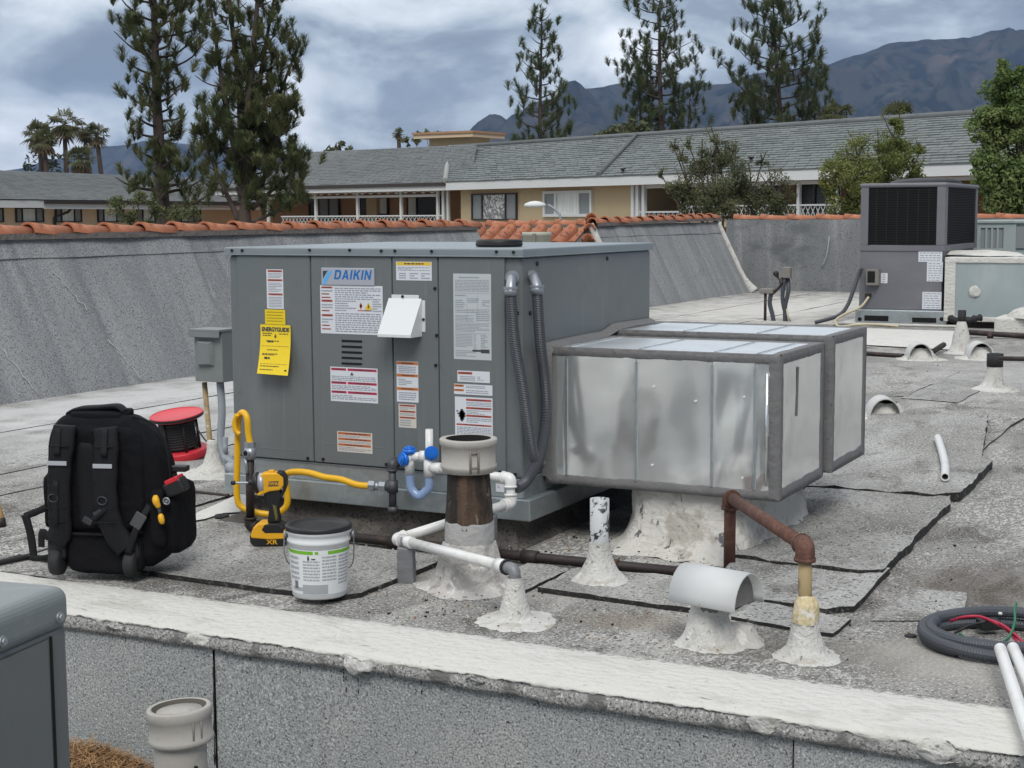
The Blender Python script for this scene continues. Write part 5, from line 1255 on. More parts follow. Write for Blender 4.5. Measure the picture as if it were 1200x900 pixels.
p = PX(934, 462, .8895); b = MB(); b.lathe([(0, 0), (.0, 0)], seg=3) if False else None
b.poly([(p.x+.002, p.y-.010, p.z+.10), (p.x+.002, p.y+.014, p.z+.095), (p.x+.002, p.y+.008, p.z-.02), (p.x+.002, p.y+.004, p.z-.08), (p.x+.002, p.y-.014, p.z-.075), (p.x+.002, p.y-.006, p.z)]); b.build('mastic_smear', m_mastic, d1_, world=True)
# mastic where the ducts meet the cabinet
b = MB(); rows = []
for (y0_, z_) in ((.165, .24), (.168, .5), (.172, .71), (.19, .732), (.30, .735), (.5, .736), (.70, .738), (.76, .748), (.82, .758), (1.0, .760), (1.2, .758), (1.225, .755)):
    p = Vector((.001, y0_, z_)); rows.append([b.v(p+Vector((.0, -.008, .008+.008*noise.noise(Vector((y0_*9, 0, 1)))))), b.v(p+Vector((.010, -.004, .008))), b.v(p+Vector((.035, .0, -.012)))])
for i in range(len(rows)-1):
    for j in range(2): b._f([rows[i][j], rows[i+1][j], rows[i+1][j+1], rows[i][j+1]], 0, True)
b.build('cabinet_seal', m_mastic, d1_, world=True)

# white mastic-coated roof jack below the ducts
jk = thing('duct_curb', 'white flaking mastic-coated curb below the sheet metal ducts', 'duct curb', (.5, .6, 0))
b = MB(); seg = 48; prof = [(1.30, .0015), (1.20, .006), (1.12, .014), (1.07, .03), (1.03, .06), (1.0, .10), (.985, .14), (.975, .18), (.97, .228)]
rr = []
for (s_, z) in prof:
    ring_ = []
    for k in range(seg):
        a = 2*PI*k/seg; ca, sa = math.cos(a), math.sin(a); e_ = (abs(ca)**4+abs(sa)**4)**-.25
        s2 = s_*(1+(.20*noise.noise(Vector((ca*2, sa*2, 3)))+.10*noise.noise(Vector((ca*7, sa*7, 1))))*max(0, 1-z*12)); p = Vector((.52+.255*ca*e_*s2, .66+.45*sa*e_*s2, z)); p += noise.noise_vector(p*14)*.016*(1 if z < .2 else .3); p.z = max(p.z, .001)
        ring_.append(b.v(p))
    rr.append(ring_)
for i in range(len(prof)-1):
    for k in range(seg): b._f([rr[i][k], rr[i][(k+1) % seg], rr[i+1][(k+1) % seg], rr[i+1][k]], 0, True)
m_jack = mat('flaking_white_curb', (.58, .56, .52), .8, mix=[('noise', 9, 6, .48, .62, (.40, .375, .33), .7), ('noise', (16, 16, 7), 4, .60, .635, (.13, .13, .13), .4), ('noise', 40, 4, .66, .73, (.25, .23, .21))], bump=(46, .9, .012, 6), extra=blotch([(.86, .75, .24, .9, (.17, .155, .135), .85)], 0, None, 0.8, 9.0))  # brown-grey blotch darkens the colour towards the curb's right side
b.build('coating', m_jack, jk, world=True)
b = MB(); b.box(.26, .86, .25, 1.25, .221, .2275); b.build('duct_plate', m_mastic, jk, world=True)
# ------------------------------------------------------------------ gas piping
def elbow(b, p, d0, d1, r, seg=10):
    """fitting at p between unit directions d0 (in) and d1 (out)"""
    d0, d1 = Vector(d0).normalized(), Vector(d1).normalized()
    b.tube([p-d0*r*2.0, p-d0*r*1.5], r*1.42, seg); b.tube([p+d1*r*1.5, p+d1*r*2.0], r*1.42, seg)
    b.tube(curve([p-d0*r*1.8, p-d0*r*.5, p+d1*r*.5, p+d1*r*1.8], 4), r*1.28, seg)
gz = .026
Y0 = -.175
gp = thing('gas_pipe', 'dark iron gas pipe along the foot of the air conditioner, rising behind the impact driver', 'gas pipe', (-1.08, Y0, 0))
P0 = Vector((-1.079, Y0, gz)); 
b = MB(); b.tube([P0+Vector((0, 0, .03)), (P0.x+.006, Y0, .30)], .0165, 12); b.build('riser', m_iron, gp, world=True)
b = MB(); b.tube([P0+Vector((.03, 0, 0)), (-.35, Y0-.004, gz), (.12, Y0-.012, gz), (.735, Y0+.01, gz)], .0175, 12); b.build('run', m_iron, gp, world=True)
b = MB(); elbow(b, P0, (0, 0, -1), (1, 0, 0), .0175); b.build('elbow', m_iron, gp, world=True)
for x in (.12, -.42, .42):
    b = MB(); b.tube([(x-.03, Y0-.010, gz), (x+.03, Y0-.010, gz)], .0235, 12); b.build('coupling', m_iron if x < .3 else m_rust, gp, world=True)
b = MB(); z = .325; x = P0.x+.007; b.tube([(x, Y0, .285), (x, Y0, .33)], .022, 12); b.tube([(x, Y0-.03, .312), (x, Y0+.02, .312)], .014, 10)
b.build('shutoff_valve', m_fitting, gp, world=True)
b = MB(); b.tube([(x, Y0-.0305, .312), (x, Y0-.0315, .312)], .010, 10); b.build('valve_bore', m_void, gp, world=True)
b = MB(); b.tube([(x-.010, Y0-.018, .29), (x-.004, Y0-.022, .27), (x+.002, Y0-.022, .235)], .006, 6); b.build('valve_handle', m_fitting, gp, world=True)
yh = thing('gas_hose', 'yellow corrugated gas hose looping from the gas pipe to the iron drip tee', 'gas hose', (x, Y0, .33))
def yp(px, py, Y): return PY(px, py, Y)
hp = [Vector((x, Y0, .348)), yp(290.5, 505, Y0), yp(289, 488, Y0+.004), yp(284, 482, Y0+.01), yp(279, 488, Y0+.03), yp(277, 503, Y0+.028), yp(280.5, 512, Y0+.02)]
b = MB()
b.tube(curve([Vector((x, Y0, .348)), yp(291, 508, Y0), yp(289.5, 490, Y0), yp(284.5, 483.5, Y0+.01), yp(279.5, 490, Y0+.03), yp(278.5, 510, Y0+.03), yp(278, 545, Y0+.03), yp(277.5, 578, Y0+.03), yp(281, 592, Y0+.035), yp(292, 598, Y0+.05), yp(308, 602, Y0+.07), yp(324, 602, Y0+.09), yp(336, 592, Y0+.10), yp(336, 572, Y0+.10), yp(334, 558, Y0+.09), yp(343, 553, Y0+.08), yp(362, 554, Y0+.07), yp(380, 559, Y0+.06), yp(400, 562, Y0+.06), yp(418, 568, Y0+.07), yp(434, 569.5, Y0+.08)], 8), .0125, 12)
b.build('hose', m_ylw, yh, world=True)
b = MB(); lo_ = [yp(278, 486, Y0+.0), yp(275, 494, Y0+.0), yp(276, 504, Y0+.0), yp(281, 509, Y0+.005)]
b.tube(curve(lo_, 6), .010, 8); b.build('tag_loop', m_ylw, yh, world=True)
b = MB(); a = yp(432, 569, Y0+.08); c = yp(452, 570.5, Y0+.10); 
b.tube([a, a.lerp(c, .35)], .020, 6, sm=False); b.tube([a.lerp(c, .35), a.lerp(c, .62)], .016, 12); b.tube([a.lerp(c, .62), c], .019, 6, sm=False); b.build('end_fitting', m_fitting, yh, world=True)
b = MB(); b.tube([(x, Y0, .328), (x, Y0, .352)], .0215, 6, sm=False); b.build('end_fitting', m_fitting, yh, world=True)
dt = thing('drip_tee', 'grey iron gas inlet elbow and drip leg hanging at the front of the unit', 'pipe fitting', (-.54, -.075, .1))
tx = PY(460, 570, -.075).x; tz = PY(460, 570, -.075).z; tt = PY(461, 543, -.075).z; tb = PY(460, 597, -.075).z
b = MB(); b.tube([(tx, -.075, tb), (tx, -.075, tt)], .0145, 10); b.tube([(tx, -.075, tz-.022), (tx, -.075, tz+.022)], .021, 10); b.tube([(tx-.024, -.075, tz), (tx, -.075, tz)], .020, 10); b.build('tee', m_ironc, dt, world=True)
b = MB(); elbow(b, Vector((tx, -.075, tt)), (0, 0, 1), (.1, 1, 0), .0145); b.tube([(tx, -.06, tt), (tx+.006, -.001, tt)], .0145, 10); b.build('elbow', m_ironc, dt, world=True)
b = MB(); b.tube([(tx, -.075, tb-.012), (tx, -.075, tb+.012)], .0205, 10); b.build('pipe_cap', m_ironc, dt, world=True)

# rusty upright and cross-over pipe on the right
rp = thing('gas_pipe', 'rusty iron pipe with two elbows bridging in front of the duct end', 'pipe', (.758, .065, 0))
ra = Vector((.758, .063, .245)); rb = Vector((1.280, -.852, .308)); rd = (rb-ra).normalized()
b = MB(); b.tube([(.758, .063, .0), ra], .020, 12); b.build('upright', m_rust, rp, world=True)
b = MB(); b.tube([ra, rb], .0205, 12); b.build('cross_pipe', m_rust, rp, world=True)
b = MB(); elbow(b, ra, (0, 0, 1), rd, .021, 12); b.build('elbow', m_rust, rp, world=True)
b = MB(); elbow(b, rb, rd, (0, 0, -1), .021, 12); b.build('elbow', m_rust, rp, world=True)
b = MB(); b.tube([rb-Vector((0, 0, .03)), (rb.x+.004, rb.y, .10)], .0185, 12); b.build('painted_drop', m_gold, rp, world=True)

def mound(b, c, prof, seed, jit=.012, seg=56, jsc=18, mi=0):
    pr = []
    for i in range(len(prof)-1):
        for k in range(3):
            f = k/3; pr.append((prof[i][0]+(prof[i+1][0]-prof[i][0])*f, prof[i][1]+(prof[i+1][1]-prof[i][1])*f))
    pr.append(prof[-1]); c = Vector(c); n0 = len(b.bm.verts)
    b.lathe(pr, (0, 0, 0), seg, mi)
    b.bm.verts.ensure_lookup_table(); r0 = prof[0][0]
    for v in b.bm.verts[n0:] if False else list(b.bm.verts)[n0:]:
        r = math.hypot(v.co.x, v.co.y); a = math.atan2(v.co.y, v.co.x); low = max(0, min(1, r/r0))
        o = Vector((math.cos(a), math.sin(a), seed*3.7))
        k = 1 + low**2.5*(.20*noise.noise(o*1.3) + .13*noise.noise(o*4.1) + .09*noise.noise(o*11)) 
        q = v.co + Vector((seed*2.1, c.x*3, c.y*3))
        n_ = noise.noise_vector(q*jsc)*jit*.45 + noise.noise_vector(q*jsc*2.6)*jit*.26 + noise.noise_vector(q*jsc*7)*jit*.16
        v.co = Vector((v.co.x*k, v.co.y*k, v.co.z)) + Vector((n_.x, n_.y, n_.z*(1 if v.co.z > .008 else .15)))
    b_vs = list(b.bm.verts)[n0:]
    for v in b_vs: v.co += c; v.co.z = max(v.co.z, .0012)
    for v in b.bm.verts:
        if v.co.z < .0011: v.co.z = .0011
gm = thing('pipe_flashing', 'lumpy white mastic mound around the foot of the rusty pipe, yellowed at its top', 'pipe flashing', (1.284, -.851, 0))
b = MB(); mound(b, (1.284, -.851, 0), [(.095, .001), (.075, .008), (.055, .03), (.043, .06), (.038, .09), (.036, .10)], 1, .010); b.build('mastic_skirt', m_whitecone, gm, world=True)
b = MB(); mound(b, (1.284, -.851, 0), [(.038, .098), (.037, .12), (.032, .15), (.024, .168), (.018, .172)], 2, .008); b.build('yellowed_mastic', mat('yellowed_mastic', (.60, .50, .30), .85, mix=[('noise', 26, 5, .48, .62, (.66, .63, .55)), ('noise', 40, 4, .62, .7, (.36, .25, .11))], bump=(45, .9, .012)), gm, world=True)

# sooty vent with cast collar
FX, FY = .085, -.56
fl = thing('flue_pipe', 'sooty flue pipe with a wide beige collar in front of the air conditioner', 'flue', (FX, FY, 0))
ct = PY(547, 513, FY).z; cbz = PY(547, 552, FY).z
b = MB(); h = ct-cbz; R0 = .094
b.lathe([(.070, cbz), (R0*.90, cbz), (R0*.93, cbz+h*.10), (R0*.97, cbz+h*.14), (R0*.97, cbz+h*.22), (R0*.93, cbz+h*.25), (R0*.93, cbz+h*.78), (R0*.99, cbz+h*.82), (R0*1.0, cbz+h*.97), (R0*.97, ct), (R0*.78, ct), (R0*.75, ct-.004), (R0*.75, cbz+h*.35), (0, cbz+h*.35)], (FX, FY, 0), 40, mis=[0]*10+[1, 1, 1]); b.build('collar', [m_cap, m_void], fl, world=True)
b = MB(); a = Vector((FX, FY, 0)); dd = Vector((CAM.x-FX, CAM.y-FY, 0)).normalized(); dd = Matrix.Rotation(R(12), 3, 'Z') @ dd; s_ = Vector((-dd.y, dd.x, 0))
for k in (-1, 1): 
    p = a+dd*(R0*.955)+s_*.013*k; b.tube([p+Vector((0, 0, cbz+.006)), p+Vector((0, 0, cbz+h*.75))], .004, 6)
p = a+dd*(R0*.955); b.tube([p+s_*.013+Vector((0, 0, cbz+h*.66)), p-s_*.013+Vector((0, 0, cbz+h*.66))], .004, 6); b.tube([p+s_*.013+Vector((0, 0, cbz+h*.22)), p-s_*.013+Vector((0, 0, cbz+h*.22))], .004, 6)
b.build('clamp_lug', mat('tarnished_clamp', (.20, .185, .165), .6), fl, world=True)
b = MB(); b.lathe([(.0785, .20), (.076, .26), (.071, .33), (.068, cbz+.006)], (FX, FY, 0), 32, jit=.003, jsc=30); b.build('fabric_wrap', m_flue, fl, world=True)
b = MB(); b.lathe([(.0865, .06), (.082, .12), (.080, .215), (.077, .222)], (FX, FY, 0), 32, jit=.006, jsc=20); b.build('grey_sleeve', mat('grey_mastic_sleeve', (.34, .335, .325), .85, mix=[('noise', 12, 5, .5, .66, (.26, .26, .26), .5), ('noise', 18, 4, .64, .69, (.03, .03, .03))], bump=(50, .8, .008)), fl, world=True)
b = MB(); mound(b, (FX, FY, 0), [(.165, .001), (.150, .005), (.122, .025), (.104, .07), (.094, .12), (.0835, .155)], 3, .010); b.build('flashing', m_dirtycone, fl, world=True)

# ------------------------------------------------------------------ condensate drain
pv_ = thing('condensate_drain', 'white plastic condensate drain zigzagging from the unit around the flue', 'drain pipe', (0, -.1, .2))
r_ = .0165
A0 = PY(505, 549, -.095); A1 = PY(592, 560, -.115); A1 = Vector((.012, -.12, A1.z)); A0.z = A1.z+.012
B1 = Vector((A1.x+.005, -.128, .197)); C1 = Vector((-.19, -.56, .133)); E1 = Vector((.395, -.865, .158))
def pipe(p, q, nm='pipe', m=m_pvc): 
    b = MB(); b.tube([p, q], r_, 14); return b.build(nm, m, pv_, world=True)
def ell(p, d0, d1):
    b = MB(); elbow(b, Vector(p), d0, d1, r_, 14); b.build('elbow', m_pvc, pv_, world=True)
pipe(A0, A1); ell(A1, A1-A0, B1-A1); pipe(A1, B1); ell(B1, B1-A1, C1-B1); pipe(B1, C1); ell(C1, C1-B1, E1-C1); pipe(C1, E1)
dE = (E1-C1).normalized()
b = MB(); b.tube([E1-dE*.075, E1-dE*.03], r_*1.32, 14); b.build('coupling', m_pvc, pv_, world=True)
b = MB(); b.tube([C1+dE*.04, C1+dE*.10], r_*1.2, 14); b.build('coupling', m_pvc, pv_, world=True)
b = MB(); b.tube([E1-dE*.032, E1-dE*.022], r_*1.45, 12); b.build('rubber_ring', m_rubber, pv_, world=True)
Vt = PY(503, 503, -.095); Vb = PY(503, 558, -.095)
b = MB(); b.tube([Vt, Vb], r_*.86, 14); b.build('vent_riser', m_pvc, pv_, world=True)
b = MB(); b.tube([Vector((Vb.x, -.095, A0.z+.03)), Vector((Vb.x, -.095, A0.z-.035))], r_*1.25, 14); b.tube([A0, A0+Vector((.045, 0, -.001))], r_*1.25, 14); b.build('tee', m_pvc, pv_, world=True)
b = MB(); b.tube([A0+Vector((.075, -.0, -.003)), A0+Vector((.11, 0, -.004))], r_*1.2, 14); b.build('coupling', m_pvc, pv_, world=True)
T0 = PY(480, 538, -.11); T1 = PY(496, 530, -.075)
b = MB(); b.tube([T0+Vector((0, 0, .03)), T0+Vector((0, 0, -.055))], r_*1.12, 14); b.tube([T0+Vector((0, 0, .008)), T0+Vector((.05, .01, .012))], r_*1.0, 14); b.tube([T0+Vector((.04, .01, .011)), T0+Vector((.066, .014, .013))], r_*1.3, 14); b.build('trap_tee', m_pvc, pv_, world=True)
b = MB(); q0 = T0+Vector((0, 0, -.05)); q1 = Vector((Vb.x, -.097, A0.z-.03))
zb_ = PY(489, 581, -.11).z
b.tube(curve([q0, Vector((q0.x+.002, -.108, q0.z-.05)), Vector((q0.x+.014, -.106, zb_+.012)), Vector(((q0.x+q1.x)/2, -.104, zb_)), Vector((q1.x-.012, -.10, zb_+.018)), Vector((q1.x, -.098, q1.z-.04)), q1], 6), r_*.98, 14); b.build('clear_trap', m_clear, pv_, world=True)
def cap(p, d):
    b = MB(); d = Vector(d).normalized(); b.tube([p, p+d*.016], r_*1.55, 14); b.tube([p+d*.016, p+d*.022], r_*1.2, 14); b.tube([p+d*.020, p+d*.026], r_*.75, 8); b.build('cleanout_cap', m_blue, pv_, world=True)
cap(T0+Vector((0, 0, .022)), (0, 0, 1)); cap(T0+Vector((-.010, -.012, .002)), (-.55, -1, 0)); cap(Vector((Vb.x+.012, -.10, PY(512, 531, -.1).z)), (.75, -1, 0))
b = MB(); b.tube([T0+Vector((0, 0, .002)), T0+Vector((-.008, -.012, .002))], r_*1.2, 12); b.tube([(Vb.x, -.095, PY(512, 531, -.1).z), (Vb.x+.013, -.103, PY(512, 531, -.1).z)], r_*1.2, 12); b.build('trap_branch', m_pvc, pv_, world=True)
# taped posts under the drain
def post(label, c, w_, h_, rz):
    t = thing('pipe_support', label, 'pipe support', c, rz)
    b = MB(); g_ = []
    for i in range(9):
        z = .001+h_*i/8; row = []
        for (sx, sy) in ((-1, -1), (1, -1), (1, 1), (-1, 1)):
            k = 1+.10*noise.noise(Vector((i*.9, sx, sy+c[0]*9))); row.append(b.v((sx*w_*k, sy*w_*k, z)))
        g_.append(row)
    for i in range(8):
        for k in range(4): b._f([g_[i][k], g_[i][(k+1) % 4], g_[i+1][(k+1) % 4], g_[i+1][k]], 0, True)
    b._f(g_[8]); b.build('taped_post', m_tape, t, bevel=.004)
    b = MB()
    for i, q in enumerate((-.006, .004)):
        b.lathe([(r_*1.08, -.010+q), (r_*1.2, -.004+q), (r_*1.2, .004+q), (r_*1.08, .010+q)], (0, 0, 0), 14, m=Matrix.Translation((0, 0, h_+r_)) @ Matrix.Rotation(R(78+8*i), 4, 'Y'))
    b.build('tape_strap', m_tape, t)
p = C1.lerp(E1, .09); post('silver-taped post under the left elbow of the white drain', (p.x, p.y, 0), .027, p.z-r_-.001, .35)
p = B1.lerp(C1, .20); post('silver-taped post behind the flue under the white drain', (p.x, p.y, 0), .024, p.z-r_-.001, .2)
# vents that end in white cones
def conevent(label, c, prof, pr, ptop, pm, cm, group=None, cat='roof vent', capb=None, jit=.008):
    t = thing('vent_pipe', label, cat, c, group=group)
    b = MB(); mound(b, (0, 0, 0), prof, 1, jit); b.build('flashing', cm, t)
    b = MB(); b.lathe([(pr, prof[-1][1]-.02), (pr, ptop), (pr*.82, ptop), (pr*.82, ptop-.03), (0, ptop-.03)], (0, 0, 0), 20); b.build('pipe', pm, t)
    if capb:
        b = MB(); b.lathe([(pr*1.05, ptop-capb), (pr*1.18, ptop-capb), (pr*1.18, ptop+.004), (pr*.7, ptop+.004), (pr*.7, ptop-.03), (0, ptop-.03)], (0, 0, 0), 20); b.build('rubber_sleeve', m_rubber, t)
    return t
cv_ = thing('vent_pipe', 'white mastic cone in front, taking the end of the white drain', 'roof vent', (E1.x+.012, E1.y-.006, 0))
b = MB(); mound(b, (0, 0, 0), [(.125, .001), (.118, .005), (.080, .008), (.052, .018), (.041, .05), (.032, .085), (.022, .125), (.020, .135)], 1, .006); b.build('flashing', m_whitecone, cv_)
b = MB(); b.tube(curve([Vector((0, 0, .128)), Vector((0, 0, .146)), Vector((-.012, .006, .158)), Vector((-.05, .024, .154))], 5), .0185, 12); b.build('taped_elbow', m_tape, cv_)
conevent('vent pipe with flaking silver paint and a white cone, between drain and duct', (.452, -.345, .010), [(.105, .001), (.09, .010), (.062, .035), (.043, .075), (.036, .115), (.0335, .135)], .0315, .275, m_flake, m_whitecone)
# metal hood vent
hv = thing('hood_vent', 'half-round galvanised hood vent on a white mastic mound, in front of the ducts', 'roof vent', (1.02, -.85, 0))
b = MB(); mound(b, (1.005, -.845, 0), [(.105, .001), (.095, .006), (.075, .03), (.058, .07), (.050, .11), (.045, .135)], 1, .014, jsc=16); b.build('mastic_mound', m_whitecone, hv, world=True)
b = MB(); mound(b, (1.075, -.79, 0), [(.075, .001), (.06, .012), (.048, .03), (.038, .05), (0, .055)], 1, .012); b.build('mastic_mound', m_dirtycone, hv, world=True)
b = MB(); n = 14; z0_ = .130; xa_, xb_ = -.107, .107; hh = .094; hm = Matrix.Translation((1.031, -.86, 0)) @ Matrix.Rotation(R(-13), 4, 'Z')
sec = [(math.cos(PI*k/n), math.sin(PI*k/n)) for k in range(n+1)]
for (q, xo) in ((1.0, 0), (.965, 0)):
    pass
ro = [[b.v(hm @ Vector((x, -.078*c, z0_+hh*s))) for c, s in sec] for x in (xa_, xb_)]; ri = [[b.v(hm @ Vector((x, -.075*c, z0_+hh*s-.003))) for c, s in sec] for x in (xa_, xb_)]
for k in range(n):
    b._f([ro[0][k], ro[0][k+1], ro[1][k+1], ro[1][k]], 0, True); b._f([ri[0][k], ri[0][k+1], ri[1][k+1], ri[1][k]], 0, True)
    for e_ in (0, 1): b._f([ro[e_][k], ro[e_][k+1], ri[e_][k+1], ri[e_][k]])
for k in (0, n): b._f([ro[0][k], ro[1][k], ri[1][k], ri[0][k]])
b.build('half_round_hood', mat('weathered_galvanised', (.55, .56, .555), .6, .1, mix=[('noise', 7, 5, .5, .72, (.52, .53, .525), .5), ('noise', 30, 4, .68, .76, (.34, .33, .31))]), hv, world=True)
b = MB(); b.poly([hm @ Vector((xb_-.03, -.074*c, z0_+hh*s-.004)) for c, s in sec]); b.build('shade_inset', m_mastic, hv, world=True)  # dark sheet added inside the open end, standing in for the hood's inner shade
b = MB(); b.lathe([(.040, .09), (.040, .19)], (1.01, -.855, 0), 20); b.build('vent_neck', m_mastic, hv, world=True)
b = MB(); p = PY(826, 706, -.932); b.tube([p, p+Vector((0, -.004, 0))], .005, 8); b.build('rivet', m_fitting, hv, world=True)

# ------------------------------------------------------------------ disconnect box on the left
ds = thing('disconnect_box', 'grey electrical disconnect box on two conduits, left of the air conditioner', 'disconnect box', (-2.05, .85, 0))
x0, x1 = PY(227.5, 400, .80).x, PY(260, 400, .80).x; zt_, zb_ = PY(227, 387, .80).z, PY(245, 447.5, .80).z
m_disc = mat('grey_enclosure_paint', (.185, .205, .20), .5, mix=[('noise', 5, 4, .5, .75, (.21, .23, .225))])
b = MB(); b.box(x0, x1, .80, .905, zb_, zt_); b.build('enclosure', m_disc, ds, world=True, bevel=.003)
b = MB(); b.box(x0-.012, x1+.004, .775, .907, zt_-.004, zt_+.008); b.box(x0-.012, x1+.003, .775, .780, zt_-.03, zt_-.004); b.box(x0-.012, x0-.007, .780, .90, zt_-.03, zt_-.004); b.build('rain_hood', m_disc, ds, world=True, bevel=.002)
b = MB(); w_ = x1-x0; za, zb2 = zt_-.045, zt_-.165
A_ = [(x0+w_*.16, .7995, za), (x0+w_*.72, .7995, za), (x0+w_*.72, .7995, zb2), (x0+w_*.16, .7995, zb2)]
B_ = [(x0+w_*.20, .779, za-.006), (x0+w_*.58, .779, za-.010), (x0+w_*.62, .779, zb2+.012), (x0+w_*.20, .779, zb2+.006)]
va = [b.v(p) for p in A_]; vb2 = [b.v(p) for p in B_]; b._f(vb2)
for k in range(4): b._f([va[k], va[(k+1) % 4], vb2[(k+1) % 4], vb2[k]])
b.build('raised_cover', m_disc, ds, world=True, bevel=.003)
b = MB(); p = PY(239.5, 448, .85); q = PY(247, 528, .85); b.tube([p, q, (q.x+.004, .85, .0)], .0125, 10); b.build('rigid_conduit', m_gold, ds, world=True)
b = MB(); p = PY(258, 448, .85); cx_ = p.x
b.tube(curve([p, (cx_+.006, .85, .30), (cx_-.005, .85, .16), (cx_+.03, .84, .075), (cx_+.12, .80, .06), PX(274, 551, -1.335)], 8), .018, 10); b.build('bent_conduit', m_conduit, ds, world=True)
b = MB(); p = PY(268, 520, .80); b.tube(curve([(cx_+.03, .84, .18), (cx_+.035, .83, .13), (cx_+.07, .80, .085), PX(280, 547, -1.33)], 8), .013, 10); b.build('bent_conduit', m_conduit, ds, world=True)
b = MB(); b.tube(curve([PY(228, 497, .84), PY(240, 515, .845), PY(253, 527, .84)], 4), .004, 5); b.build('cable_tie', m_black, ds, world=True)
b = MB(); b.tube([PX(272, 549, -1.335)+Vector((-.02, 0, 0)), PX(272, 549, -1.335)+Vector((.03, 0, 0))], .024, 10); b.build('conduit_hub', m_conduit, ds, world=True)
t = thing('pipe_flashing', 'white roof-coated flashing cone at the foot of the disconnect box conduits', 'pipe flashing', (-2.06, .85, 0))
b = MB(); mound(b, (0, 0, 0), [(.20, .001), (.15, .006), (.09, .016), (.05, .045), (.030, .10), (.024, .155), (.016, .16)], 1, .010, jsc=10); b.build('coating', m_whitecone, t)
b = MB(); pts = [(215, 612), (232, 600), (255, 590), (283, 577), (300, 583), (318, 598), (300, 603), (280, 600), (262, 601), (240, 608)]
b.poly([G(px, py, .0075) for px, py in pts]); bmesh.ops.triangulate(b.bm, faces=b.bm.faces[:])
tag(b.build('coating_smear', m_white), 'white smear of roof coating on the roof, left of the yellow hose', 'roof coating')
t = thing('cable', 'thin black cable lying on the roof behind the backpack, running to the unit', 'cable', G(200, 575))
b = MB(); b.tube(curve([G(160, 566, .012), G(205, 573, .01), G(240, 578, .01), G(268, 581, .012)], 6), .009, 6); b.build('sheath', m_iron, t, world=True)
t = thing('cable', 'black strap trailing on the roof from the left foot of the backpack', 'strap', G(20, 658))
b = MB(); b.tube(curve([G(-30, 664, .012), G(10, 657, .012), G(40, 650, .012), G(72, 640, .012), G(95, 634, .012)], 6), .010, 6); b.build('sheath', m_rubber, t, world=True)
for (px, py, lab) in ((260, 607, 'small black rubber grommet on the roof, left of the gas pipe foot'), (1067, 746, 'small dark plug on the roof, left of the coiled conduit')):
    t = thing('grommet', lab, 'grommet', G(px, py)); b = MB(); b.lathe([(.016, .010), (.020, .014), (.028, .013), (.030, .006), (.028, .001), (.012, .001), (.012, .010), (.016, .010)] if px < 500 else [(0, .006), (.014, .006), (.017, .003), (.017, .001), (0, .001)], (0, 0, 0), 20); b.build('ring', m_rubber, t)
t = thing('wooden_stick', 'tan wooden stick end at the left edge of the picture', 'stick', G(-5, 618))
b = MB(); b.tube([D(-14, 560, 6.0), G(2, 613, .016)], .016, 8); b.build('shaft', m_wood, t, world=True)
b = MB(); p = G(2, 613, .016); b.tube([p+Vector((-.004, 0, .02)), p-Vector((0, 0, .014))], .0175, 8); b.build('ferrule', m_iron, t, world=True)
# loose debris on the roof (crumbs of mastic, twigs)
rnd = random.Random(21); b = MB()
for k in range(900):
    px, py = rnd.choice(((rnd.uniform(420, 640), rnd.uniform(690, 740)), (rnd.uniform(620, 1000), rnd.uniform(640, 780)), (rnd.uniform(640, 900), rnd.uniform(628, 660)), (rnd.uniform(330, 620), rnd.uniform(625, 650)), (rnd.uniform(900, 1200), rnd.uniform(430, 760)), (rnd.uniform(920, 990), rnd.uniform(580, 610))))
    c = G(px, py); 
    if c.y < -1.0: continue
    s_ = rnd.uniform(.001, .0032)*(1.9 if rnd.random() < .08 else 1); a = rnd.random()*PI; mi = 0 if rnd.random() < .35 else (1 if rnd.random() < .85 else 2)
    m4 = Matrix.Translation((c.x, c.y, .013 if rnd.random() < .4 else .003)) @ Matrix.Rotation(a, 4, 'Z')
    b.box(-s_*rnd.uniform(.8, 2.4), s_*rnd.uniform(.8, 1.6), -s_*.7, s_*.7, -.0015, s_*.9, mi, m=m4)
tag(b.build('debris', [m_asphalt, m_dirtycone, m_straw]), kind='stuff')

# ------------------------------------------------------------------ pail
BK = G(375, 696, .0176)
pl = thing('bucket', 'white plastic pail of roof sealant with green-banded label and black lid', 'bucket', BK)
rt, rb2, hb = .101, .086, .232
def br(z): return rb2+(rt-.006-rb2)*z/(hb*.8)
b = MB(); b.lathe([(0, .003), (rb2-.004, .001), (rb2, .006), (br(.17), .172), (br(.17)+.004, .174), (br(.17)+.005, .182), (br(.185)+.001, .186), (br(.185)+.002, .200), (rt+.001, .203), (rt+.003, .212), (rt+.002, .216), (0, .216)], (0, 0, 0), 48); b.build('pail_body', m_bucket, pl)
b = MB(); b.lathe([(rt+.004, .212), (rt+.0035, .2165), (rt+.0045, .2225), (rt+.001, .2265), (rt-.010, .2275), (rt-.014, .221), (rt*.5, .2185), (0, .221)], (0, 0, 0), 48); b.build('pail_lid', m_black, pl)
def lab(b, a0, a1, z0, z1, mi, d=.0008, n=8):
    f0 = PI*1.5+YAW+.12; n = max(1, int((a1-a0)/.12)+1); rows = []
    for i in range(n+1):
        a = f0+a0+(a1-a0)*i/n; rows.append([b.v(((br(z)+d)*math.cos(a), (br(z)+d)*math.sin(a), z)) for z in (z0, z1)])
    for i in range(n): b._f([rows[i][0], rows[i+1][0], rows[i+1][1], rows[i][1]], mi, True)
b = MB(); m_lt = mat('label_grey', (.36, .38, .40), .5); rnd = random.Random(9)
lab(b, -1.5, 1.5, .018, .160, 3, .0005)
lab(b, -1.5, -.20, .146, .157, 0); lab(b, .30, 1.5, .146, .157, 0); lab(b, -.14, -.02, .147, .156, 0, .001); lab(b, .0, .26, .1455, .1575, 3, .001)
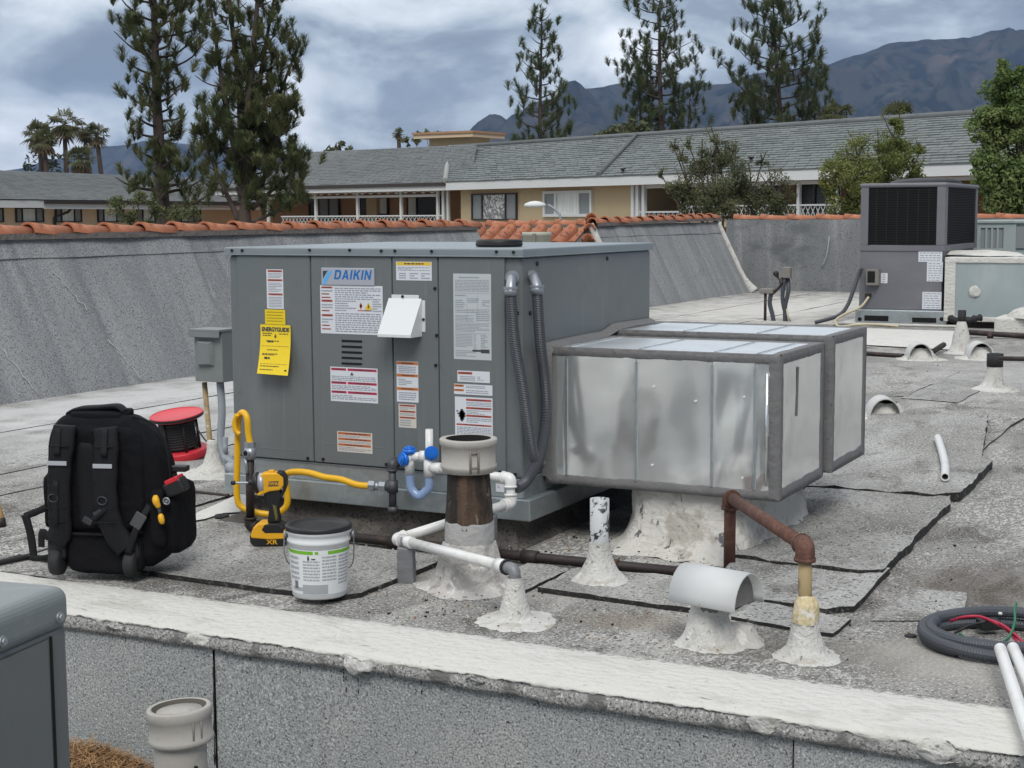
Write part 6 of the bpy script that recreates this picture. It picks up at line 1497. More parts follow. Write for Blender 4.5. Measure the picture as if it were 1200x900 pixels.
lab(b, -1.1, -.45, .028, .040, 1); lab(b, -.62, .30, .020, .050, 1)
for (u0, u1, z0, z1, nl) in ((-.58, .02, .060, .128, 7), (.10, .62, .060, .142, 8), (.70, 1.25, .045, .142, 9), (-1.25, -.75, .060, .14, 5)):
    for i in range(nl):
        za = z1-(z1-z0)*(i+.75)/nl; zb2 = z1-(z1-z0)*(i+.2)/nl; k = u0
        while k < u1:
            l = min(rnd.uniform(.06, .2), u1-k); lab(b, k, k+l, za, zb2, 1, .001); k += l+.02
for k in range(7): lab(b, -1.0+.026*k, -.985+.026*k, .036, .060, 2, .0013)
lab(b, -.40, -.33, .128, .138, 2, .0012); lab(b, -.385, -.345, .138, .143, 2, .0012); lab(b, -.26, -.12, .130, .134, 2, .0012)
b.build('pail_label', [m_green, m_lt, m_ink2, MATS['white_bucket_plastic']], pl, recalc=False)
b = MB(); f0 = PI*1.5+YAW
for k in (-1, 1):
    a = f0+k*1.62; b.tube([((rt+.002)*math.cos(a), (rt+.002)*math.sin(a), .192), ((rt+.009)*math.cos(a), (rt+.009)*math.sin(a), .192)], .010, 8)
b.tube(curve([((rt+.008)*math.cos(f0-1.62+.0), (rt+.008)*math.sin(f0-1.62), .190), ((rt+.012)*math.cos(f0-1.75), (rt+.012)*math.sin(f0-1.75), .12), ((rt+.02)*math.cos(f0-2.3), (rt+.02)*math.sin(f0-2.3), .07), ((rt+.02)*math.cos(f0+PI), (rt+.02)*math.sin(f0+PI), .06), ((rt+.02)*math.cos(f0+2.3), (rt+.02)*math.sin(f0+2.3), .07), ((rt+.008)*math.cos(f0+1.62), (rt+.008)*math.sin(f0+1.62), .190)], 8), .0022, 5)
b.build('bail_handle', m_fitting, pl)

# ------------------------------------------------------------------ impact driver
dp = G(316, 638, .0172)
dr = thing('impact_driver', 'yellow and black cordless impact driver standing on its battery', 'power tool', dp)
S = (Vector(dp)-CAM).dot(FW)/F*.985
def dm(depth0):   # local frame: x to the right of the picture, y up, z towards us
    rx = Vector((math.cos(YAW), math.sin(YAW), 0)); rz_ = Vector((math.sin(YAW), -math.cos(YAW), 0))
    m = Matrix((rx, Vector((0, 0, 1)), rz_)).transposed().to_4x4(); m.translation = rz_*depth0; return m
def pp(pts, y0=639.5, x0=316): return [((x-x0)*S, (y0-y)*S) for x, y in pts]
def part(name, pts, th, m, bev=.004, off=0, par=dr): 
    b = MB(); b.prism(pp(pts), th, dm(off-th/2)); return b.build(name, m, par, bevel=bev, bseg=3)
part('battery_base', [(294.5, 627), (297, 620), (337, 621.5), (337, 633), (333, 639), (300, 639.5), (295, 635)], .078, m_black)
bt2 = part('battery', [(295.5, 626.5), (299, 617), (306, 611.8), (316, 611.5), (320, 619), (337, 620.5), (336.5, 630), (318, 631), (309, 630), (297, 629)], .084, m_drill)
part('battery_latch', [(309, 619), (313, 612.5), (329, 612), (335, 617), (335, 623), (313, 623)], .088, m_black, .003)
part('grip', [(314, 613.5), (316.5, 598), (310.5, 581), (313, 572), (331, 572), (333, 580), (328.5, 597), (331, 613)], .038, m_black, .010)
part('grip_inlay', [(321.5, 590), (326, 592), (327.5, 606), (325, 610)], .0445, mat('olive_rubber', (.13, .11, .03), .7), .001)
part('trigger', [(308.5, 581.5), (300, 582), (305, 585), (308, 588), (312, 592), (314, 586)], .022, m_black, .003)
part('housing', [(308, 554), (312, 552.5), (330, 552), (336.5, 556), (336.8, 566), (331, 573), (318, 574.5), (306, 580), (303, 578), (307, 574)], .052, m_drill, .010)
part('rear_cap', [(327, 551.2), (334, 552), (338.5, 558), (338.6, 568), (335, 577), (331.5, 583), (330, 582), (333, 575), (335.2, 566), (335, 557.5), (331, 554)], .055, m_black, .004)
part('top_switch', [(316, 553), (317, 550), (323, 549.6), (324.5, 553)], .026, m_drill, .002)
part('side_vent', [(317, 562), (330, 561.5), (330, 568), (317, 568.5)], .0524, m_ink2, .001)
def lx(name, prof, m):   # turned parts about the spindle (screen x axis)
    b = MB(); mt = dm(0) @ Matrix.Translation(((0), (639.5-565)*S, 0)) @ Matrix.Rotation(PI/2, 4, 'Y')
    b.lathe([(r*S, (x-316)*S) for x, r in prof], (0, 0, 0), 20, m=mt); return b.build(name, m, dr)
lx('nose_bumper', [(298, 0), (298, 7), (299, 11.5), (303.5, 13), (304.5, 12), (304.5, 0)], m_black)
lx('nose_ring', [(304, 0), (304, 10.5), (308, 12), (311.5, 12), (311.5, 0)], m_silver)
lx('hex_shank', [(272.5, 0), (272.8, 1.6), (276.5, 2.2), (278, 1.4), (287, 1.4), (298, 1.4), (298.2, 0)], m_fitting)
lx('bit_collar', [(293, 0), (293, 3.4), (298.5, 4.4), (299, 0)], m_black)
lx('bit_tip', [(272, 0), (272, 2.4), (275.5, 2.8), (277.5, 2.0), (277.6, 0)], m_black)
text('battery_lettering', 'XR', 7.5*S, m_drill, bt2, dm(.0422) @ Matrix.Translation(((321-316)*S, (639.5-634)*S, 0)), bold=.0004, sx=1.3)
text('housing_lettering', 'DEWALT', 5.4*S, m_ink2, dr, dm(.0266) @ Matrix.Translation(((323.5-316)*S, (639.5-565)*S, .0001)), bold=.0004)
bpy.data.objects['housing_lettering']['kind'] = 'thing'
for k in (b_ for b_ in bpy.data.objects if b_.name == 'housing_lettering'): k.data.materials[0] = m_drill
# ------------------------------------------------------------------ cord reel behind the backpack
rc_ = Vector((-2.50, 1.17, 0)); rl = thing('cable_reel', 'red and black cable reel standing behind the backpack', 'cable reel', rc_)
mt = Matrix.Rotation(R(-6), 4, 'Y') @ Matrix.Rotation(R(10), 4, Vector((math.cos(YAW), math.sin(YAW), 0)))
b = MB(); b.lathe([(.0, .225), (.124, .225), (.130, .230), (.134, .226), (.134, .212), (.128, .208), (0, .208)], (0, 0, 0), 40, m=mt, mis=[1, 0, 0, 2, 0, 0]); b.build('upper_flange', [m_redp, mat('red_flange_face', (.62, .06, .075), .5), m_black], rl)
b = MB(); b.lathe([(.0, .045), (.128, .045), (.130, .040), (.130, .012), (.126, .006), (0, .006)], (0, 0, 0), 40, m=mt); b.build('lower_flange', m_redp, rl)
b = MB(); b.lathe([(.070, .209), (.070, .044)], (0, 0, 0), 32, m=mt); b.build('drum', m_black, rl)
b = MB(); hx = []
for k in range(16*11):
    a = 2*PI*k/16; hx.append(mt @ Vector(((.081+.005*math.sin(k*.37))*math.cos(a), (.081+.005*math.sin(k*.37))*math.sin(a), .052+.150*k/(16*11))))
b.tube(hx, .0075, 6); b.build('cord', m_rubber, rl)
for k in range(6):
    a = k*PI/3+.4; b = MB(); b.tube([mt @ Vector((.095*math.cos(a), .095*math.sin(a), .046)), mt @ Vector((.095*math.cos(a), .095*math.sin(a), .207))], .007, 6); b.build('guard_rib', m_black, rl)
# ------------------------------------------------------------------ backpack
bp = G(126, 674, .0172)
RZ = YAW + R(-8)
bag = thing('backpack', 'black wheeled tool backpack facing away, two padded shoulder straps with grey bands', 'backpack', bp, RZ)
S5 = (bp-CAM).dot(FW)/F
def bq(px, py, y=0.0): return Vector(((px-128)*S5, y, (676-py)*S5))   # local: x across the back, z up
def rbox(b, x0, x1, y0, y1, z0, z1, nx_=10, nz_=12, ny_=6, puff=.02, taper=0.0, seed=0, mi=0, top_r=.06):
    """a soft stuffed block"""
    bm2 = b.bm; vs_ = {}
    def P_(u, v, w_):
        a, c, e_ = 2*u-1, 2*v-1, 2*w_-1
        # superellipse rounding
        k = (abs(a)**6+abs(c)**6+abs(e_)**6)**(1/6); k = max(k, 1e-6)
        m = max(abs(a), abs(c), abs(e_)); s_ = m/k
        a, c, e_ = a*s_, c*s_, e_*s_
        hx_ = (x1-x0)/2*(1-taper*max(0, e_)); p = Vector(((x0+x1)/2+a*hx_, (y0+y1)/2+c*(y1-y0)/2, (z0+z1)/2+e_*(z1-z0)/2))
        n_ = noise.noise_vector(p*9+Vector((seed, 0, 0)))*puff*.5 + noise.noise_vector(p*26+Vector((seed, 4, 0)))*puff*.16
        return p+n_
    def gv(i, j, k):
        if (i, j, k) not in vs_: vs_[(i, j, k)] = b.v(P_(i/nx_, j/ny_, k/nz_))
        return vs_[(i, j, k)]
    for i in range(nx_):
        for k in range(nz_):
            b._f([gv(i, 0, k), gv(i+1, 0, k), gv(i+1, 0, k+1), gv(i, 0, k+1)], mi, True); b._f([gv(i, ny_, k), gv(i, ny_, k+1), gv(i+1, ny_, k+1), gv(i+1, ny_, k)], mi, True)
    for j in range(ny_):
        for k in range(nz_):
            b._f([gv(0, j, k), gv(0, j, k+1), gv(0, j+1, k+1), gv(0, j+1, k)], mi, True); b._f([gv(nx_, j, k), gv(nx_, j+1, k), gv(nx_, j+1, k+1), gv(nx_, j, k+1)], mi, True)
    for i in range(nx_):
        for j in range(ny_):
            b._f([gv(i, j, 0), gv(i, j+1, 0), gv(i+1, j+1, 0), gv(i+1, j, 0)], mi, True); b._f([gv(i, j, nz_), gv(i+1, j, nz_), gv(i+1, j+1, nz_), gv(i, j+1, nz_)], mi, True)
# main body: outline of the back panel drawn out to a rounded depth
out_ = [(66, 660), (63, 640), (60, 610), (58, 575), (58, 540), (60, 518), (66, 502), (76, 491), (90, 487), (128, 486), (150, 487), (163, 492), (176, 500), (187, 513), (195, 530), (201, 552), (206, 580), (208, 610), (206, 638), (199, 652), (188, 662), (174, 667), (120, 668), (80, 666)]
prof = [(0.0, .82), (.012, .94), (.04, .99), (.10, .98), (.15, .95), (.19, .89), (.215, .78), (.22, .6)]
b = MB(); cxo, czo = 0.0, bq(128, 580).z; rings_ = []
o2 = curve([bq(px, py) for px, py in out_+[out_[0]]], 3)[:-1]
for (y, s_) in prof:
    row = []
    for p in o2:
        q = Vector((cxo+(p.x-cxo)*s_, y-.02, czo+(p.z-czo)*s_)); q += noise.noise_vector(q*10)*.008; q.z = max(q.z, .012); row.append(b.v(q))
    rings_.append(row)
for i in range(len(prof)-1):
    for k in range(len(o2)): b._f([rings_[i][k], rings_[i][(k+1) % len(o2)], rings_[i+1][(k+1) % len(o2)], rings_[i+1][k]], 0, True)
b._f(rings_[0]); b._f(rings_[-1]); bmesh.ops.triangulate(b.bm, faces=[f for f in b.bm.faces if len(f.verts) > 4])
b.build('main_compartment', m_nylon, bag)
def pad(name, px0, py0, px1, py1, y0, y1, m=m_nylon, puff=.008, taper=0, seed=0, nx_=8, nz_=10):
    a, c = bq(px0, py1), bq(px1, py0); b = MB(); rbox(b, a.x, c.x, y0, y1, a.z, c.z, nx_, nz_, 4, puff, taper, seed); return b.build(name, m, bag)
pad('back_panel', 70, 500, 180, 622, -.034, .0, seed=1)
pad('spine_channel', 101, 515, 124, 618, -.040, .0, m_web, .004, seed=2)
pad('lower_panel', 84, 622, 176, 672, -.036, .02, seed=3)
def strap(name, pts, w_, th, m=m_web, y=-.045, parent=bag):
    """padded strap following picture points on the back of the bag"""
    P_ = curve([bq(px, py, y+dy) for px, py, dy in pts], 5); b = MB(); rows = []
    for i, p in enumerate(P_):
        a, c = P_[max(i-1, 0)], P_[min(i+1, len(P_)-1)]; t_ = (c-a).normalized(); s_ = t_.cross(Vector((0, 1, 0))).normalized()
        ww = w_*(1+.03*math.sin(i*1.3)); row = []
        for (u, v) in ((-1, 0), (-.85, -1), (0, -1.25), (.85, -1), (1, 0), (.85, .8), (-.85, .8)): row.append(b.v(p+s_*ww*u+Vector((0, th*v, 0))))
        rows.append(row)
    for i in range(len(P_)-1):
        for k in range(7): b._f([rows[i][k], rows[i+1][k], rows[i+1][(k+1) % 7], rows[i][(k+1) % 7]], 0, True)
    b._f(rows[0]); b._f(list(reversed(rows[-1]))); return b.build(name, m, parent)
def band(par, px0, px1, py0, py1, y):
    a, c = bq(px0, py1, y), bq(px1, py0, y); b = MB(); b.box(a.x, c.x, y-.002, y+.002, a.z, c.z); b.build('reflective_band', m_refl, par, bevel=.001)
sL = strap('shoulder_strap', [(90, 497, 0), (89, 515, -.012), (85, 545, -.020), (83, 580, -.022), (82, 610, -.016), (80, 622, -.006), (72, 634, 0)], .040, .011)
sR = strap('shoulder_strap', [(139, 499, 0), (141, 518, -.012), (140, 545, -.020), (139, 580, -.022), (142, 605, -.016), (149, 625, -.006), (160, 640, 0)], .042, .011)
band(sL, 71.5, 95.5, 537, 542, -.0795); band(sR, 127, 150, 539.5, 544.5, -.0795)
for (px, py, par) in ((78, 580, sL), (137, 582, sR)):
    c = bq(px, py, -.082); b = MB(); n = 14
    b.tube([c+Vector((.016*math.cos(2*PI*k/n), 0, .013*math.sin(2*PI*k/n))) for k in range(n+1)], .0025, 6, caps=False); b.build('d_ring', mat('grey_buckle', (.05, .05, .055), .4, .3), par)
for (sx, pts) in (('L', [(84, 500, 0), (84, 530, -.020)]), ('R', [(140, 500, 0), (141, 530, -.022)])):
    strap('load_strap', pts, .012, .003, y=-.062)
strap('webbing', [(82, 560, -.03), (79, 612, -.026)], .010, .003, y=-.052)
strap('webbing', [(141, 592, -.03), (128, 602, -.028), (118, 607, -.02)], .007, .003, y=-.050)
b = MB(); 
for (px, py, rz_) in ((118, 606, .5), (131, 597, -.5)):
    c = bq(px, py, -.076); m4 = Matrix.Translation(c) @ Matrix.Rotation(rz_, 4, 'Y'); b.box(-.016, .016, -.005, .005, -.010, .010, m=m4)
b.build('buckle', MATS['grey_buckle'], bag, bevel=.002)
strap('webbing', [(162, 645, -.01), (175, 612, -.01), (186, 590, .02)], .012, .003, y=-.045)
c = bq(176, 606, -.056); b = MB(); b.box(-.020, .020, -.004, .004, -.026, .026, m=Matrix.Translation(c) @ Matrix.Rotation(.55, 4, 'Y')); b.build('buckle', mat('worn_buckle', (.07, .07, .07), .5), bag, bevel=.003)
strap('webbing', [(66, 630, .0), (58, 622, 0), (56, 640, .0)], .012, .004, y=-.05)
for st_, x0_, y0_, n_ in ((sL, 74, 520, 6), (sR, 127, 520, 6)):
    b = MB()
    for k in range(n_):
        y_ = y0_+16*k+(8 if k > 0 else 0); a = bq(x0_-(2 if st_ is sL else 0)*k*.7, y_, -.078); b.tube([a, a+Vector((.070, 0, .001))], .0022, 5)
    b.build('webbing_rungs', m_web, st_)
for side in (1, -1):     # zips down both sides of the main compartment
    P_ = [bq(128+side*f*(70 if side < 0 else 74), py, .03) for f, py in ((.45, 489), (.80, 499), (.98, 525), (1.03, 560), (1.05, 600), (1.03, 640))]
    b = MB(); b.tube(curve(P_, 6), .0045, 6); b.build('zip', m_web, bag)
b = MB(); b.tube(curve([bq(72, 622, -.040), bq(100, 624, -.045), (bq(150, 624, -.045)), bq(178, 620, -.040)], 6), .004, 6); b.build('piping', m_web, bag)
# carry handle on top
b = MB(); cvv = curve([bq(80, 489, .05), bq(93, 483, .05), bq(118, 481, .05), bq(140, 479.5, .05), bq(150, 486, .05)], 5); rows = []
for p in cvv: rows.append([b.v(p+Vector((0, -.028, .004))), b.v(p+Vector((0, -.02, .010))), b.v(p+Vector((0, .02, .010))), b.v(p+Vector((0, .028, .004))), b.v(p+Vector((0, 0, -.016)))])
for i in range(len(cvv)-1):
    for k in range(5): b._f([rows[i][k], rows[i+1][k], rows[i+1][(k+1) % 5], rows[i][(k+1) % 5]], 0, True)
b._f(rows[0]); b._f(list(reversed(rows[-1]))); b.build('carry_handle', m_web, bag)
pad('top_hood', 84, 483, 152, 500, .0, .14, seed=6)
# pockets
pad('side_pocket', 42, 560, 64, 628, .05, .20, m_nylon, .012, seed=7)
pad('side_pocket', 190, 568, 215, 652, -.005, .20, m_nylon, .010, seed=8)
pad('tool_holster', 186, 572, 203, 640, -.035, .03, m_nylon, .006, seed=9)
# hanging strap loop on the left
strap('hanging_strap', [(58, 596, 0), (44, 602, 0), (31, 607, 0)], .012, .006, y=-.01)
strap('hanging_strap', [(31, 605, 0), (37, 630, 0), (40, 659, 0)], .014, .005, y=-.012)
strap('hanging_strap', [(38, 657, 0), (55, 656, 0), (75, 652, 0)], .010, .004, y=-.014)
# wheels in moulded housings
for (px, lab_) in ((71, 'l'), (162, 'r')):
    c = bq(px, 661, -.022); b = MB(); m4 = Matrix.Translation((c.x, c.y, .058)) @ Matrix.Rotation(PI/2, 4, 'Y')
    b.lathe([(0, -.020), (.036, -.020), (.044, -.016), (.046, -.006), (.046, .006), (.044, .016), (.036, .020), (0, .020)], (0, 0, 0), 22, m=m4)
    for v in b.bm.verts: v.co.z = v.co.z*1.0 - .010
    b.build('wheel', m_rubber, bag)
    b = MB(); rbox(b, c.x-.034, c.x+.034, -.035, .05, .055, .135, 6, 6, 4, .004, 0, 3); b.build('wheel_housing', m_black, bag)
# things carried in the side pocket
kr = bq(207, 584, -.042)
m4w = Matrix.Translation(bp) @ Matrix.Rotation(RZ, 4, 'Z')
def wq(px, py, y): return m4w @ bq(px, py, y)
t = thing('pliers', 'pliers with yellow grips tucked in the right pocket of the backpack', 'pliers', wq(200, 600, -.05))
b = MB(); b.tube(curve([wq(196.5, 577, -.048), wq(198, 583, -.056), wq(200.5, 590, -.052)], 4), [.007, .009, .011, .012, .012, .011, .010, .009, .008], 10); b.tube(curve([wq(202, 598, -.050), wq(203.5, 604, -.054), wq(204, 609, -.050)], 4), [.006, .008, .010, .010, .010, .010, .009, .008, .006], 10); b.build('grip', m_drill, t, world=True)
b = MB(); b.tube([wq(200, 589, -.050), wq(202, 599, -.050)], .006, 8); b.build('pivot', m_ink2, t, world=True)
t = thing('tape_measure', 'red and black tool clipped on the right side of the backpack', 'tape measure', wq(215, 572, -.02))
b = MB(); m5 = m4w @ Matrix.Translation(bq(214, 570, .01)) @ Matrix.Rotation(R(-24), 4, 'Y'); b.box(-.036, .036, -.03, .03, -.024, .026, m=m5); b.build('case', m_black, t, world=True, bevel=.010)
b = MB(); m5 = m4w @ Matrix.Translation(bq(212, 561.5, .009)) @ Matrix.Rotation(R(-24), 4, 'Y'); b.box(-.024, .024, -.032, .032, -.007, .009, m=m5); b.build('red_band', m_redp, t, world=True, bevel=.004)
b = MB(); m5 = m4w @ Matrix.Translation(bq(213, 551, .06)); b.box(-.026, .026, -.02, .02, -.010, .009, m=m5); b.tube([m5 @ Vector((-.02, 0, -.008)), m4w @ bq(205, 562, .05)], .008, 8); b.build('clip', m_black, t, world=True, bevel=.004)
b = MB(); n = 16; c = bq(207.5, 584, -.035); b.tube([m4w @ (c+Vector((.0105*math.cos(2*PI*k/n), 0, .0105*math.sin(2*PI*k/n)))) for k in range(n+1)], .0028, 6, caps=False); b.tube([m4w @ (c+Vector((0, .01, 0))), m4w @ (c+Vector((0, -.003, 0)))], .005, 8)
t = thing('key_ring', 'small silver ring clip beside the yellow pliers grips on the backpack', 'key ring', m4w @ c); b.build('ring', m_fitting, t, world=True)

# ------------------------------------------------------------------ conduit coil and offcuts at the lower right
cc = G(1174, 757); cl = thing('conduit_coil', 'loose coil of dark grey flexible conduit with red and green wires, at the lower right', 'conduit coil', (cc.x, cc.y, 0))
b = MB(); pts = []
for k in range(150):
    a = 1.35*PI-2*PI*k/68; rr = .192+.010*math.sin(a*2+.6)+.012*math.sin(k*.03); z = .017+.026*max(0, min(1, (k-58)/26)) + .012*max(0, math.sin(a*1.0+.5))*(k > 60)
    pts.append(Vector((rr*math.cos(a)*1.02, rr*math.sin(a)*.95, z)))
ribbed(b, pts, .0168, pitch=.0075, amp=.08); b.build('conduit', m_hose, cl)
for (nm, m, P_) in (('red_wire', m_wirer, [(1114, 728, .05), (1130, 723, .075), (1150, 723, .08), (1172, 733, .07), (1187, 745, .05), (1196, 760, .03), (1204, 778, .02)]), ('red_wire', m_wirer, [(1150, 724, .06), (1172, 731, .075), (1190, 744, .055), (1202, 757, .03)]),
                   ('black_wire', m_black, [(1117, 752, .006), (1116, 745, .02), (1128, 737, .03), (1145, 731, .05), (1160, 728, .06)]),
                   ('green_wire', m_wireg, [(1124, 742, .03), (1135, 750, .012), (1152, 756, .008), (1168, 757, .02), (1182, 747, .05), (1189, 730, .08), (1189, 715, .11), (1191, 707, .12)])):
    b = MB(); b.tube(curve([G(px, py, z) for px, py, z in P_], 6), .0042, 7); b.build(nm, m, cl, world=True)
b = MB(); p = G(1158, 731, .03); b.box(-.03, .03, -.02, .02, -.015, .015, m=Matrix.Translation(p) @ Matrix.Rotation(.6, 4, 'Z')); b.build('coupling', m_black, cl, world=True, bevel=.004)
b = MB(); p = G(1172, 719, .05); b.lathe([(0, .006), (.005, .005), (.007, .002), (.007, -.003), (0, -.003)], p, 12); b.build('end_cap', m_pvc, cl, world=True)
def pipe_thing(label, pts, r, rin, group=None):
    t = thing('plastic_pipe', label, 'pipe', pts[0], group=group); cv2 = curve(pts, 6)
    b = MB(); b.tube(cv2, r, 16, caps=False); b.tube(cv2, rin, 16, caps=False)
    for e_, o_ in ((0, 1), (-1, -2)):
        p = cv2[e_]; d_ = (cv2[o_]-p).normalized(); u = d_.orthogonal().normalized(); v = d_.cross(u); n = 16
        for k in range(n):
            a, c = 2*PI*k/n, 2*PI*(k+1)/n
            b.quad(p+(u*math.cos(a)+v*math.sin(a))*r, p+(u*math.cos(c)+v*math.sin(c))*r, p+(u*math.cos(c)+v*math.sin(c))*rin, p+(u*math.cos(a)+v*math.sin(a))*rin)
    b.build('tube', m_pvc, t, world=True); return t
pa = G(1172, 760, .065); pb_ = G(1206, 862, .04); pipe_thing('left one of two white plastic pipes resting across the white wall top', [pa, pa.lerp(pb_, .5), pb_, pb_+(pb_-pa)*.9], .0155, .012, 'white plastic pipes at the lower right')
pa = G(1187, 759, .060); pb_ = G(1232, 862, .040); pipe_thing('right one of two white plastic pipes resting across the white wall top', [pa, pa.lerp(pb_, .5), pb_, pb_+(pb_-pa)*.9], .0155, .012, 'white plastic pipes at the lower right')
pipe_thing('short bent offcut of white plastic pipe lying on the roof, right of the ducts', [G(1099, 513, .060), G(1104, 529, .060), G(1107.5, 545, .060), G(1107.5, 559, .060)], .0185, .014)

# ------------------------------------------------------------------ foreground: cabinet corner and capped pipe on the lower roof
fc_ = D(84, 684, 2.9); fu = thing('air_conditioner', 'grey painted equipment cabinet corner in the left foreground, two round screws on its lid', 'air conditioner', (fc_.x, fc_.y, LZ), R(8.5))
zt_ = fc_.z-LZ
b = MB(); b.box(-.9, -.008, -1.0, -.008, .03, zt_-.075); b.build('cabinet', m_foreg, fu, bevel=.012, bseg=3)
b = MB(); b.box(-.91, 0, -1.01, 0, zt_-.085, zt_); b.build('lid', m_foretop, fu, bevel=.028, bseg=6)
b = MB(); b.box(-.004, -.0035, -.95, -.075, .05, zt_-.09); b.build('side_panel', m_foreg, fu, bevel=.002)
b = MB(); b.box(-.006, -.001, -.069, -.066, .05, zt_-.086); b.build('panel_gap', m_void, fu)
b = MB(); b.box(-.88, -.03, -.97, -.03, 0, .03); b.build('base_pan', m_galv2, fu)
for y_ in (-.044, -.215):
    b = MB(); b.tube([(-.002, y_, zt_-.055), (.004, y_, zt_-.055)], .0105, 14); b.tube([(.004, y_, zt_-.055), (.008, y_, zt_-.055)], .008, 6, sm=False); b.build('screw', m_fitting, fu, bevel=.001)
fp = D(210, 832, 4.02); cp = thing('capped_pipe', 'beige capped standpipe in the foreground, below the white coated wall', 'standpipe', (fp.x, fp.y, LZ))
mat('dark_groove', (.09, .08, .065), .8); zt_ = fp.z-LZ; rr_ = .086
b = MB(); b.lathe([(0, zt_+.003), (rr_*.70, zt_+.001), (rr_*.72, zt_-.012), (rr_*.82, zt_-.012), (rr_*.84, zt_+.010), (rr_*.97, zt_+.010), (rr_, zt_+.005), (rr_, zt_-.016), (rr_*.965, zt_-.020), (rr_*.965, zt_-.066), (rr_, zt_-.070), (rr_, zt_-.080), (rr_*.95, zt_-.085), (rr_*.6, zt_-.088)], (0, 0, 0), 44, mis=[0, 2, 2, 2]+[0]*9, m=Matrix.Translation((0, 0, zt_)) @ Matrix.Rotation(R(-4), 4, 'Y') @ Matrix.Translation((0, 0, -zt_))); b.build('cap', [m_cap, m_capin, MATS['dark_groove']], cp)
b = MB(); b.lathe([(.070, .0), (.070, zt_-.08)], (0, 0, 0), 30); b.build('pipe', m_cap, cp)
dd = Vector((CAM.x-fp.x, CAM.y-fp.y, 0)).normalized(); dd = Matrix.Rotation(R(32), 3, 'Z') @ dd; s_ = Vector((-dd.y, dd.x, 0)); b = MB()
for k in (-1, 1): b.tube([dd*rr_*.975+s_*.012*k+Vector((0, 0, zt_-.080)), dd*rr_*.985+s_*.012*k+Vector((0, 0, zt_-.012))], .0035, 6)
b.build('clamp_lug', MATS['tarnished_clamp'], cp)
b = MB(); p = dd*.070+Vector((0, 0, zt_-.14)); b.tube([p, p+dd*.006], .005, 8); b.build('screw', m_screw, cp)

# ------------------------------------------------------------------ second unit at the back right
AY = 11.6
a2 = thing('air_conditioner', 'purple-grey rooftop air conditioner with a large black coil guard, back right', 'air conditioner', (-1.23, 12.5, .03))
xl_, xr_ = -1.69, -.79; zmid, ztop = .825, 1.53
pb2 = lambda px, py: PY(px, py, AY-.001)
b = MB(); b.box(xl_-.03, xr_+.05, AY-.04, 13.45, .03, .175); b.build('base_rail', m_galv2, a2, world=True, bevel=.012)
for (p0_, p1_) in (((1013, 369.5), (1041, 376.5)), ((1069, 372), (1097, 378.5))):
    q0, q1 = PY(*p0_, AY-.041), PY(*p1_, AY-.041); b = MB(); b.box(q0.x, q1.x, AY-.043, AY-.03, q1.z, q0.z); b.build('fork_slot', m_void, a2, world=True)
for px in (1007.5, 1103.5):
    q = PY(px, 374, AY-.041); b = MB(); b.tube([(q.x, AY-.038, q.z), (q.x, AY-.043, q.z)], .022, 12); b.build('lifting_hole', m_void, a2, world=True)
b = MB(); b.box(xl_, xr_-.02, AY, 13.4, .176, zmid); b.build('lower_cabinet', m_cab2, a2, world=True, bevel=.008)
b = MB(); b.box(xl_-.005, xr_, AY-.01, 13.5, zmid-.02, zmid+.04); b.build('mid_rail', m_cab2, a2, world=True, bevel=.004)
for (xa, xb, ya, yb_) in ((xl_, xl_+.085, AY-.004, AY+.11), (xr_-.09, xr_, AY-.004, AY+.13), (xr_-.10, xr_+.0, 13.40, 13.5), (xl_, xl_+.1, 13.40, 13.5)):
    b = MB(); b.box(xa, xb, ya, yb_, zmid+.041, ztop-.02); b.build('corner_post', m_cab2, a2, world=True, bevel=.006)
b = MB(); b.box(xl_-.012, xr_+.012, AY-.014, 13.51, ztop-.045, ztop); b.build('top_pan', m_cab2, a2, world=True, bevel=.02)
b = MB(); b.box(xl_+.086, xr_-.091, AY+.02, AY+.03, zmid+.045, ztop-.046); b.box(xr_-.03, xr_-.02, AY+.131, 13.399, zmid+.045, ztop-.046); b.build('coil', m_void, a2, world=True)
b = MB(); n = 34
for k in range(n):
    z = zmid+.055+(ztop-.10-zmid-.005)*k/(n-1); b.box(xl_+.086, xr_-.091, AY+.008, AY+.016, z-.0035, z+.0035)
    b.box(xr_-.016, xr_-.008, AY+.131, 13.399, z-.0035, z+.0035)
for k in range(6):
    x = xl_+.17+(xr_-xl_-.345)*k/5; b.box(x-.003, x+.003, AY+.0045, AY+.0075, zmid+.045, ztop-.046)
b.build('coil_guard', m_fin, a2, world=True)['kind'] = 'stuff'
b = MB(); b.lathe([(.40, 0), (.38, .03), (.30, .055), (.12, .07), (0, .072)], (-1.2, 12.55, ztop), 32); b.build('fan_guard', m_black, a2, world=True)
q0, q1 = pb2(1017, 315), pb2(1031, 334); b = MB(); b.box(q0.x, q1.x, AY-.07, AY-.0005, q1.z, q0.z); b.build('electrical_box', MATS['tarnished_clamp'], a2, world=True)
q2 = pb2(1018.5, 317.5); q3 = pb2(1027, 331); b = MB(); b.box(q2.x, q3.x, AY-.072, AY-.0705, q3.z, q2.z); b.build('box_opening', m_void, a2, world=True)
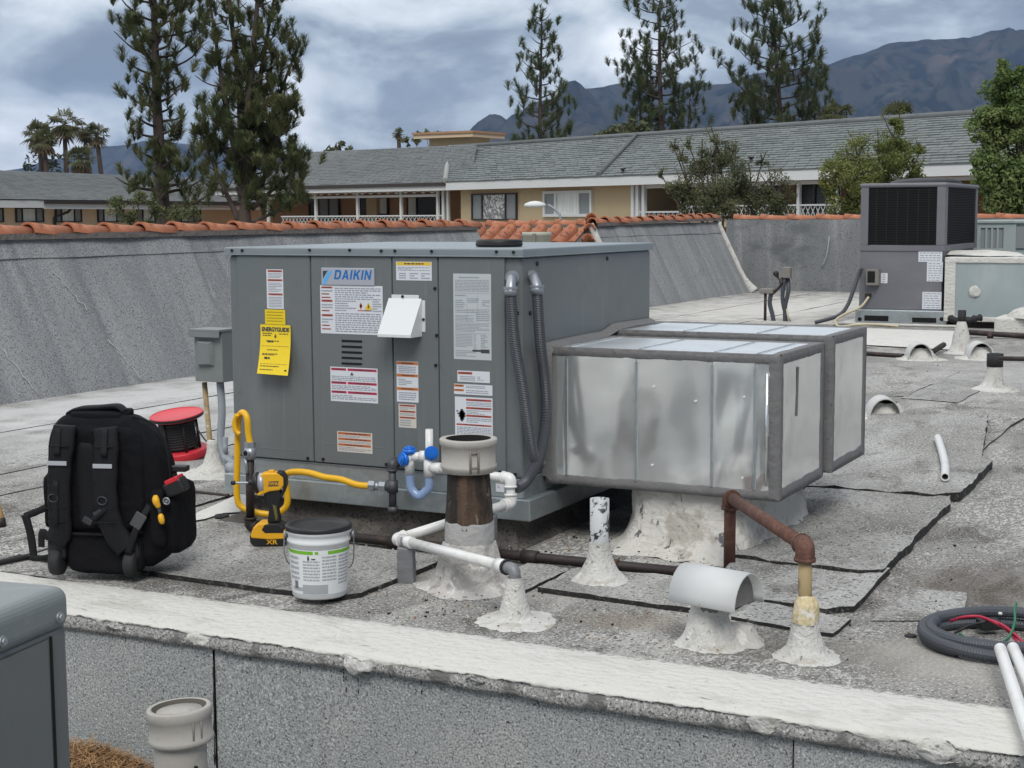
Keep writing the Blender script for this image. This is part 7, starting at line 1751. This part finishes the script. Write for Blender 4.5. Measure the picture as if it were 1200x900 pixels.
for (p0_, p1_) in (((1076.5, 294.5), (1104, 307)), ((1086.5, 307), (1104.5, 330)), ((1081, 342), (1103, 362.5)), ((1032.5, 320), (1040, 332))):
    q0, q1 = pb2(*p0_), pb2(*p1_); b = MB(); b.box(q0.x, q1.x, AY-.003, AY-.0005, q1.z, q0.z); rnd = random.Random(int(p0_[1]))
    for i in range(int((q0.z-q1.z)/.025)):
        z = q0.z-.014-.025*i; k = q0.x+.015
        while k < q1.x-.03:
            l = rnd.uniform(.015, .05); b.quad((k, AY-.0035, z-.008), (min(k+l, q1.x-.012), AY-.0035, z-.008), (min(k+l, q1.x-.012), AY-.0035, z), (k, AY-.0035, z), 1); k += l+.01
    b.build('paper_label', [m_paper, m_ink], a2, world=True, recalc=False)
q = pb2(1018, 346); b = MB(); b.box(q.x-.03, q.x+.03, AY-.05, AY, q.z-.02, q.z+.02); b.build('cable_gland', m_iron, a2, world=True)
b = MB(); b.tube(curve([PY(1010, 314, AY-.05), PY(1006, 322, AY-.05), PY(1000, 340, AY-.1), PY(993, 358, AY-.15), PY(982, 370, AY-.2), PY(955, 378, AY-.25)], 6), .022, 8)
t = thing('conduit', 'dark grey conduit hanging from the left side of the purple-grey air conditioner', 'conduit', PY(1000, 340, AY-.1)); b.build('hose', m_hose, t, world=True)
t = thing('cable', 'beige cable looping at the left foot of the purple-grey air conditioner', 'cable', PY(1000, 372, AY-.2))
b = MB(); b.tube(curve([PY(1018, 348, AY-.06), PY(1008, 360, AY-.12), PY(990, 368, AY-.2), PY(979, 376, AY-.25), PY(984, 383, AY-.3), PY(1000, 381, AY-.3), PY(1020, 380, AY-.25), PY(1048, 382, AY-.2), PY(1053, 383, AY-.2)], 6), .014, 7); b.build('sheath', m_beigewire, t, world=True)
# white coated curb below it
b = MB(); g_ = []
for (e_, z) in ((.20, .0012), (.06, .02), (.0, .04), (-.03, .03)): g_.append([b.v(p) for p in ((xl_-.25-e_, AY-.20-e_, z), (xr_+.15+e_, AY-.20-e_, z), (xr_+.15+e_, 13.6, z), (xl_-.25-e_, 13.6, z))])
t = thing('equipment_curb', 'white coated curb strip in front of the purple-grey air conditioner', 'curb', (-1.2, 12, 0))
b.bm.clear(); b.box(xl_-.20, xr_+.20, AY-.06, 13.5, .002, .029); b.build('curb_top', m_white, t, world=True, bevel=.01)
b = MB(); b.quad(*[G(px, py, .011) for px, py in ((1012, 404), (1120, 410), (1122, 388), (1000, 384))]); b.build('coated_apron', m_white, t, world=True)
# coated duct to the right of it
t = thing('coated_duct', 'blue-grey coated duct with white brushed edges and a white patch, beside the purple-grey unit', 'duct', (.2, 12, 0))
q0, q1 = PY(1110, 302, 11.55), PY(1240, 374, 11.55); zA, zB = q0.z, .10
b = MB(); b.box(xr_+.03, 2.2, 11.55, 12.5, zB, zA); b.build('duct_body', m_ductgrey, t, world=True, bevel=.01)
b = MB(); xw = PY(1123, 330, 11.54).x; zw = PY(1150, 310, 11.54).z
b.box(xr_+.02, xw-.03, 11.538, 11.56, zB-.02, zA); b.box(xr_+.02, 2.22, 11.535, 11.9, zw+.015, zA+.005); b.box(xr_+.02, 2.22, 11.536, 11.56, zB-.03, zB+.02); b.build('brushed_edge', m_white, t, world=True, bevel=.008)
p = PY(1142, 342, 11.54); b = MB(); b.lathe([(.058, 0), (.05, .006), (.03, .009), (0, .009)], p, 18, m=Matrix.Rotation(PI/2, 4, 'X'), jit=.014, jsc=16); b.build('white_patch', m_whitecone, t, world=True)
b = MB(); b.box(xr_+.1, 2.2, 11.62, 12.4, .0015, zB-.03); b.build('curb', m_iron, t, world=True)
b = MB(); q = PY(1148, 296, 12.0); b.lathe([(.30, 0), (.26, .025), (.18, .04), (.08, .05), (0, .05)], (q.x, 12.05, zA+.02), 20, jit=.02, jsc=5, sx=1.6); b.build('white_mound', m_white, t, world=True)
# small louvred condenser behind the duct
t = thing('condenser', 'small pale green louvred condenser at the right edge, behind the coated duct', 'condenser', (.3, 13.9, 0))
CY = 13.6; q0, q1 = PY(1146, 258, CY), PY(1176, 297, CY)
x0, x1, zt_, zb_ = q0.x, PY(1188, 258, CY).x, q0.z, q1.z
b = MB(); b.box(x0+.02, x1+.4, CY+.02, CY+.9, .001, zt_-.04); b.build('case', m_condgreen, t, world=True)
b = MB(); b.box(x0-.02, x1+.42, CY-.02, CY+.92, zt_-.04, zt_); b.build('lid', m_condgreen, t, world=True, bevel=.01)
xm = PY(1176, 275, CY).x
b = MB(); b.box(xm, xm+.14, CY-.004, CY+.02, zb_-.2, zt_-.041); b.box(x0, x0+.035, CY-.004, CY+.02, zb_-.2, zt_-.041); b.box(x0+.036, xm-.001, CY-.003, CY+.02, zb_-.04, zb_+.06); b.box(x0+.036, xm-.001, CY-.003, CY+.02, zt_-.09, zt_-.042); b.build('corner_frame', m_condgreen, t, world=True)
b = MB(); b.box(x0+.036, xm-.001, CY+.012, CY+.019, zb_+.061, zt_-.091); b.build('coil', m_blind, t, world=True)
for k in range(3):
    x = x0+.036+(xm-x0-.036)*(k+1)/4-.012; b = MB(); b.box(x, x+.022, CY-.002, CY+.011, zb_+.061, zt_-.091); b.build('louvre_bar', m_condgreen, t, world=True)
b = MB(); b.box(xm+.142, x1+.38, CY+.0, CY+.019, zb_+.061, zt_-.091); b.build('side_grille', m_blind, t, world=True)
# white domed vent and box at the right edge
t = thing('roof_curb', 'white coated box with a domed top at the right edge, below the coated duct', 'roof curb', (.35, 10.9, 0))
q0 = PY(1165, 372, 10.9); b = MB(); b.box(q0.x, q0.x+.9, 10.9, 11.45, .0015, q0.z); b.build('box', m_white, t, world=True, bevel=.02)
b = MB(); b.lathe([(.26, 0), (.25, .03), (.20, .07), (.12, .10), (0, .115)], (q0.x+.36, 11.1, q0.z), 24, jit=.008, jsc=6); b.build('dome', m_whitecone, t, world=True)
# lines of pipe at the back right
t = thing('gas_pipe', 'dark pipe run raised on a short stub at the right edge, before the white box', 'pipe', G(1160, 404))
b = MB(); p = PY(1130, 389, 10.3); q = PY(1215, 395, 10.3); b.tube([p, q], .026, 8); b.build('run', m_iron, t, world=True)
b = MB(); p = PY(1160.5, 391, 10.3); b.tube([p, (p.x, p.y, .0)], .030, 8); b.build('stub', m_iron, t, world=True)
t = thing('gas_pipe', 'thin dark pipe lying on the roof between the duct ends and the nearest hooded vent', 'pipe', G(1030, 416)); b = MB(); b.tube([G(990, 412.5, .02), G(1059, 417, .02)], .018, 8); b.build('run', m_iron, t, world=True)
t = thing('gas_pipe', 'thin dark pipe at the right edge joining the black-sleeved vent', 'pipe', G(1185, 421)); b = MB(); p = Vector((.73, 5.62, .22)); b.tube([PY(1170, 420, 5.66), PY(1215, 421, 5.66)], .016, 8); b.build('run', m_iron, t, world=True)
t = thing('gas_pipe', 'dark wrapped pipe bundle at the foot of the coated duct, beside the purple-grey unit', 'pipe', G(1130, 383))
b = MB(); b.tube(curve([PY(1113, 373, 11.3), PY(1128, 376, 11.2), PY(1140, 374, 11.2), PY(1150, 372, 11.25)], 5), .04, 8, rfun=lambda i: .034+.008*math.sin(i*1.9)); b.build('insulation', m_rubber, t, world=True)
b = MB(); b.tube(curve([PY(1133, 397, 10.9), PY(1145, 400, 10.8), PY(1160, 399, 10.8)], 4), .03, 8); b.build('run', m_iron, t, world=True)
t = thing('roofing_scrap', 'dark curled strip lying behind the nearest hooded vent', 'scrap', G(1098, 410)); b = MB(); b.tube(curve([G(1091, 414, .02), G(1098, 409, .05), G(1106, 404, .06)], 4), .025, 6); b.build('strip', m_asphalt, t, world=True)
# cone vents
q = G(1126, 414); conevent('tall white cone vent with black sleeve, in front of the coated duct', q, [(.16, .001), (.12, .012), (.085, .06), (.070, .15), (.045, .25), (.03, .29)], .03, PY(1124, 364, q.y).z, m_rubber, m_whitecone, None, capb=.13, jit=.004)
q = G(1165, 457); conevent('white flared cone vent with black sleeve, nearest the right edge', q, [(.165, .001), (.155, .010), (.10, .028), (.07, .06), (.055, .10), (.05, .19)], .047, PY(1165, 415, q.y).z, m_whitecone, m_whitecone, None, capb=.085, jit=.003)
# half-round hooded vents in white mounds
def hooded(label, px, py, w_, seed, rz=R(24)):
    c = G(px, py); t = thing('hooded_vent', label, 'roof vent', c, rz, 'half-round hooded roof vents'); b = MB(); n = 14
    h_ = w_*.62; ro, ri = [], []
    for (y, s_) in ((-.07, 1.0), (.10, 1.02), (.20, .8), (.26, .35)):
        ro.append([b.v((w_/2*s_*math.cos(PI*k/n), y, max(.002, h_*s_*math.sin(PI*k/n)+.02))) for k in range(n+1)])
    for i in range(3):
        for k in range(n): b._f([ro[i][k], ro[i][k+1], ro[i+1][k+1], ro[i+1][k]], 0, True)
    for s_, y in ((.94, -.07), (.94, .12)): ri.append([b.v((w_/2*s_*math.cos(PI*k/n), y, max(.002, h_*s_*math.sin(PI*k/n)+.02))) for k in range(n+1)])
    for k in range(n): b._f([ro[0][k], ro[0][k+1], ri[0][k+1], ri[0][k]]); b._f([ri[0][k], ri[0][k+1], ri[1][k+1], ri[1][k]], 0, True)
    b.build('hood', mat('pale_weathered_hood', (.50, .50, .49), .6, mix=[('noise', 9, 5, .5, .7, (.62, .615, .60))]), t)
    b = MB(); b.poly([(w_*.46*math.cos(PI*k/n), .08, .02+h_*.92*math.sin(PI*k/n)) for k in range(n+1)]); b.build('dark_interior', m_iron, t)
    b = MB(); b.lathe([(w_*.40, .002), (w_*.36, .03), (w_*.28, h_*.45), (w_*.2, h_*.58), (0, h_*.6)], (0, .0, 0), 20, jit=.008, jsc=14, sy=.55); b.build('vent_neck', m_dirtycone, t)
    b = MB(); mound(b, (.02, .06, 0), [(w_*1.05, .001), (w_*.8, .010), (w_*.62, .03), (w_*.50, .07), (w_*.40, .10)], seed, .014, jsc=11); b.build('mastic_mound', m_whitecone, t)
hooded('hooded vent in a white mound, left of the tall white cone vent', 1077, 422, .20, 1); hooded('hooded vent in a white mound, right of the tall white cone vent', 1148, 421, .20, 2); hooded('hooded vent with a dark mouth in a white mound, just right of the duct ends', 1035, 492, .185, 3)
# weatherproof boxes on upright conduits
t = thing('junction_box', 'left one of two small conduit boxes standing on the roof behind the ducts', 'junction box', G(897, 374), group='conduit boxes behind the ducts')
YQ = G(905, 376).y
b = MB(); p, q = PY(891, 338, YQ), PY(907, 344, YQ); b.box(p.x, q.x, YQ-.05, YQ+.05, q.z, p.z); b.build('box', MATS['tarnished_clamp'], t, world=True, bevel=.01)
b = MB(); p = PY(897, 343, YQ); b.tube([p, (p.x, YQ, 0)], .017, 8); b.build('post', m_iron, t, world=True)
b = MB(); p = PY(904, 343, YQ); b.tube(curve([p, PY(902, 355, YQ), PY(905, 368, YQ), PY(907, 379, YQ)], 5), .026, 8); b.build('whip', m_hose, t, world=True)
t = thing('junction_box', 'right one of two small conduit boxes behind the ducts, with splayed wires', 'junction box', G(922, 376), group='conduit boxes behind the ducts')
b = MB(); p, q = PY(914, 313, YQ), PY(927, 326, YQ); b.box(p.x+.04, q.x, YQ-.04, YQ+.04, q.z, p.z); b.build('box', MATS['tarnished_clamp'], t, world=True, bevel=.01)
b = MB(); b.tube(curve([PY(908, 318, YQ), PY(912, 326, YQ), PY(918, 332, YQ), PY(917, 325, YQ)], 4), .028, 7, rfun=lambda i: .022+.014*math.sin(i*1.1)); b.tube(curve([PY(917, 332, YQ), PY(910, 340, YQ), PY(903, 346, YQ)], 4), .018, 6); b.build('taped_wires', m_iron, t, world=True)
for (P_) in ([(920, 326), (917, 345), (919, 362), (925, 378)], [(923, 326), (924, 340), (920, 360), (920, 378)]):
    b = MB(); b.tube(curve([PY(px, py, YQ+(.05 if px == 923 else 0)) for px, py in P_], 5), .024, 8); b.build('whip', m_hose, t, world=True)
b = MB(); b.tube([PY(922, 362, YQ-.03), PY(925, 379, YQ-.03)], .012, 6); b.build('beige_lead', m_beigewire, t, world=True)
# flue cap peeping over the main unit
q = D(629, 275, 11.5); t = thing('flue_pipe', 'pale flue collar peeping over the top of the large grey unit', 'flue', (q.x, q.y, 0))
zt_ = D(629, 272, 11.5).z; b = MB(); b.lathe([(.085, zt_-.13), (.105, zt_-.12), (.105, zt_-.03), (.112, zt_-.025), (.112, zt_), (.085, zt_), (.085, zt_-.05), (0, zt_-.05)], (0, 0, 0), 28); b.build('collar', mat('pale_collar', (.42, .42, .34), .7), t)
b = MB(); b.lathe([(.082, 0), (.082, zt_-.12)], (0, 0, 0), 24); b.build('pipe', m_conduit, t)
b = MB(); b.box(-.115, -.10, -.03, .0, zt_-.10, zt_-.02); b.box(.02, .045, -.118, -.104, zt_-.11, zt_-.01); b.build('clamp_lug', MATS['tarnished_clamp'], t)
